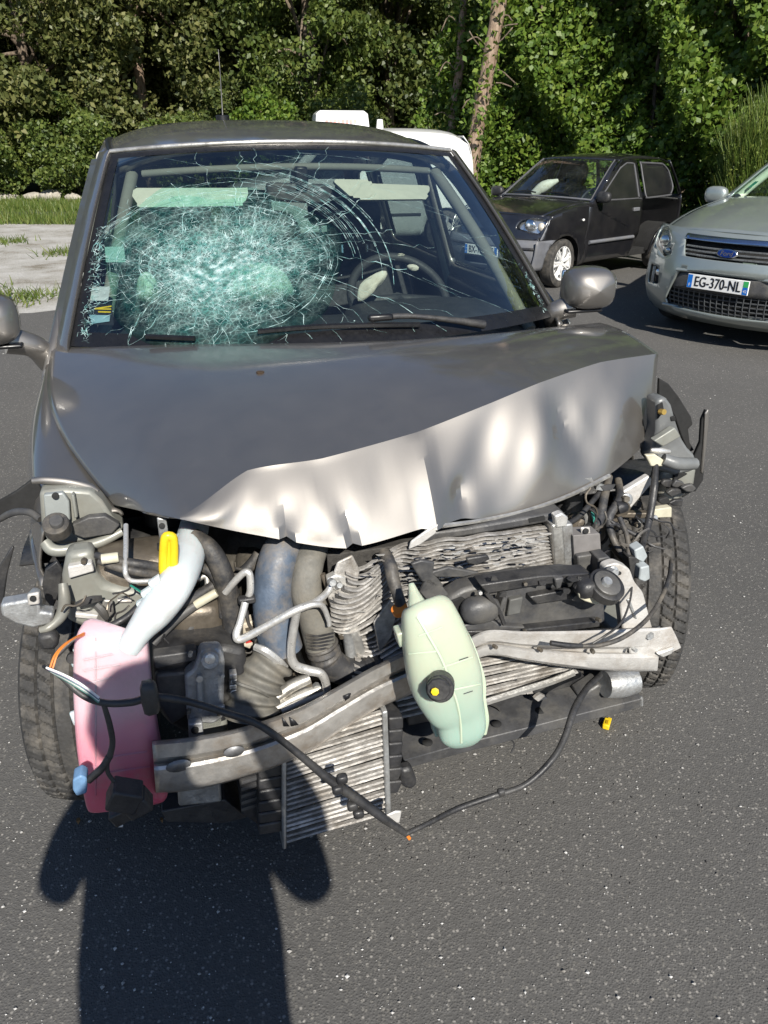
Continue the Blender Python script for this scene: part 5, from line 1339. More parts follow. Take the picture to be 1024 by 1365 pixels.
for pts in ([(376, 956), (380, 960), (386, 968), (378, 968)], [(386, 956), (394, 961), (398, 966), (388, 968)], [(458, 928), (468, 924), (466, 930), (460, 934)]):
    q = [LY(p[0], p[1], -0.582 if p[0] < 420 else -0.562) for p in pts]; link_mesh('beam_scuff', q, [tuple(range(len(q)))], INK, b1, solid=0.002)
chan2 = [(-0.05, 0.06), (0.0, 0.0), (0.05, -0.004), (0.40, 0.002), (0.46, 0.02), (0.56, 0.022), (0.62, 0.004), (0.70, -0.004), (0.95, 0.0), (1.0, 0.008), (1.02, 0.05)]
b2 = channel('bumper_beam', [(610, 862), (648, 842), (700, 843), (770, 842), (830, 840), (880, 838)], [(616, 888), (652, 872), (705, 880), (770, 889), (830, 893), (876, 893)], [-.50, -.505, -.515, -.52, -.515, -.50], WHITE_MET, chan2)
pplate('beam_end', [(838, 845), (896, 836), (904, 852), (909, 864), (893, 872), (876, 876), (840, 872)], -0.505, 0.006, WHITE_MET, b2)
pplate('beam_end', [(876, 872), (900, 864), (896, 872), (884, 877)], -0.515, 0.01, ALU_BRIGHT, b2)
ptube('crash_tube', [(806, 912, -.44, 18), (824, 910, -.44, 20), (846, 906, -.44, 18)], STEEL, CAR, 16)

# coolant header tank hanging over the beam
gt = loft('expansion_tank', [(566, 800, -.58, 16, .6), (568, 806, -.585, 32, .6), (574, 830, -.60, 40, .6), (584, 868, -.615, 47, .6), (594, 905, -.625, 49, .6), (604, 935, -.63, 42, .6), (612, 952, -.63, 35, .6), (616, 975, -.632, 32, .55), (616, 988, -.632, 22, .5), (615, 995, -.632, 8, .4)], GREENT, CAR, 0.72, 32, 5)
ptube('tank_spout', [(548, 778, -.55, 4), (552, 792, -.565, 8), (556, 806, -.58, 13), (560, 815, -.585, 15)], GREENT, gt, 12)
def skin_of(o):
    t_ = BVHTree.FromPolygons([v.co for v in o.data.vertices], [tuple(p.vertices) for p in o.data.polygons])
    def f(px, py):
        w = ray_w(px, py); d = Vector((w[0]*cY+w[1]*sY, -w[0]*sY+w[1]*cY, w[2])).normalized(); return t_.ray_cast(Vector(CAM_L), d)[0]
    return f
def on_skin(name, fn, pts, rpx, mat, parent, n=3):
    q = [fn(*p) for p in pts]; q = [p for p in q if p is not None]
    if len(q) > 1: tube(name, q, pr(q[0], rpx), mat, parent, 6, n)
gskin = skin_of(gt); pskin = skin_of(tank)
SEAMG = M('pale_green_seam', (0.50, 0.58, 0.44), 0.35, 0, 0.05, sss=0.4)
seam = [(556, 822, -.632), (570, 846, -.648), (585, 872, -.662), (594, 892, -.668), (602, 915, -.672), (610, 940, -.668), (614, 965, -.660), (615, 990, -.648)]
on_skin('tank_seam', gskin, [(a, b) for a, b, y in seam], 2.0, SEAMG, gt)
ptube('tank_flange', [(592, 806, -.585, 3), (614, 832, -.60, 3.5), (630, 864, -.615, 4), (643, 905, -.625, 4), (644, 932, -.63, 4), (648, 958, -.632, 4), (646, 978, -.632, 3)], SEAMG, gt, 6)
for (x0, y0, x1, y1) in ((545, 872, 584, 868), (558, 848, 590, 836), (590, 890, 630, 876), (602, 920, 640, 912)):
    on_skin('tank_rib', gskin, [(x0+(x1-x0)*k/6, y0+(y1-y0)*k/6) for k in range(7)], 1.2, SEAMG, gt)
for a, b in ((537, 852), (585, 972)):
    pplate('tank_foot', [(a-8, b-6), (a+6, b-10), (a+8, b+8), (a-4, b+12)], -0.60, 0.03, GREENT, gt)
cp = pdisc('tank_cap', 587, 915, -0.685, 19, 0.032, BLACK_PL, gt, (-0.35, -0.85, 0.35), 24)
pdisc('cap_grip', 585, 916, -0.695, 16, 0.03, BLACK_PL, gt, (-0.35, -0.85, 0.35), 10)
pdisc('cap_label', 580, 922, -0.712, 5.5, 0.003, YELLOW, gt, (-0.35, -0.85, 0.35), 7)

# intercooler under the beam
ic = empty('intercooler', (0, 0, 0)); ic.parent = CAR
fin_core('intercooler_core', ((382, 990), (512, 950), (516, 1082), (382, 1122)), lambda u, v: -.52, 20, 30, lambda u, v: (0, 0.9*math.sin(v*97)+0.5*math.sin(u*5+v*60), 0.0), parent=ic, mat=FIN, depthz=0.008)
pplate('core_backing', [(380, 985), (514, 945), (518, 1084), (382, 1126)], -0.49, 0.03, FIN_DARK, ic)
pplate('core_edge', [(376, 992), (382, 990), (382, 1132), (377, 1133)], -0.53, 0.05, STEEL, ic); pplate('core_edge', [(510, 950), (517, 948), (522, 1085), (515, 1088)], -0.53, 0.05, STEEL, ic)
for k in range(8):
    y0 = 990+15*k; pplate('end_tank', rounded([(345, y0+6), (377, y0), (377, y0+14), (345, y0+19)], 3), -0.515, 0.06, BLACK_PL, ic, bevel=0.006)
for k in range(6):
    y0 = 958+17*k; pplate('end_tank', rounded([(518, y0), (538, y0-2), (538-k*1.5, y0+14), (519, y0+16)], 3), -0.515, 0.06, BLACK_PL, ic, bevel=0.006)
pplate('tank_knob', rounded([(534, 1028), (550, 1024), (558, 1046), (548, 1054), (536, 1050)], 6), -0.52, 0.03, BLACK_PL, ic, bevel=0.01)
pplate('air_guide', [(318, 1020), (345, 1005), (345, 1100), (322, 1085)], -0.47, 0.10, BLACK_PL, CAR)
for k in range(7): pplate('guide_rib', [(322, 1024+9*k), (344, 1017+9*k), (344, 1021+9*k), (322, 1028+9*k)], -0.475, 0.02, GREY_PL, CAR, bevel=0)

# lower cross rail
V = []
for i, (a, b) in enumerate(((538, 1026), (620, 1003), (700, 983), (780, 962), (852, 944))):
    f = LY(a, b, -0.47); 
    for dz, dy in ((-0.0, 0), (0.028, 0.0), (0.030, 0.008), (0.034, 0.02), (0.034, 0.15), (0.0, 0.15)): V.append(f+Vector((0, dy, dz)))
lr = link_mesh('lower_crossmember', V, grid_faces(6, 5, closed_u=True)+[(0, 1, 2, 3, 4, 5)], GREY_PL, CAR, sharp=30, bevel=0.002)
for a, b in ((662, 965), (720, 948), (570, 990)):
    c = LY(a, b, -0.40); c.z = 0.355+0.0; c = LZ(a, b, LY(700, 983, -0.47).z+0.036)
    V, F = tube_data([c, c+Vector((0, 0, 0.002))], 0.012, 14); link_mesh('rail_hole', V, F, DARK, lr)
pplate('rail_end', [(772, 930), (800, 912), (818, 925), (856, 928), (852, 940), (790, 956)], -0.43, 0.05, GREY_PL, CAR, bevel=0.006)
ptube('tow_hook', [(848, 934, -.45, 3), (854, 930, -.46, 3), (855, 940, -.46, 2.5)], STEEL, CAR, 6)
for pts in ([(540, 930), (580, 920), (584, 960), (545, 968)], ): pplate('lower_guard', pts, -0.40, 0.02, BLACK_PL, CAR)
pplate('crash_foot', [(700, 905), (770, 890), (790, 915), (740, 935), (706, 930)], -0.38, 0.04, BLACK_PL, CAR)

# driver-side corner
pplate('fuse_box', rounded([(764, 714), (800, 711), (802, 744), (766, 747)], 2), -0.385, 0.04, M('grey_label_box', (0.17, 0.16, 0.155), 0.55, 0, 0.12, 40), CAR, bevel=0.003)
fb = [o for o in CAR.children if o.name.startswith('fuse_box')][0]
pplate('fuse_plug', rounded([(770, 742), (795, 738), (797, 766), (772, 770)], 3), -0.40, 0.04, GREY_PL, fb, bevel=0.004)
pplate('fuse_tab', [(775, 704), (787, 703), (788, 714), (776, 715)], -0.38, 0.006, WHITE_MET, fb); pdisc('tab_hole', 781, 708, -0.383, 4, 0.004, DARK, fb)
for k, m in enumerate((WIRE_W, YELLOW, WIRE_G, ORANGE, WIRE_W)): ptube('thin_wire', [(778+4*k, 766, -.40, 1.4), (781+3.4*k, 774, -.41, 1.4), (784+2*k, 784, -.42, 1.4)], m, fb, 5)
pplate('bumper_mount', rounded([(806, 756), (822, 750), (840, 758), (846, 776), (858, 790), (868, 830), (874, 850), (832, 854), (826, 800), (808, 778)], 6), -0.47, 0.025, WHITE_MET, CAR, bevel=0.006)
bm_ = [o for o in CAR.children if o.name.startswith('bumper_mount')][0]
pdisc('mount_washer', 816, 763, -0.485, 9, 0.008, STEEL, bm_); pdisc('mount_bolt', 816, 763, -0.495, 6, 0.02, STEEL, bm_, seg=6)
pdisc('mount_bolt', 864, 846, -0.505, 6, 0.02, STEEL, bm_, seg=6); pplate('mount_tear', [(836, 800), (840, 798), (850, 826), (846, 824)], -0.474, 0.004, STEEL, bm_); pdisc('mount_hole', 826, 764, -0.4725, 2.5, 0.003, DARK, bm_)
hn = pdisc('horn', 807, 782, -0.53, 25, 0.022, BLACK_PL, CAR, (0.15, -0.45, 0.85), 28); pdisc('horn_cone', 807, 780, -0.535, 19, 0.024, GREY_PL, hn, (0.15, -0.45, 0.85), 24); pdisc('horn_hub', 806, 779, -0.54, 7, 0.03, STEEL, hn, (0.15, -0.45, 0.85), 16)
pplate('horn_bracket', [(772, 792), (780, 789), (796, 798), (802, 804), (796, 807), (780, 802), (773, 798)], -0.535, 0.01, M('ivory_plastic', (0.5, 0.47, 0.36)), hn)
lump('horn_motor', LY(782, 782, -0.52), (0.05, 0.05, 0.04), CONN_BLUE if False else BLACK_PL, 0.02, hn, 2)
pplate('connector', rounded([(846, 734), (858, 728), (864, 742), (858, 750), (848, 746)], 2), -0.40, 0.03, CONN_GREY, CAR); pplate('connector', rounded([(854, 757), (866, 754), (867, 772), (860, 776), (852, 773)], 2), -0.42, 0.035, CONN_GREY, CAR)
pplate('connector_shroud', rounded([(838, 742), (852, 744), (856, 770), (842, 772)], 3), -0.40, 0.03, BLACK_PL, CAR)
pplate('cooler_end', [(798, 745), (812, 742), (820, 752), (806, 776), (796, 776)], -0.43, 0.04, CONN_GREY if False else GREY_PL, CAR)
arm = pplate('lamp_support_arm', rounded([(822, 672), (830, 656), (866, 634), (872, 642), (838, 682), (824, 686)], 3), -0.26, 0.02, WHITE_MET, CAR, bevel=0.004)
pdisc('arm_bolt', 834, 666, -0.275, 9, 0.014, STEEL, arm); pdisc('arm_nut', 834, 665, -0.285, 5, 0.014, ENGINE, arm, seg=6)
pplate('lamp_support_foot', [(820, 684), (870, 684), (894, 678), (896, 690), (866, 692), (822, 690)], -0.27, 0.02, BRONZE, CAR); pplate('foot_tab', [(868, 680), (896, 676), (896, 690), (870, 691)], -0.275, 0.02, M('ivory_plastic', (0.5, 0.47, 0.36)), CAR)
LAMPG = M('lamp_carrier_grey', (0.16, 0.165, 0.165), 0.4, 0.1, 0.2, 14, 0.1)
lc = pplate('lamp_carrier', [(876, 534), (888, 529), (896, 540), (902, 562), (908, 582), (918, 598), (926, 606), (930, 616), (926, 628), (900, 634), (880, 628), (866, 612), (872, 592), (876, 575)], -0.20, 0.05, LAMPG, CAR, bevel=0.008)
ptube('carrier_rim', [(884, 612, -.25, 8), (904, 618, -.26, 9), (926, 618, -.25, 8)], LAMPG, lc, 10); pplate('carrier_edge', [(872, 588), (900, 570), (908, 582), (884, 596)], -0.225, 0.02, CHASSIS, lc)
pplate('carrier_slot', [(894, 556), (900, 554), (902, 561), (895, 562)], -0.203, 0.005, DARK, lc); pplate('carrier_slot', [(877, 540), (884, 536), (886, 548), (877, 560)], -0.203, 0.005, DARK, lc)
pdisc('carrier_screw', 883, 549, -0.215, 4, 0.015, M('brass_screw', (0.45, 0.30, 0.08), 0.4, 0.6), lc); pplate('carrier_tab', [(861, 607), (874, 606), (886, 614), (884, 622), (868, 622)], -0.255, 0.012, M('ivory_plastic', (0.5, 0.47, 0.36)), lc)
ptube('carrier_rod', [(868, 600, -.24, 3), (880, 601, -.245, 4), (892, 602, -.24, 3)], ALU_BRIGHT, lc, 8)
pplate('carrier_base', [(884, 628), (930, 622), (926, 650), (905, 668), (884, 676), (878, 650)], -0.19, 0.05, CHASSIS, CAR, bevel=0.01)
for pts, y in (([(900, 628), (918, 632), (904, 640), (898, 648)], -0.198), ([(888, 642), (896, 640), (898, 650), (890, 652)], -0.198)): pplate('carrier_opening', pts, y, 0.01, DARK, CAR)
for i in range(9):
    a, b = 884+random.uniform(0, 40), 650+random.uniform(-10, 22)
    pplate('torn_plastic', [(a+random.uniform(4, 13)*math.cos(t), b+random.uniform(3, 9)*math.sin(t)) for t in (0.2, 1.1, 2.2, 3.0, 4.1, 5.3)], -0.20-0.008*i, 0.012, (BLACK_PL, GREY_PL, DARK)[i % 3], CAR)
pplate('torn_liner_and_shade', [(879, 504), (892, 512), (906, 530), (922, 556), (924, 566), (918, 572), (920, 590), (926, 600), (918, 604), (908, 580), (900, 556), (888, 536), (878, 528)], -0.05, 0.01, DARK, CAR)
pplate('torn_liner_and_shade', [(926, 608), (934, 590), (936, 560), (942, 546), (945, 550), (942, 590), (938, 640), (930, 652), (910, 664), (904, 652), (922, 640)], -0.08, 0.012, DARK, CAR)
pplate('wing_edge', [(940, 552), (945, 545), (946, 560), (942, 600), (938, 632), (935, 630), (938, 590)], -0.085, 0.006, PAINT, CAR)
ptube('wiring_loom', [(812, 636, -.20, 5), (806, 660, -.26, 6), (800, 690, -.30, 6.5), (792, 708, -.33, 6)], RUBBER, CAR, 10); ptube('wiring_loom', [(824, 640, -.21, 5), (826, 665, -.27, 6), (812, 690, -.30, 6), (818, 720, -.33, 5), (834, 745, -.37, 4)], RUBBER, CAR, 10)
ptube('wiring_loom', [(874, 620, -.25, 4), (872, 650, -.29, 5), (866, 690, -.32, 5), (858, 720, -.36, 5), (854, 732, -.39, 5)], BLACK_PL, CAR, 10)
ptube('wiring_loom', [(806, 690, -.30, 3), (830, 704, -.33, 3), (856, 716, -.35, 3), (862, 708, -.35, 3)], BLACK_PL, CAR, 8); ptube('wiring_loom', [(826, 690, -.31, 3.5), (836, 716, -.35, 3.5), (838, 744, -.39, 3.5)], RUBBER, CAR, 8)
ptube('wiring_loom', [(752, 700, -.33, 4), (770, 690, -.31, 4), (790, 668, -.27, 4), (806, 648, -.23, 4)], BLACK_PL, CAR, 8)
ptube('bonnet_cable', [(895, 748, -.35, 3), (892, 770, -.43, 3), (880, 800, -.50, 3), (860, 828, -.55, 3.2), (830, 850, -.57, 3.2), (800, 860, -.575, 3), (775, 861, -.57, 2.5)], RUBBER, CAR, 8)
ptube('bonnet_cable', [(734, 857, -.565, 3.6), (755, 860, -.57, 3.8), (776, 861, -.57, 3)], BLACK_PL, CAR, 8); ptube('thin_wire', [(843, 768, -.44, 1.6), (840, 800, -.50, 1.6), (828, 830, -.54, 1.6), (806, 848, -.565, 1.6), (790, 858, -.57, 1.6)], BLACK_PL, CAR, 6)
ptube('strut_tube', [(816, 724, -.30, 7), (830, 740, -.33, 8), (842, 756, -.36, 7)], BRONZE, CAR, 10)
for i in range(16):
    a, b = random.uniform(750, 830), random.uniform(655, 705)
    if b < 700-(a-750)*0.35: b = 700-(a-750)*0.3
    lump('broken_fitting', LY(a, b, -0.24-random.uniform(0, .05)), (random.uniform(.02, .045), 0.03, random.uniform(.015, .04)), random.choice([BLACK_PL, BLACK_PL, GREY_PL, BRONZE, STEEL]), 0.5, CAR, 2)

# loose loom dangling across the front
lm = ptube('hanging_loom', [(58, 888, -.52, 2.5), (80, 900, -.55, 4), (110, 926, -.575, 5), (140, 937, -.585, 5), (175, 936, -.59, 5.5), (205, 929, -.595, 5.5), (250, 935, -.60, 5), (300, 950, -.605, 5), (345, 966, -.61, 5), (392, 1000, -.62, 5), (440, 1040, -.63, 6), (480, 1068, -.64, 6.5), (516, 1094, -.65, 6), (542, 1112, -.655, 4)], BLACK_PL, CAR, 10)
ptube('hanging_loom', [(540, 1112, -.655, 3.5), (570, 1098, -.66, 3.5), (610, 1078, -.67, 4), (655, 1062, -.675, 4), (700, 1046, -.67, 4), (735, 1014, -.65, 4.5), (752, 985, -.62, 4.5), (766, 945, -.57, 5), (782, 918, -.52, 4.5), (800, 900, -.46, 4)], BLACK_PL, CAR, 10)
for a, b in ((456, 1038), (450, 1052), (478, 1084), (470, 1074)): lump('loom_clip', LY(a, b, -.64), (0.022, 0.018, 0.02), BLACK_PL, 0.1, lm, 2)
lump('loom_clip', LY(668, 1056, -.675), (0.016, 0.014, 0.016), BLACK_PL, 0.1, lm, 2); lump('loom_clip', LY(200, 930, -.60), (0.03, 0.03, 0.07), BLACK_PL, 0.1, lm, 2)
pplate('loom_tag', [(514, 1088), (528, 1082), (536, 1082), (533, 1098), (518, 1096)], -0.648, 0.006, WHITE_MET, lm); ptube('wire_end', [(540, 1110, -.655, 2.5), (546, 1118, -.656, 2.5)], ORANGE, lm, 6)
for k, m in enumerate((WIRE_W, WIRE_V, WIRE_G, WIRE_W, CONN_GREY, WIRE_G)):
    ptube('thin_wire', [(62+2*k, 890+1.5*k, -.555, 1.8), (84+2*k, 899+2.2*k, -.572, 1.9), (108+2*k, 912+2.6*k, -.585, 1.9), (132, 930+1.2*k, -.59, 1.8)], m, lm, 5)
for k in range(2): ptube('thin_wire', [(66+4*k, 892, -.55, 1.5), (74+4*k, 872-2*k, -.53, 1.5), (90+4*k, 856-2*k, -.50, 1.5), (112, 846-2*k, -.46, 1.5)], ORANGE, lm, 5)
ptube('loom_branch', [(138, 938, -.588, 3.5), (146, 965, -.59, 4), (150, 990, -.592, 4), (146, 1010, -.592, 4.5)], BLACK_PL, lm, 8); ptube('loom_branch', [(146, 1008, -.592, 5), (136, 1024, -.592, 5.5), (118, 1040, -.592, 5.5)], BLACK_PL, lm, 8); ptube('loom_branch', [(143, 1014, -.592, 3), (144, 1030, -.594, 3), (154, 1044, -.597, 3)], BLACK_PL, lm, 8)
pplate('loom_plug', rounded([(97, 1040), (108, 1034), (116, 1038), (116, 1058), (102, 1062), (97, 1054)], 3), -0.60, 0.03, CONN_BLUE, lm); box('loom_plug', LY(166, 1060, -.605), (0.055, 0.045, 0.045), BLACK_PL, lm, rot=Matrix.Rotation(0.5, 3, 'Y')); box('loom_plug', LY(184, 1070, -.605), (0.045, 0.04, 0.035), BLACK_PL, lm, rot=Matrix.Rotation(-0.4, 3, 'Y')); box('loom_plug', LY(163, 1082, -.60), (0.04, 0.035, 0.03), BLACK_PL, lm, rot=Matrix.Rotation(-0.4, 3, 'Y'))
ptube('wire_end', [(150, 1094, -.60, 2), (156, 1100, -.60, 2), (164, 1101, -.60, 1.5)], WIRE_W, lm, 5)

# --- small hardware and torn bits all over the crushed front
COLW = [BLACK_PL, BLACK_PL, RUBBER, GREY_PL, BLACK_PL, WIRE_G, BLACK_PL, BLACK_PL, BRONZE]
def rand_wires(n, x0, y0, x1, y1, ya, yb, L):
    for i in range(n):
        a, b, y = random.uniform(x0, x1), random.uniform(y0, y1), random.uniform(ya, yb); t = random.uniform(0, 6.28); pts = []
        for k in range(5):
            pts.append((a, b, y, random.choice((1.1, 1.5, 2.2)) if k == 0 else pts[0][3])); t += random.gauss(0, 0.7); a += L*math.cos(t); b += L*math.sin(t)*0.8; y += random.uniform(-.012, .012)
        ptube('loose_wire', pts, random.choice(COLW), CAR, 5, 4)
rand_wires(16, 780, 680, 880, 730, -.36, -.28, 13); rand_wires(10, 110, 790, 230, 840, -.42, -.36, 12); rand_wires(9, 230, 770, 330, 880, -.38, -.30, 12); rand_wires(8, 330, 760, 470, 900, -.37, -.30, 12); rand_wires(5, 540, 900, 700, 960, -.42, -.38, 16)
def bolts(pts, y, r=4):
    for a, b in pts: pdisc('bolt', a, b, y, r, 0.012, random.choice((STEEL, ENGINE, BRONZE)), CAR, (random.uniform(-.2, .2), -1, random.uniform(0, .4)), 6)
bolts([(112, 748), (96, 806), (186, 812), (140, 828)], -0.318, 4); bolts([(254, 872), (296, 900), (252, 948), (292, 950)], -0.462, 3.2); bolts([(640, 790), (700, 778), (770, 772), (798, 826), (700, 842), (618, 844)], -0.505, 3); bolts([(850, 700), (800, 700), (872, 690)], -0.30, 4)
bolts([(660, 862), (720, 866), (790, 868), (846, 866)], -0.528, 3)
def shards(n, x0, y0, x1, y1, y, mats, lo=4, hi=12, label=None):
    for i in range(n):
        a, b = random.uniform(x0, x1), random.uniform(y0, y1); m = random.randint(4, 7); t0 = random.uniform(0, 6)
        pplate('torn_scrap', [(a+random.uniform(lo, hi)*math.cos(t0+6.28*k/m), b+random.uniform(lo, hi)*0.6*math.sin(t0+6.28*k/m)) for k in range(m)], y-random.uniform(0, .02), random.uniform(.003, .012), random.choice(mats), CAR, bevel=0)
shards(14, 770, 640, 870, 700, -0.25, [BLACK_PL, GREY_PL, STEEL, DARK, BRONZE]); shards(8, 640, 770, 800, 800, -0.50, [GREY_PL, BLACK_PL], 3, 9); shards(9, 130, 730, 230, 800, -0.25, [BLACK_PL, ENGINE, STEEL], 4, 10); shards(7, 330, 900, 430, 950, -0.40, [ENGINE, STEEL, BLACK_PL], 4, 9); shards(8, 560, 895, 760, 930, -0.405, [BLACK_PL, GREY_PL, FIN], 4, 10)
for i in range(60):       # ragged bright tears along the condenser rows
    u = random.random(); a, b = 450+270*u, 745+100*random.random()*(1-u*0.6)-32*u; L_ = random.uniform(5, 16); sl = random.uniform(-.5, .2)
    ptube('torn_fin', [(a, b, -.425, 0.9), (a+L_*0.5, b+L_*0.5*sl-random.uniform(0, 3), -.432, 1.2), (a+L_, b+L_*sl, -.425, 0.6)], random.choice((ALU_BRIGHT, FIN, FIN)), rad, 4, 2)
# level marks and scuffs on the tanks
for a, b in ((612, 880), (618, 925)): on_skin('level_mark', gskin, [(a, b), (a+6, b-2), (a+12, b-4)], 0.8, GREY_PL, gt)
for yy, x0, x1 in ((880, 112, 150), (894, 112, 160), (911, 116, 150), (1010, 140, 196), (1030, 142, 200)): on_skin('tank_rib', pskin, [(x0+(x1-x0)*k/6, yy-8*k/6) for k in range(7)], 1.6, PINK, tank)
on_skin('tank_seam', pskin, [(128, 850+30*k) for k in range(8)], 1.2, PINK, tank)

# ================================================================== PARKED CARS
def tabi(tab, v):
    ks = [r[0] for r in tab]; return [float(np.interp(v, ks, [r[i] for r in tab])) for i in range(1, len(tab[0]))]
def smooth_tab(tab, n=5): return [tuple(r) for r in catmull(tab, n)]

class ParkedCar:
    """skin bent from side, nose, top and tail outlines; y runs back from the nose, x across, z up"""
    def __init__(s, name, label, loc_, yaw, W, belt, tum, L, plan, paint, p=2.4):
        s.root = empty(name, loc_, yaw, label, 'car'); s.W, s.belt, s.tum, s.L, s.plan, s.paint, s.p = W, belt, tum, L, plan, paint, p
    def hw(s, y, z):
        w = s.W; yf, af, yr, ar = s.plan
        if y < yf: w -= af*((yf-y)/yf)**2
        if y > yr: w -= ar*((y-yr)/(s.L-yr))**2
        if z > s.belt: w -= (z-s.belt)*s.tum
        elif z > s.belt-0.22: w -= 0.0
        if z < 0.42: w -= (0.42-z)*0.18
        return w
    def side(s, sg, inset=0.0): return lambda y, z: Vector((sg*(s.hw(y, z)-inset+0.018*math.exp(-((z-s.belt*0.78)/0.18)**2)), y, z))
    def nose_fn(s, tab, dep=0.0):
        def f(u, z):
            yc, bow = tabi(tab, z); t = u/s.W; e = s.hw(yc+bow, z); return Vector((t*e, yc+bow*abs(t)**s.p+dep, z))
        return f
    def top_fn(s, tab, dz=0.0, q=2.6):
        def f(u, y):
            zc, bow, crown = tabi(tab, y); t = u/s.W; e = s.hw(y+bow, zc-crown); return Vector((t*e, y+bow*abs(t)**q, zc-crown*abs(t)**q+dz))
        return f
    def strip(s, name, fn, v0, v1, mat, nv=10, nu=25, u0=-1, u1=1, parent=None, flip=False, **k):
        return surf(name, lambda a, b: fn(a*s.W, b), lin(u0, u1, nu), lin(v0, v1, nv), mat, parent or s.root, flip, **k)
    def nosepanel(s, name, fn, outline, holes, mat, parent=None, **k):
        return pane(name, outline, holes, fn, mat, parent or s.root, 0.06, 0.05, **k)

def mir(poly): return [(-a, b) for a, b in reversed(poly)]
def plate_on(car, fn, cx, cz, chars, w=0.52, h=0.11, depart=None):
    """number plate as a thin box with raised print, standing on the nose"""
    c = fn(cx, cz)+Vector((0, -0.014, 0)); pl2 = box('number_plate', c, (w, 0.012, h), PLATE_W, car.root, bevel=0.003)
    y = c.y-0.0065
    def rect(nm, x0, x1, z0, z1, m, dy=0.0): return link_mesh(nm, [(c.x+x0, y-0.0012-dy, c.z+z0), (c.x+x1, y-0.0012-dy, c.z+z0), (c.x+x1, y-0.0012-dy, c.z+z1), (c.x+x0, y-0.0012-dy, c.z+z1)], [(0, 1, 2, 3)], m, pl2, smooth=False)
    rect('country_band', -w/2+0.004, -w/2+0.045, -h/2+0.004, h/2-0.004, PLATE_B); rect('region_band', w/2-0.045, w/2-0.004, -h/2+0.004, 0.004, PLATE_B); rect('region_mark', w/2-0.045, w/2-0.004, 0.006, h/2-0.004, PLATE_G if depart == '1' else PLATE_B)
    def txt(body, size, x, z, m, sx=1.0, bold=0.0):
        V, F = text_mesh(body, size); V = [Vector((c.x+x+a.x*sx, y-0.0022, c.z+z+a.y)) for a in V]; link_mesh('lettering', V, F, m, pl2, smooth=False)
        if bold:
            V2 = [v+Vector((bold, -0.0002, 0)) for v in V]; link_mesh('lettering', V2, F, m, pl2, smooth=False)
    txt(chars, 0.112, 0, -0.001, INK, 0.76, 0.004); txt('F', 0.034, -w/2+0.0245, -0.03, PLATE_W); 
    if depart == '1': txt('42', 0.03, w/2-0.0245, -0.026, PLATE_W)
    return pl2

def cabin(car, y0, y1, dashz, driver=1, floor=0.25):
    W = car.W
    surf('dashboard', lambda u, v: Vector((u*(W-0.12), y0+0.45*v+0.12*u*u, dashz-0.02*u*u-(0.6*(v-0.7) if v > 0.7 else 0))), lin(-1, 1, 9), lin(0, 1.2, 8), DASH, car.root)
    link_mesh('cabin_floor', [(-W+.1, y0-.1, floor), (W-.1, y0-.1, floor), (W-.1, y1, floor), (-W+.1, y1, floor)], [(0, 1, 2, 3)], DARK, car.root)
    for y in (y0+0.95, y0+1.75):
        if y > y1-0.2: continue
        for x in (-0.36, 0.36):
            st = box('seat_back', (x, y+0.1, 0.74), (0.46, 0.16, 0.62), SEAT, car.root, Matrix.Rotation(-0.22, 3, 'X'), bevel=0.06, seg=4)
            box('headrest', (x, y+0.2, 1.12), (0.24, 0.09, 0.17), SEAT, st, bevel=0.04, seg=4); box('seat_cushion', (x, y-0.18, 0.42), (0.48, 0.5, 0.16), SEAT, st, bevel=0.05, seg=3)
    c = Vector((driver*0.36, y0+0.58, dashz-0.02)); n = Vector((0, -0.85, 0.5)).normalized(); sx = Vector((1, 0, 0)); sy = n.cross(sx)
    w = tube('steering_wheel', [c+(sx*math.cos(a)+sy*math.sin(a))*0.18 for a in lin(0, 2*math.pi, 21)], 0.014, DASH, car.root, 8, 2)
    tube('wheel_boss', [c, c-n*0.25], 0.05, DASH, w, 8, 1); tube('wheel_bar', [c+sx*0.17, c-sx*0.17], 0.015, DASH, w, 6, 1)

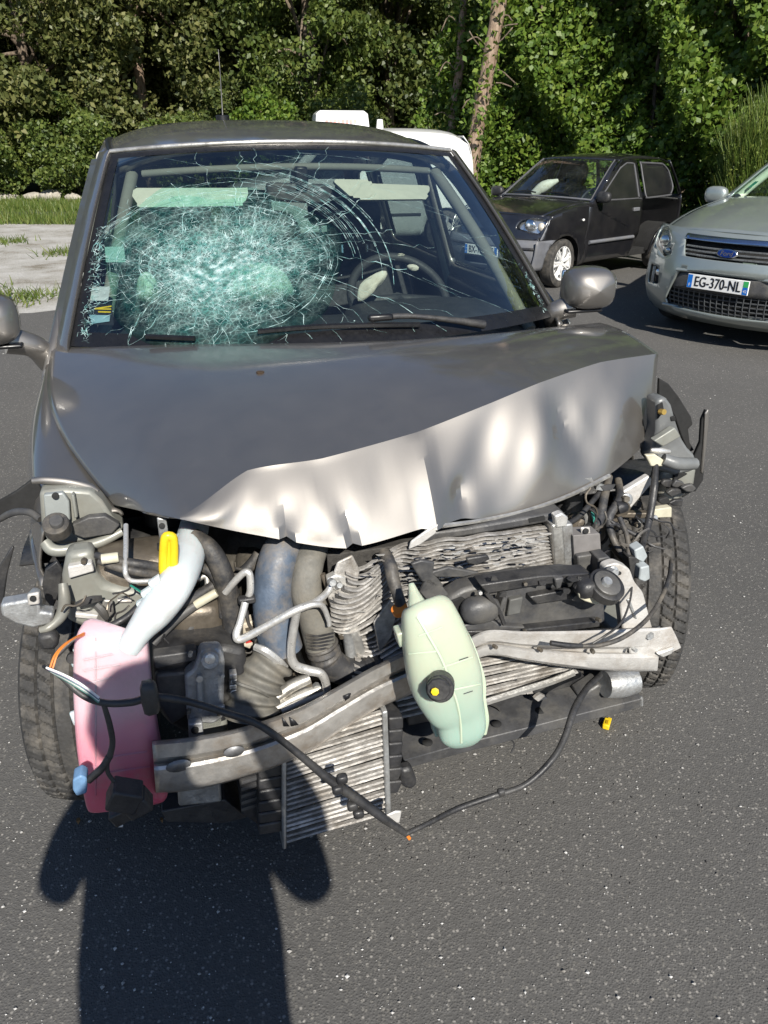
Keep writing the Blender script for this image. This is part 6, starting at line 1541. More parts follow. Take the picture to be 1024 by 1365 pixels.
# ---------------------------------------------------------------- small black three-door
BLK = paint_mat('black_car_paint', (0.010, 0.010, 0.012), metal=0.0, rough=0.35, coat=1.0, dust=0.12, dustcol=(0.10, 0.09, 0.08), flake=False)
SEALG = M('dark_grey_seal', (0.085, 0.085, 0.09), 0.5, 0, 0.12, 10)
BMP = M('grey_bumper_plastic', (0.13, 0.135, 0.15), 0.55, 0, 0.12, 10, 0.15, dirt=(0.17, 0.16, 0.14), dirt_amt=0.4)
CAPW = M('white_wheel_trim', (0.68, 0.68, 0.67), 0.4, 0.1, 0.1, 30)
def small_car():
    bx_, by_ = 0.755, 0.656
    yaw = math.atan2(-bx_, by_)                 # local +y runs back along (bx, by)
    fr = Vector((1.16, 9.36, 0))
    c = ParkedCar('small_car', 'small black three-door hatchback with white wheel trims parked before the climber wall', fr, yaw, 0.745, 0.90, 0.36, 3.32, (0.75, 0.075, 2.7, 0.10), BLK)
    r = c.root
    NT_ = smooth_tab([(0.20, 0.06, 0.14), (0.34, 0.0, 0.15), (0.50, 0.02, 0.15), (0.58, 0.07, 0.15), (0.72, 0.12, 0.15), (0.80, 0.20, 0.14)])
    TOP = smooth_tab([(0.20, 0.805, 0.14, 0.015), (0.45, 0.865, 0.12, 0.02), (0.75, 0.915, 0.10, 0.025), (0.98, 0.945, 0.13, 0.03)])
    WSC = smooth_tab([(0.96, 0.935, 0.15, 0.025), (1.25, 1.13, 0.13, 0.02), (1.52, 1.30, 0.10, 0.02), (1.66, 1.375, 0.08, 0.02)])
    RF = smooth_tab([(1.64, 1.372, 0.08, 0.025), (1.85, 1.41, 0.05, 0.03), (2.3, 1.425, 0.0, 0.035), (2.75, 1.40, -0.04, 0.04), (3.0, 1.345, -0.07, 0.045)])
    TL = smooth_tab([(0.25, 3.30, -0.12), (0.5, 3.32, -0.12), (0.85, 3.28, -0.10), (1.1, 3.16, -0.08), (1.335, 3.0, -0.07)])
    nf = c.nose_fn(NT_)
    LAMP = rounded([(0.40, 0.66), (0.69, 0.615), (0.735, 0.70), (0.71, 0.775), (0.56, 0.785), (0.42, 0.75)], 0.05)
    c.nosepanel('front_bumper', nf, [(-.745, .20), (.745, .20), (.745, .55), (-.745, .55)], [rounded([(-.36, .25), (.36, .25), (.32, .33), (-.32, .33)], .02)], BMP, solid=0.01)
    pane('bumper_intake', [(-.37, .24), (.37, .24), (.33, .34), (-.33, .34)], [], c.nose_fn(NT_, 0.03), DARK, r)
    tube('bumper_strip', [nf(u, 0.46)+Vector((0, -0.006, 0)) for u in lin(-.74, .74, 17)], 0.016, BLACK_PL, r, 8, 2)
    c.nosepanel('nose_panel', nf, [(-.745, .552), (.745, .552), (.745, .80), (-.745, .80)], [LAMP, mir(LAMP), rounded([(-.2, .60), (.2, .60), (.2, .64), (-.2, .64)], .015)], BLK, solid=0.01)
    pane('nose_slot', [(-.22, .59), (.22, .59), (.22, .65), (-.22, .65)], [], c.nose_fn(NT_, 0.03), DARK, r)
    for sg in (1, -1):
        P = LAMP if sg > 0 else mir(LAMP); h = pane('headlight', P, [], c.nose_fn(NT_, -0.006), LAMPGLASS, r, 0.05, 0.04)
        pane('reflector', P, [], c.nose_fn(NT_, 0.055), REFLECTOR, h, 0.05, 0.04)
        q = c.nose_fn(NT_, 0.03)(sg*0.545, 0.705); lump('bulb_bowl', q, (0.15, 0.06, 0.13), CHROME, 0.0, h, 3, 0.95); lump('bulb', q+Vector((0, -0.03, 0)), (0.05, 0.05, 0.05), M('bulb_glass', (0.55, 0.58, 0.6), 0.1, 0.3), 0, h, 2, 1)
        lump('indicator', c.nose_fn(NT_, 0.03)(sg*0.68, 0.69), (0.09, 0.06, 0.10), M('frosted_indicator', (0.75, 0.66, 0.55), 0.25, 0.2), 0, h, 2, 0.9)
    plate_on(c, nf, 0.0, 0.405, 'BX-131-AS', depart='2')
    tf = c.top_fn(TOP); hd = c.strip('bonnet', tf, 0.205, 0.965, BLK, 16, 29, -0.86, 0.86, solid=0.008)
    for sg in (-1, 1): c.strip('wing_top', tf, 0.205, 0.98, BLK, 16, 6, sg*0.868, sg*1.0, flip=sg < 0, solid=0.008)
    c.strip('scuttle', lambda u, y: tf(u, y)+Vector((0, 0.0, 0.002)), 0.955, 1.02, BLACK_PL, 3)
    wf = c.top_fn(WSC); c.strip('windscreen', wf, 0.985, 1.655, SGLASS, 14, 25, -0.93, 0.93)
    for sg in (-1, 1): c.strip('windscreen_pillar', lambda u, y: wf(u, y)+Vector((0, 0, 0.004)), 0.965, 1.66, BLK, 12, 5, sg*0.92, sg*1.0, flip=sg < 0, solid=0.02, soff=-1)
    for sg in (-1, 1): tube('windscreen_seal', [wf(sg*0.925*c.W, y)+Vector((0, 0, 0.006)) for y in lin(0.99, 1.65, 8)], 0.008, SEALG, r, 6, 2)
    tube('windscreen_seal', [wf(u, 0.99)+Vector((0, 0, 0.006)) for u in lin(-.69, .69, 11)], 0.010, BMP, r, 6, 2)
    rf = c.top_fn(RF); c.strip('roof_panel', rf, 1.65, 3.0, BLK, 18, 25, solid=0.012, soff=-1)
    sgn = [(-0.10, 1.07, 1.45, 1.10), ]
    for x0, x1 in ((0.02, 0.42), (-0.50, -0.08)): tube('wiper', [wf(x0, 1.02)+Vector((0, -0.01, 0.012)), wf((x0+x1)/2, 1.045)+Vector((0, -0.01, 0.014)), wf(x1, 1.03)+Vector((0, -0.01, 0.012))], 0.009, SEAL, r, 6, 3)
    tfn = c.nose_fn(TL); surf('tailgate', lambda u, v: tfn(u*c.W, v), lin(-1, 1, 21), lin(0.25, 0.92, 10), BLK, r, True, solid=0.01); surf('rear_window', lambda u, v: tfn(u*c.W, v), lin(-.92, .92, 15), lin(0.92, 1.30, 6), DGLASS, r, True)
    for sg in (-1, 1): surf('rear_pillar', lambda u, v: tfn(u*c.W, v), lin(sg*.92, sg*1, 4), lin(0.92, 1.34, 6), BLK, r, sg > 0, solid=0.01)
    # sides
    arch1 = arc(0.60, 0.27, 0.315, 180, 0, 14); arch2 = arc(2.80, 0.27, 0.315, 180, 0, 14)
    DOOR = [(0.98, 0.50), (1.03, 0.24), (2.0, 0.24), (2.12, 0.50), (2.12, 1.36), (1.98, 1.372), (1.80, 1.355), (1.10, 0.93), (0.99, 0.88)]
    WIN = rounded([(1.20, 0.935), (2.05, 0.92), (2.06, 1.315), (1.90, 1.325), (1.74, 1.27)], 0.04); QW = rounded([(2.20, 0.92), (2.78, 0.93), (2.90, 1.02), (2.84, 1.22), (2.72, 1.30), (2.20, 1.325)], 0.05)
    ot = [(1.12, 0.91), (1.40, 1.11), (1.62, 1.26), (1.76, 1.345), (2.0, 1.378), (2.3, 1.385), (2.7, 1.355), (2.93, 1.295)]
    body = [(0.17, 0.552), (0.285, 0.552)]+[p for p in arch1 if p[1] > 0.30 and p[0] > 0.30][2:]+[(0.93, 0.22), (2.47, 0.22)]+[p for p in arch2 if p[1] > 0.24]+[(3.16, 0.25), (3.20, 0.5), (3.18, 0.85), (3.08, 1.1)]+ot[::-1]+[(0.98, 0.90), (0.75, 0.885), (0.5, 0.84), (0.30, 0.785)]
    for sg in (-1, 1):
        fl = sg < 0
        s_ = pane('side_panel', body, [DOOR, QW], c.side(sg), BLK, r, 0.1, 0.07, flip=fl, solid=0.012, soff=-1)
        d = pane('door', [(a*0.996+1.55*0.004, b*0.993+0.8*0.007) for a, b in DOOR], [WIN], c.side(sg), BLK, r, 0.1, 0.07, flip=fl, solid=0.02, soff=-1)
        pane('window_glass', WIN, [], c.side(sg, 0.012), SGLASS, d, flip=fl); tube('window_seal', [c.side(sg, 0.0)(*p) for p in WIN[::2]+WIN[:1]], 0.010, SEALG, d, 6, 2)
        pane('window_glass', QW, [], c.side(sg, 0.012), SGLASS, s_, flip=fl); tube('window_seal', [c.side(sg, 0.0)(*p) for p in QW[::2]+QW[:1]], 0.011, SEALG, s_, 6, 2)
        tube('side_strip', [c.side(sg, -0.008)(y, 0.475) for y in lin(1.06, 2.0, 6)], 0.022, BMP, d, 8, 2); box('door_handle', c.side(sg, -0.004)(1.98, 0.80), (0.03, 0.13, 0.045), BMP, d, bevel=0.008)
        bc = [(0.17, 0.22)]+[(0.13, 0.545)]+[(0.286, 0.545)]+[p for p in arch1 if p[0] < 0.36 and p[1] > 0.28][::-1]+[(0.27, 0.25)]
        pane('bumper_corner', [(0.11, 0.22), (0.285, 0.22), (0.288, 0.36), (0.32, 0.45), (0.37, 0.505), (0.42, 0.55), (0.12, 0.55)], [], c.side(sg, -0.008), BMP, r, 0.05, 0.05, flip=fl, solid=0.012, soff=-1)
        m = lump('door_mirror', c.side(sg)(1.16, 0.975)+Vector((sg*0.10, 0, 0)), (0.19, 0.10, 0.125), BLACK_PL, 0, r, 3, 0.7); tube('mirror_arm', [c.side(sg)(1.2, 0.93), c.side(sg)(1.17, 0.95)+Vector((sg*0.06, 0, 0))], 0.03, BLACK_PL, m, 8, 1)
        lump('side_repeater', c.side(sg, -0.008)(0.88, 0.74), (0.02, 0.045, 0.03), WIRE_W, 0, r, 2, 0.9)
        V = [c.side(sg, x)(0.60+0.33*math.cos(a), max(0.24, 0.27+0.33*math.sin(a))) for a in lin(0, math.pi, 15) for x in (0.012, 0.3)]; link_mesh('arch_liner', V, grid_faces(2, 15), DARK, r)
        V = [c.side(sg, x)(2.80+0.33*math.cos(a), max(0.24, 0.27+0.33*math.sin(a))) for a in lin(0, math.pi, 15) for x in (0.012, 0.3)]; link_mesh('arch_liner', V, grid_faces(2, 15), DARK, r)
    t3, r3 = tyre_data(0.275, 0.16, False), rim_data(0.275, 0.16, 7, 1)
    for sg in (-1, 1):
        for y in (0.60, 2.80): put_wheel(r, sg*0.655, y, 0.275, 0.16, sg, t3, r3, CAPW, R(6) if y < 1 else 0)
    box('underbody', (0, 1.7, 0.26), (1.3, 2.9, 0.08), DARK, r); cabin(c, 1.02, 2.95, 0.90, 1)
    tube('dash_cloth', [(-.3, 1.25, .95), (-.18, 1.32, 1.05), (-.05, 1.42, 1.12)], [0.05, 0.07, 0.02], CREAM, r, 8, 3)
small_car()

# ---------------------------------------------------------------- silver people carrier
SILV = paint_mat('silver_green_paint', (0.36, 0.40, 0.38), metal=0.55, rough=0.38, coat=0.9, dust=0.10)
def carrier():
    al = R(50)
    fr = W_at(956, 371, 1, 6.2)
    c = ParkedCar('people_carrier', 'silver-green people carrier with wide lower intake parked beside the black car', (fr.x+0.03*math.sin(al), 6.2+0.03, 0), -al, 0.925, 0.98, 0.34, 4.75, (1.2, 0.11, 3.9, 0.10), SILV, 2.2)
    r = c.root
    NT_ = smooth_tab([(0.19, 0.16, 0.36), (0.28, 0.06, 0.36), (0.42, 0.02, 0.36), (0.60, 0.03, 0.36), (0.72, 0.06, 0.37), (0.83, 0.12, 0.37), (0.90, 0.20, 0.37)])
    TOP = smooth_tab([(0.20, 0.905, 0.37, 0.06), (0.5, 0.985, 0.34, 0.06), (0.9, 1.065, 0.30, 0.06), (1.32, 1.125, 0.26, 0.06)])
    WSC = smooth_tab([(1.28, 1.115, 0.30, 0.05), (1.7, 1.33, 0.26, 0.045), (2.1, 1.51, 0.22, 0.04), (2.32, 1.59, 0.20, 0.04)])
    RF = smooth_tab([(2.30, 1.588, 0.20, 0.045), (2.7, 1.64, 0.12, 0.05), (3.4, 1.65, 0.0, 0.055), (4.2, 1.60, -0.06, 0.06), (4.45, 1.56, -0.10, 0.06)])
    TL = smooth_tab([(0.25, 4.70, -0.2), (0.6, 4.75, -0.2), (0.95, 4.70, -0.18), (1.3, 4.58, -0.14), (1.56, 4.45, -0.10)])
    nf = c.nose_fn(NT_)
    LAMP = rounded([(0.56, 0.70), (0.66, 0.665), (0.90, 0.735), (0.905, 0.86), (0.80, 0.895), (0.66, 0.80)], 0.03)
    UG = rounded([(-.44, .775), (-.40, .705), (.40, .705), (.44, .775), (.47, .835), (-.47, .835)], 0.02)
    LG = rounded([(-.53, .285), (.53, .285), (.56, .34), (.42, .60), (-.42, .60), (-.56, .34)], 0.05)
    FOG = rounded([(0.66, 0.44), (0.86, 0.42), (0.86, 0.58), (0.70, 0.57)], 0.03)
    np_ = c.nosepanel('front_bumper', nf, [(-.925, .19), (.925, .19), (.925, .90), (-.925, .90)], [LAMP, mir(LAMP), UG, LG, FOG, mir(FOG)], SILV, solid=0.012)
    for nm, P in (('upper_intake', UG), ('lower_intake', LG)): pane(nm, [(a*1.06, b) for a, b in P], [], c.nose_fn(NT_, 0.06), DARK, r, 0.06, 0.05)
    tube('intake_rim', [nf(*p)+Vector((0, -0.004, 0)) for p in LG[::2]+LG[:1]], 0.014, SILV, r, 8, 2)
    GMESH = M('grille_bar_plastic', (0.075, 0.08, 0.085), 0.35, 0.2, 0.15, 30)
    for z in (0.725, 0.755, 0.785): tube('grille_slat', [c.nose_fn(NT_, 0.012)(u, z) for u in lin(-.43, .43, 13)], 0.0085, M('satin_slat', (0.30, 0.31, 0.31), 0.3, 0.7), r, 6, 2)
    BST = M('sky_tinted_bonnet_strip', (0.34, 0.44, 0.62), 0.14, 0.95, 0.05)  # chrome strip with the blue sky reflection painted into its colour
    pane('bonnet_edge_strip', rounded([(-.47, .835), (.47, .835), (.48, .872), (-.48, .872)], 0.01), [], c.nose_fn(NT_, -0.010), BST, r, 0.05, 0.03, solid=0.008)
    for z in lin(0.305, 0.445, 5): tube('grille_bar', [c.nose_fn(NT_, 0.022)(u, z) for u in lin(-.54+0.35*max(0, z-.34), .54-0.35*max(0, z-.34), 11)], 0.006, GMESH, r, 5, 1)
    for k in range(19): 
        u = -.51+k*0.0567; tube('grille_bar', [c.nose_fn(NT_, 0.018)(u, z) for z in (0.29, 0.37, 0.46)], 0.005, GMESH, r, 5, 1)
    pane('intake_cover', rounded([(-.50, .455), (.50, .455), (.42, .595), (-.42, .595)], .02), [], c.nose_fn(NT_, 0.012), GREY_PL, r, 0.06, 0.05, solid=0.01)
    plate_on(c, lambda u, z: nf(u, z)+Vector((0, -0.006, 0)), 0.0, 0.535, 'EG-370-NL', depart='1')
    # oval badge with script
    bc = nf(0, 0.765)+Vector((0, -0.012, 0)); ob = pane('oval_badge', arc(0, 0, 0.088, 0, 350, 28, 0.036), [], lambda a, b: Vector((bc.x+a, bc.y, bc.z+b)), CHROME, r, 0.05, 0.05, solid=0.012)
    pane('badge_face', arc(0, 0, 0.078, 0, 350, 28, 0.029), [], lambda a, b: Vector((bc.x+a, bc.y-0.0085, bc.z+b)), M('badge_blue', (0.01, 0.04, 0.22), 0.2, 0.2), ob, 0.05, 0.05)
    V, F = text_mesh('Ford', 0.052); link_mesh('lettering', [Vector((bc.x+a.x*1.05+a.y*0.25, bc.y-0.0100, bc.z+a.y)) for a in V], F, CHROME, ob, smooth=False)
    for sg in (1, -1):
        P = LAMP if sg > 0 else mir(LAMP); h = pane('headlight', P, [], c.nose_fn(NT_, -0.004), LAMPGLASS, r, 0.05, 0.04)
        pane('reflector', P, [], c.nose_fn(NT_, 0.05), M('lamp_housing', (0.45, 0.46, 0.46), 0.3, 0.6, 0.2, 20), h, 0.05, 0.04)
        lump('bulb_bowl', c.nose_fn(NT_, 0.03)(sg*0.755, 0.78), (0.11, 0.06, 0.10), CHROME, 0, h, 3, 0.9); lump('bulb_bowl', c.nose_fn(NT_, 0.035)(sg*0.66, 0.715), (0.06, 0.05, 0.05), CHROME, 0, h, 3, 0.9)
        P = FOG if sg > 0 else mir(FOG); pane('fog_recess', P, [], c.nose_fn(NT_, 0.03), BLACK_PL, r, 0.05, 0.05); lump('fog_lamp', c.nose_fn(NT_, 0.02)(sg*0.71, 0.53), (0.07, 0.04, 0.06), REFLECTOR, 0, r, 3, 0.9); tube('fog_trim', [c.nose_fn(NT_, 0.0)(sg*0.78, z) for z in (0.43, 0.50, 0.57)], 0.018, M('satin_slat', (0.3, 0.31, 0.31), 0.3, 0.7), r, 8, 2)
    tf = c.top_fn(TOP); c.strip('bonnet', tf, 0.208, 1.30, SILV, 18, 29, -0.93, 0.93, solid=0.008)
    for sg in (-1, 1): c.strip('wing_top', tf, 0.208, 1.32, SILV, 18, 5, sg*0.936, sg*1.0, flip=sg < 0, solid=0.008)
    c.strip('scuttle', lambda u, y: tf(u, y)+Vector((0, 0.02, -0.004)), 1.27, 1.40, BLACK_PL, 3)
    wf = c.top_fn(WSC); c.strip('windscreen', wf, 1.34, 2.315, glass_mat('green_windscreen_glass', (0.72, 0.88, 0.80), 1.7, 0.05), 14, 25, -0.93, 0.93)
    for sg in (-1, 1):
        c.strip('windscreen_pillar', lambda u, y: wf(u, y)+Vector((0, 0, 0.004)), 1.29, 2.32, SILV, 12, 5, sg*0.925, sg*1.0, flip=sg < 0, solid=0.02, soff=-1)
        tube('pillar_trim', [wf(sg*0.87*c.W, y)+Vector((0, 0.07, -0.03)) for y in lin(1.34, 2.3, 8)], 0.04, BEIGE, r, 8, 2)
    s0 = [wf(u, y)+Vector((0, 0.01, -0.012)) for u, y in ((-.76, 1.46), (-.70, 1.46), (-.70, 1.56), (-.76, 1.56))]; link_mesh('windscreen_sticker', s0, [(0, 1, 2, 3)], M('green_sticker', (0.06, 0.35, 0.24), 0.5), r, smooth=False)
    rf = c.top_fn(RF); c.strip('roof_panel', rf, 2.31, 4.45, SILV, 16, 21, solid=0.012, soff=-1)
    tfn = c.nose_fn(TL); surf('tailgate', lambda u, v: tfn(u*c.W, v), lin(-1, 1, 17), lin(0.25, 1.02, 8), SILV, r, True, solid=0.01); surf('rear_window', lambda u, v: tfn(u*c.W, v), lin(-.92, .92, 13), lin(1.02, 1.54, 6), DGLASS, r, True)
    arch1 = arc(0.95, 0.33, 0.37, 180, 0, 14); arch2 = arc(3.80, 0.33, 0.37, 180, 0, 14)
    DOOR = [(1.42, 0.5), (1.48, 0.24), (2.55, 0.24), (2.62, 0.6), (2.62, 1.54), (2.46, 1.535), (1.58, 1.06), (1.43, 0.98)]; WIN = rounded([(1.74, 1.05), (2.55, 1.04), (2.55, 1.48), (2.44, 1.475), (2.1, 1.30)], 0.04)
    RW = rounded([(2.72, 1.04), (3.75, 1.06), (3.7, 1.45), (2.72, 1.49)], 0.05); QW2 = rounded([(3.85, 1.07), (4.35, 1.10), (4.28, 1.36), (3.83, 1.44)], 0.05)
    ot = [(1.66, 1.08), (2.0, 1.285), (2.3, 1.455), (2.52, 1.545), (2.9, 1.585), (3.5, 1.595), (4.1, 1.55), (4.35, 1.50)]
    body = [(0.53, 0.20), (0.555, 0.22)]+[p for p in arch1 if p[1] > 0.25]+[(1.35, 0.22), (3.40, 0.22)]+[p for p in arch2 if p[1] > 0.25]+[(4.48, 0.26), (4.54, 0.6), (4.50, 0.95), (4.44, 1.3)]+ot[::-1]+[(1.58, 1.065), (1.2, 1.005), (0.85, 0.925), (0.575, 0.845), (0.51, 0.74), (0.40, 0.62), (0.385, 0.42), (0.43, 0.28)]
    for sg in (-1, 1):
        fl = sg < 0
        s_ = pane('side_panel', body, [DOOR, RW, QW2], c.side(sg), SILV, r, 0.12, 0.08, flip=fl, solid=0.012, soff=-1)
        d = pane('door', [(a*0.997+2.0*0.003, b*0.994+0.8*0.006) for a, b in DOOR], [WIN], c.side(sg), SILV, r, 0.12, 0.08, flip=fl, solid=0.02, soff=-1)
        pane('window_glass', WIN, [], c.side(sg, 0.012), DGLASS, d, flip=fl); pane('window_glass', RW, [], c.side(sg, 0.012), DGLASS, s_, flip=fl); pane('window_glass', QW2, [], c.side(sg, 0.012), DGLASS, s_, flip=fl)
        box('door_handle', c.side(sg, -0.01)(2.45, 0.93), (0.035, 0.17, 0.04), SILV, d, bevel=0.01)
        m = lump('door_mirror', c.side(sg)(1.66, 1.09)+Vector((sg*0.13, 0, 0)), (0.23, 0.12, 0.16), SILV, 0, r, 3, 0.7); tube('mirror_arm', [c.side(sg)(1.7, 1.03), c.side(sg)(1.67, 1.06)+Vector((sg*0.08, 0, 0))], 0.03, BLACK_PL, m, 8, 1)
        for yy in (0.95, 3.80):
            V = [c.side(sg, x)(yy+0.385*math.cos(a), max(0.25, 0.33+0.385*math.sin(a))) for a in lin(0, math.pi, 15) for x in (0.012, 0.32)]; link_mesh('arch_liner', V, grid_faces(2, 15), DARK, r)
    t3, r3 = tyre_data(0.33, 0.215, False), rim_data(0.33, 0.215, 5)
    for sg in (-1, 1):
        for y in (0.95, 3.80): put_wheel(r, sg*0.80, y, 0.33, 0.215, sg, t3, r3, RIM)
    box('underbody', (0, 2.3, 0.27), (1.6, 3.6, 0.10), DARK, r); cabin(c, 1.5, 4.2, 1.05, 1)
carrier()

# ---------------------------------------------------------------- white van behind, roof sign on top
WHT = paint_mat('white_van_paint', (0.78, 0.78, 0.76), metal=0.0, rough=0.35, coat=0.8, dust=0.10, flake=False)
def van():
    c = ParkedCar('white_van', 'white delivery van with rounded rear and a white roof sign behind the wrecked car', (-2.55, 12.6, 0), R(-78), 0.86, 1.05, 0.10, 3.95, (0.9, 0.06, 3.3, 0.10), WHT)
    r = c.root
    NT_ = smooth_tab([(0.22, 0.08, 0.2), (0.4, 0.0, 0.2), (0.7, 0.04, 0.2), (0.92, 0.14, 0.2)]); nf = c.nose_fn(NT_)
    TOP = smooth_tab([(0.15, 0.93, 0.2, 0.03), (0.5, 1.03, 0.18, 0.03), (0.85, 1.10, 0.15, 0.03)]); WSC = smooth_tab([(0.84, 1.10, 0.15, 0.03), (1.2, 1.42, 0.1, 0.03), (1.5, 1.66, 0.08, 0.05)])
    RF = smooth_tab([(1.48, 1.65, 0.08, 0.06), (1.8, 1.72, 0.04, 0.07), (2.8, 1.735, 0, 0.07), (3.45, 1.71, -0.03, 0.08), (3.72, 1.63, -0.06, 0.08)]); TL = smooth_tab([(0.28, 3.93, -0.1), (0.8, 3.95, -0.1), (1.3, 3.90, -0.08), (1.55, 3.80, -0.06), (1.63, 3.72, -0.06)])
    LAMP = rounded([(0.50, 0.66), (0.80, 0.68), (0.80, 0.88), (0.6, 0.84)], 0.04)
    c.nosepanel('front_bumper', nf, [(-.86, .22), (.86, .22), (.86, .92), (-.86, .92)], [LAMP, mir(LAMP)], WHT, solid=0.01)
    for P in (LAMP, mir(LAMP)):
        h = pane('headlight', P, [], c.nose_fn(NT_, -0.004), LAMPGLASS, r, 0.06, 0.05); pane('reflector', P, [], c.nose_fn(NT_, 0.04), REFLECTOR, h, 0.06, 0.05)
    pane('front_grille', rounded([(-.4, .40), (.4, .40), (.4, .56), (-.4, .56)], .03), [], c.nose_fn(NT_, -0.006), DARK, r)
    c.strip('bonnet', c.top_fn(TOP), 0.152, 0.85, WHT, 8, 17, solid=0.01); wf = c.top_fn(WSC); c.strip('windscreen', wf, 0.85, 1.49, DGLASS, 8, 17, -.92, .92)
    for sg in (-1, 1): c.strip('windscreen_pillar', wf, 0.85, 1.50, WHT, 8, 4, sg*.915, sg*1.0, flip=sg < 0, solid=0.02)
    c.strip('roof_panel', c.top_fn(RF), 1.485, 3.72, WHT, 16, 21, solid=0.01)
    tfn = c.nose_fn(TL); surf('rear_doors', lambda u, v: tfn(u*c.W, v), lin(-1, 1, 17), lin(0.28, 1.63, 14), WHT, r, True, solid=0.01)
    arch1 = arc(0.80, 0.30, 0.34, 180, 0, 12); arch2 = arc(3.40, 0.30, 0.34, 180, 0, 12)
    W1 = rounded([(1.12, 1.06), (1.85, 1.06), (1.85, 1.50), (1.55, 1.50)], 0.05)
    body = [(0.26, 0.24)]+[p for p in arch1 if p[1] > 0.25]+[(1.2, 0.24), (3.0, 0.24)]+[p for p in arch2 if p[1] > 0.25]+[(3.82, 0.28), (3.85, 0.8), (3.82, 1.3), (3.74, 1.52), (3.66, 1.56), (3.42, 1.63), (2.8, 1.665), (1.84, 1.65), (1.58, 1.605), (1.3, 1.39), (1.0, 1.07), (0.68, 1.0), (0.35, 0.905)]
    for sg in (-1, 1):
        s_ = pane('side_panel', body, [W1], c.side(sg), WHT, r, 0.14, 0.1, flip=sg < 0, solid=0.012, soff=-1); pane('window_glass', W1, [], c.side(sg, 0.012), DGLASS, s_, flip=sg < 0)
        box('door_handle', c.side(sg, -0.01)(1.75, 0.95), (0.03, 0.14, 0.04), SEAL, s_); tube('side_strip', [c.side(sg, -0.006)(y, 0.55) for y in lin(1.2, 3.0, 6)], 0.02, GREY_PL, s_, 6, 1)
        m = lump('door_mirror', c.side(sg)(1.08, 1.12)+Vector((sg*0.12, 0, 0)), (0.2, 0.1, 0.22), SEAL, 0, r, 3, 0.7); tube('mirror_arm', [c.side(sg)(1.1, 1.06), c.side(sg)(1.08, 1.08)+Vector((sg*0.08, 0, 0))], 0.03, SEAL, m, 8, 1)
    t3, r3 = tyre_data(0.30, 0.185, False), rim_data(0.30, 0.185, 7)
    for sg in (-1, 1):
        for y in (0.80, 3.40): put_wheel(r, sg*0.75, y, 0.30, 0.185, sg, t3, r3, RIM)
    box('underbody', (0, 2.0, 0.27), (1.5, 3.3, 0.10), DARK, r); cabin(c, 0.95, 2.2, 1.05)
    # roof sign: bevelled box with red lettering
    zc = 1.87
    V = [Vector((x, y, z)) for z, s_ in ((1.71, 1.0), (1.93, 0.94), (1.975, 0.80)) for x, y in ((-.22*s_, 1.50+.42*(1-s_)), (.22*s_, 1.50+.42*(1-s_)), (.22*s_, 2.34-.42*(1-s_)), (-.22*s_, 2.34-.42*(1-s_)))]
    F = [(0, 3, 2, 1), (8, 9, 10, 11)]+[(b+i, b+(i+1) % 4, b+4+(i+1) % 4, b+4+i) for b in (0, 4) for i in range(4)]
    sgn = link_mesh('roof_sign', V, F, WHT, r, sharp=30, bevel=0.012)
    for k in range(8):        # small red print, too faint to read
        y0 = 1.66+k*0.062; link_mesh('faded_print', [Vector((0.2235-(z_-1.72)*0.055+0.004, y_, z_)) for y_, z_ in ((y0, 1.80), (y0+0.04, 1.80), (y0+0.04, 1.80+0.05), (y0, 1.80+0.05))], [(0, 1, 2, 3)], M('faded_red_print', (0.72, 0.34, 0.30), 0.5), sgn, smooth=False)
    tube('beacon_stub', [(0.1, 2.52, 1.72), (0.1, 2.52, 1.86)], [0.06, 0.045], WHT, r, 12, 1)
van()

# ------------------------------------------------------------------ litter
def clip():
    c = W_at(809, 964, 2, 0.012); o = empty('yellow_clip', (c.x, c.y, 0), R(-25), 'small yellow plastic clip lying on the asphalt by the lower rail', 'clip')
    box('clip_body', (0, 0, 0.010), (0.020, 0.036, 0.018), YELLOW, o, bevel=0.003); box('clip_tab', (0.004, 0.022, 0.007), (0.012, 0.016, 0.010), YELLOW, o, bevel=0.002); box('clip_slot', (0, -0.004, 0.0195), (0.007, 0.016, 0.003), M('clip_slot_amber', (0.4, 0.25, 0.01), 0.5), o, bevel=0)
clip()
def crumbs():
    V, F = [], []
    for i in range(420):
        px_, py_ = random.gauss(520, 260), random.uniform(960, 1180); c = W_at(px_, py_, 2, 0.0); s_ = random.uniform(0.0015, 0.005); t0 = random.uniform(0, 6); b = len(V)
        for k in range(4): V.append(Vector((c.x+s_*math.cos(t0+1.57*k)*random.uniform(.5, 1.3), c.y+s_*math.sin(t0+1.57*k)*random.uniform(.5, 1.3), 0.0015)))
        V.append(Vector((c.x, c.y, 0.002+s_*0.7))); F += [(b+k, b+(k+1) % 4, b+4) for k in range(4)]
    o = link_mesh('plastic_crumbs', V, F, M('dark_crumbs', (0.06, 0.055, 0.05), 0.5, 0, 0.6, 40), None, smooth=False); o['kind'] = 'stuff'; tag(o, 'dark plastic and glass crumbs on the asphalt below the crushed front', 'debris')
crumbs()
def dead_leaf(px, py, s, label, mat):
    c = W_at(px, py, 2, 0.004); a = random.uniform(0, 6)
    V = [Vector((math.cos(a+t)*s*f, math.sin(a+t)*s*f, 0.004+h)) for t, f, h in ((0, 1, .002), (0.7, .6, .006), (1.57, .45, .003), (2.4, .55, .007), (3.14, 1, .002), (3.9, .55, .006), (4.7, .42, .002), (5.6, .6, .005))]
    o = link_mesh('dead_leaf', [Vector((c.x, c.y, 0))+v for v in V], [tuple(range(8))], mat, None, smooth=False, solid=0.001); tag(o, label, 'leaf')
DEADL = M('dead_leaf_brown', (0.20, 0.11, 0.04), 0.8, 0, 0.3)
dead_leaf(105, 1095, 0.012, 'small brown leaf on the asphalt below the pink tank', DEADL)
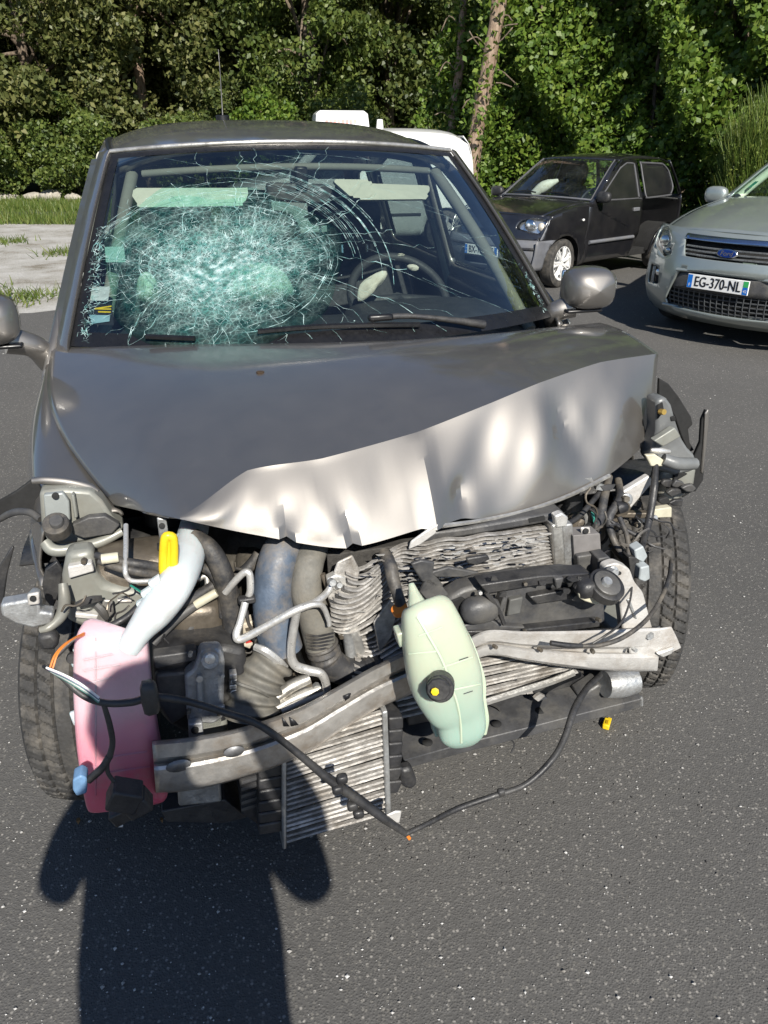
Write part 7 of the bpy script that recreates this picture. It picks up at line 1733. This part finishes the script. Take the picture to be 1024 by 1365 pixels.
dead_leaf(960, 450, 0.03, 'brown leaf on the asphalt in front of the silver car', DEADL)
dead_leaf(216, 1094, 0.010, 'tiny orange-brown leaf in the shadow under the bumper beam', DEADL)

# ================================================================== PHOTOGRAPHER (stands behind the lens and casts the long shadow)
def photographer():
    bx_, by_ = -0.055, -0.24
    J = {}; E = []
    def v(n, x, y, z, rx, ry=None, par=None):
        J[n] = (len(J), (bx_+x*1.06, by_+y, z), (rx, ry or rx))
        if par: E.append((J[par][0], J[n][0]))
    v('pelvis', 0, 0, 0.93, 0.25, 0.15); v('waist', 0, 0.0, 1.08, 0.245, 0.14, 'pelvis'); v('chest', 0, -0.01, 1.27, 0.24, 0.14, 'waist'); v('upper', 0, -0.01, 1.38, 0.20, 0.11, 'chest')
    v('neck', 0, 0.0, 1.47, 0.062, 0.065, 'upper'); v('jaw', 0, 0.025, 1.53, 0.075, 0.085, 'neck'); v('head', 0, 0.02, 1.61, 0.085, 0.10, 'jaw'); v('crown', 0, 0.01, 1.68, 0.072, 0.085, 'head')
    for s_, n in ((-1, 'l'), (1, 'r')):
        v('sh'+n, s_*0.17, -0.01, 1.37, 0.075, 0.075, 'upper'); v('ua'+n, s_*0.25, 0.0, 1.22, 0.062, 0.062, 'sh'+n); v('el'+n, s_*0.29, 0.05, 1.08, 0.056, 0.056, 'ua'+n)
        v('fa'+n, s_*0.22-bx_*0.5, 0.15, 1.27, 0.046, 0.046, 'el'+n); v('wr'+n, s_*0.095-bx_, 0.19, 1.465, 0.028, 0.03, 'fa'+n); v('ha'+n, s_*0.062-bx_, 0.205, 1.53, 0.030, 0.016, 'wr'+n)
        v('hip'+n, s_*0.10, 0, 0.86, 0.115, 0.115, 'pelvis'); v('kn'+n, s_*0.12, 0.02, 0.50, 0.075, 0.08, 'hip'+n); v('an'+n, s_*0.13, -0.01, 0.10, 0.052, 0.055, 'kn'+n); v('to'+n, s_*0.145, 0.12, 0.045, 0.045, 0.035, 'an'+n)
    me = bpy.data.meshes.new('person'); me.from_pydata([a[1] for a in J.values()], E, []); me.update()
    o = bpy.data.objects.new('person', me); col.objects.link(o)
    sk = o.modifiers.new('skin', 'SKIN'); sk.use_smooth_shade = True; sb = o.modifiers.new('sub', 'SUBSURF'); sb.levels = 2; sb.render_levels = 2
    if not me.skin_vertices: me.attributes
    for (i, p, r_) in J.values(): me.skin_vertices[0].data[i].radius = r_; me.skin_vertices[0].data[i].use_root = (i == 0)
    dg = bpy.context.evaluated_depsgraph_get(); m2 = bpy.data.meshes.new_from_object(o.evaluated_get(dg))
    bpy.data.objects.remove(o)
    bm = bmesh.new(); bm.from_mesh(m2)
    # fingers: four round the far edge of the phone, thumb on its near face
    for s_ in (-1, 1):
        for k in range(4):
            z0 = 1.515+0.021*k; L_ = (0.9, 1.05, 1.0, 0.8)[k]
            pts = [(s_*0.066, -0.035, z0), (s_*0.060, -0.008, z0+0.006), (s_*0.048, -0.004+0.0, z0+0.010), (s_*(0.048-0.012*L_), -0.0045, z0+0.011)]
            V, F = tube_data(catmull(pts, 4), 0.0078, 8); vs_ = [bm.verts.new(q) for q in V]; [bm.faces.new([vs_[i] for i in f]) for f in F]
        pts = [(s_*0.060, -0.045, 1.505), (s_*0.045, -0.052, 1.525), (s_*0.030, -0.046, 1.545), (s_*0.022, -0.040, 1.553)]
        V, F = tube_data(catmull(pts, 4), 0.0095, 8); vs_ = [bm.verts.new(q) for q in V]; [bm.faces.new([vs_[i] for i in f]) for f in F]
    # nose and ears
    for c, r_ in (((bx_, by_+0.125, 1.595), (0.014, 0.02, 0.022)), ((bx_-0.085, by_+0.01, 1.60), (0.010, 0.022, 0.032)), ((bx_+0.085, by_+0.01, 1.60), (0.010, 0.022, 0.032))):
        g_ = bmesh.ops.create_icosphere(bm, subdivisions=2, radius=1); [setattr(w, 'co', Vector((w.co.x*r_[0]+c[0], w.co.y*r_[1]+c[1], w.co.z*r_[2]+c[2]))) for w in g_['verts']]
    skin = M('skin', (0.50, 0.30, 0.22), 0.5, 0, 0.08, 30, sss=0.2); jean = M('dark_jeans', (0.03, 0.04, 0.07), 0.9, 0, 0.2, 40); jack = M('dark_jacket', (0.04, 0.045, 0.05), 0.85, 0, 0.2, 30); shoe = M('black_shoe', (0.02, 0.02, 0.02), 0.5)
    for f in bm.faces:
        c = f.calc_center_median(); f.smooth = True
        arm = c.y > by_+0.10 and c.z > 1.40
        f.material_index = 0 if (c.z > 1.46 and not (c.y < by_+0.13 and abs(c.x-bx_) > 0.12)) or (arm and c.z > 1.44) else (3 if c.z < 0.09 else (1 if c.z < 0.90 else 2))
    bm.to_mesh(m2); bm.free()
    p = bpy.data.objects.new('person', m2); col.objects.link(p); m2.materials.clear()
    for m in (skin, jean, jack, shoe): m2.materials.append(m)
    tag(p, 'person in dark jacket and jeans standing before the wreck holding up a phone', 'person')
    bm = bmesh.new(); bmesh.ops.create_icosphere(bm, subdivisions=4, radius=1)
    for w in list(bm.verts):
        if w.co.z < -0.35 or (w.co.y > 0.55 and w.co.z < 0.45): bm.verts.remove(w)
    for w in bm.verts: w.co = Vector((w.co.x*0.098+bx_, w.co.y*0.115+by_+0.008, w.co.z*0.10+1.645))*1.0+Vector((random.uniform(-.002, .002),)*3)
    hm = bpy.data.meshes.new('hair'); bm.to_mesh(hm); bm.free(); link_me('hair', hm, M('brown_hair', (0.06, 0.04, 0.025), 0.6, 0, 0.4, 80, 0.6), p, solid=0.006)
    for s_ in (-1, 1): lump('eye', (bx_+s_*0.032, by_+0.108, 1.618), (0.026, 0.016, 0.014), M('eye_white', (0.6, 0.6, 0.6), 0.2), 0, p, 2, 1)
    lump('mouth', (bx_, by_+0.112, 1.552), (0.045, 0.012, 0.012), M('lips', (0.40, 0.16, 0.14), 0.5), 0, p, 2, 1)
    ph = empty('phone', (0, -0.018, 1.565), 0, 'slim black phone held upright in both hands of the person', 'phone'); ph.rotation_euler = (-PITCH, 0, 0)
    box('phone_body', (0, 0, 0), (0.076, 0.009, 0.158), M('phone_black', (0.012, 0.012, 0.014), 0.15), ph, bevel=0.004); box('phone_screen', (0, -0.0052, 0), (0.070, 0.001, 0.148), M('phone_glass', (0.02, 0.02, 0.025), 0.05), ph, bevel=0)
photographer()
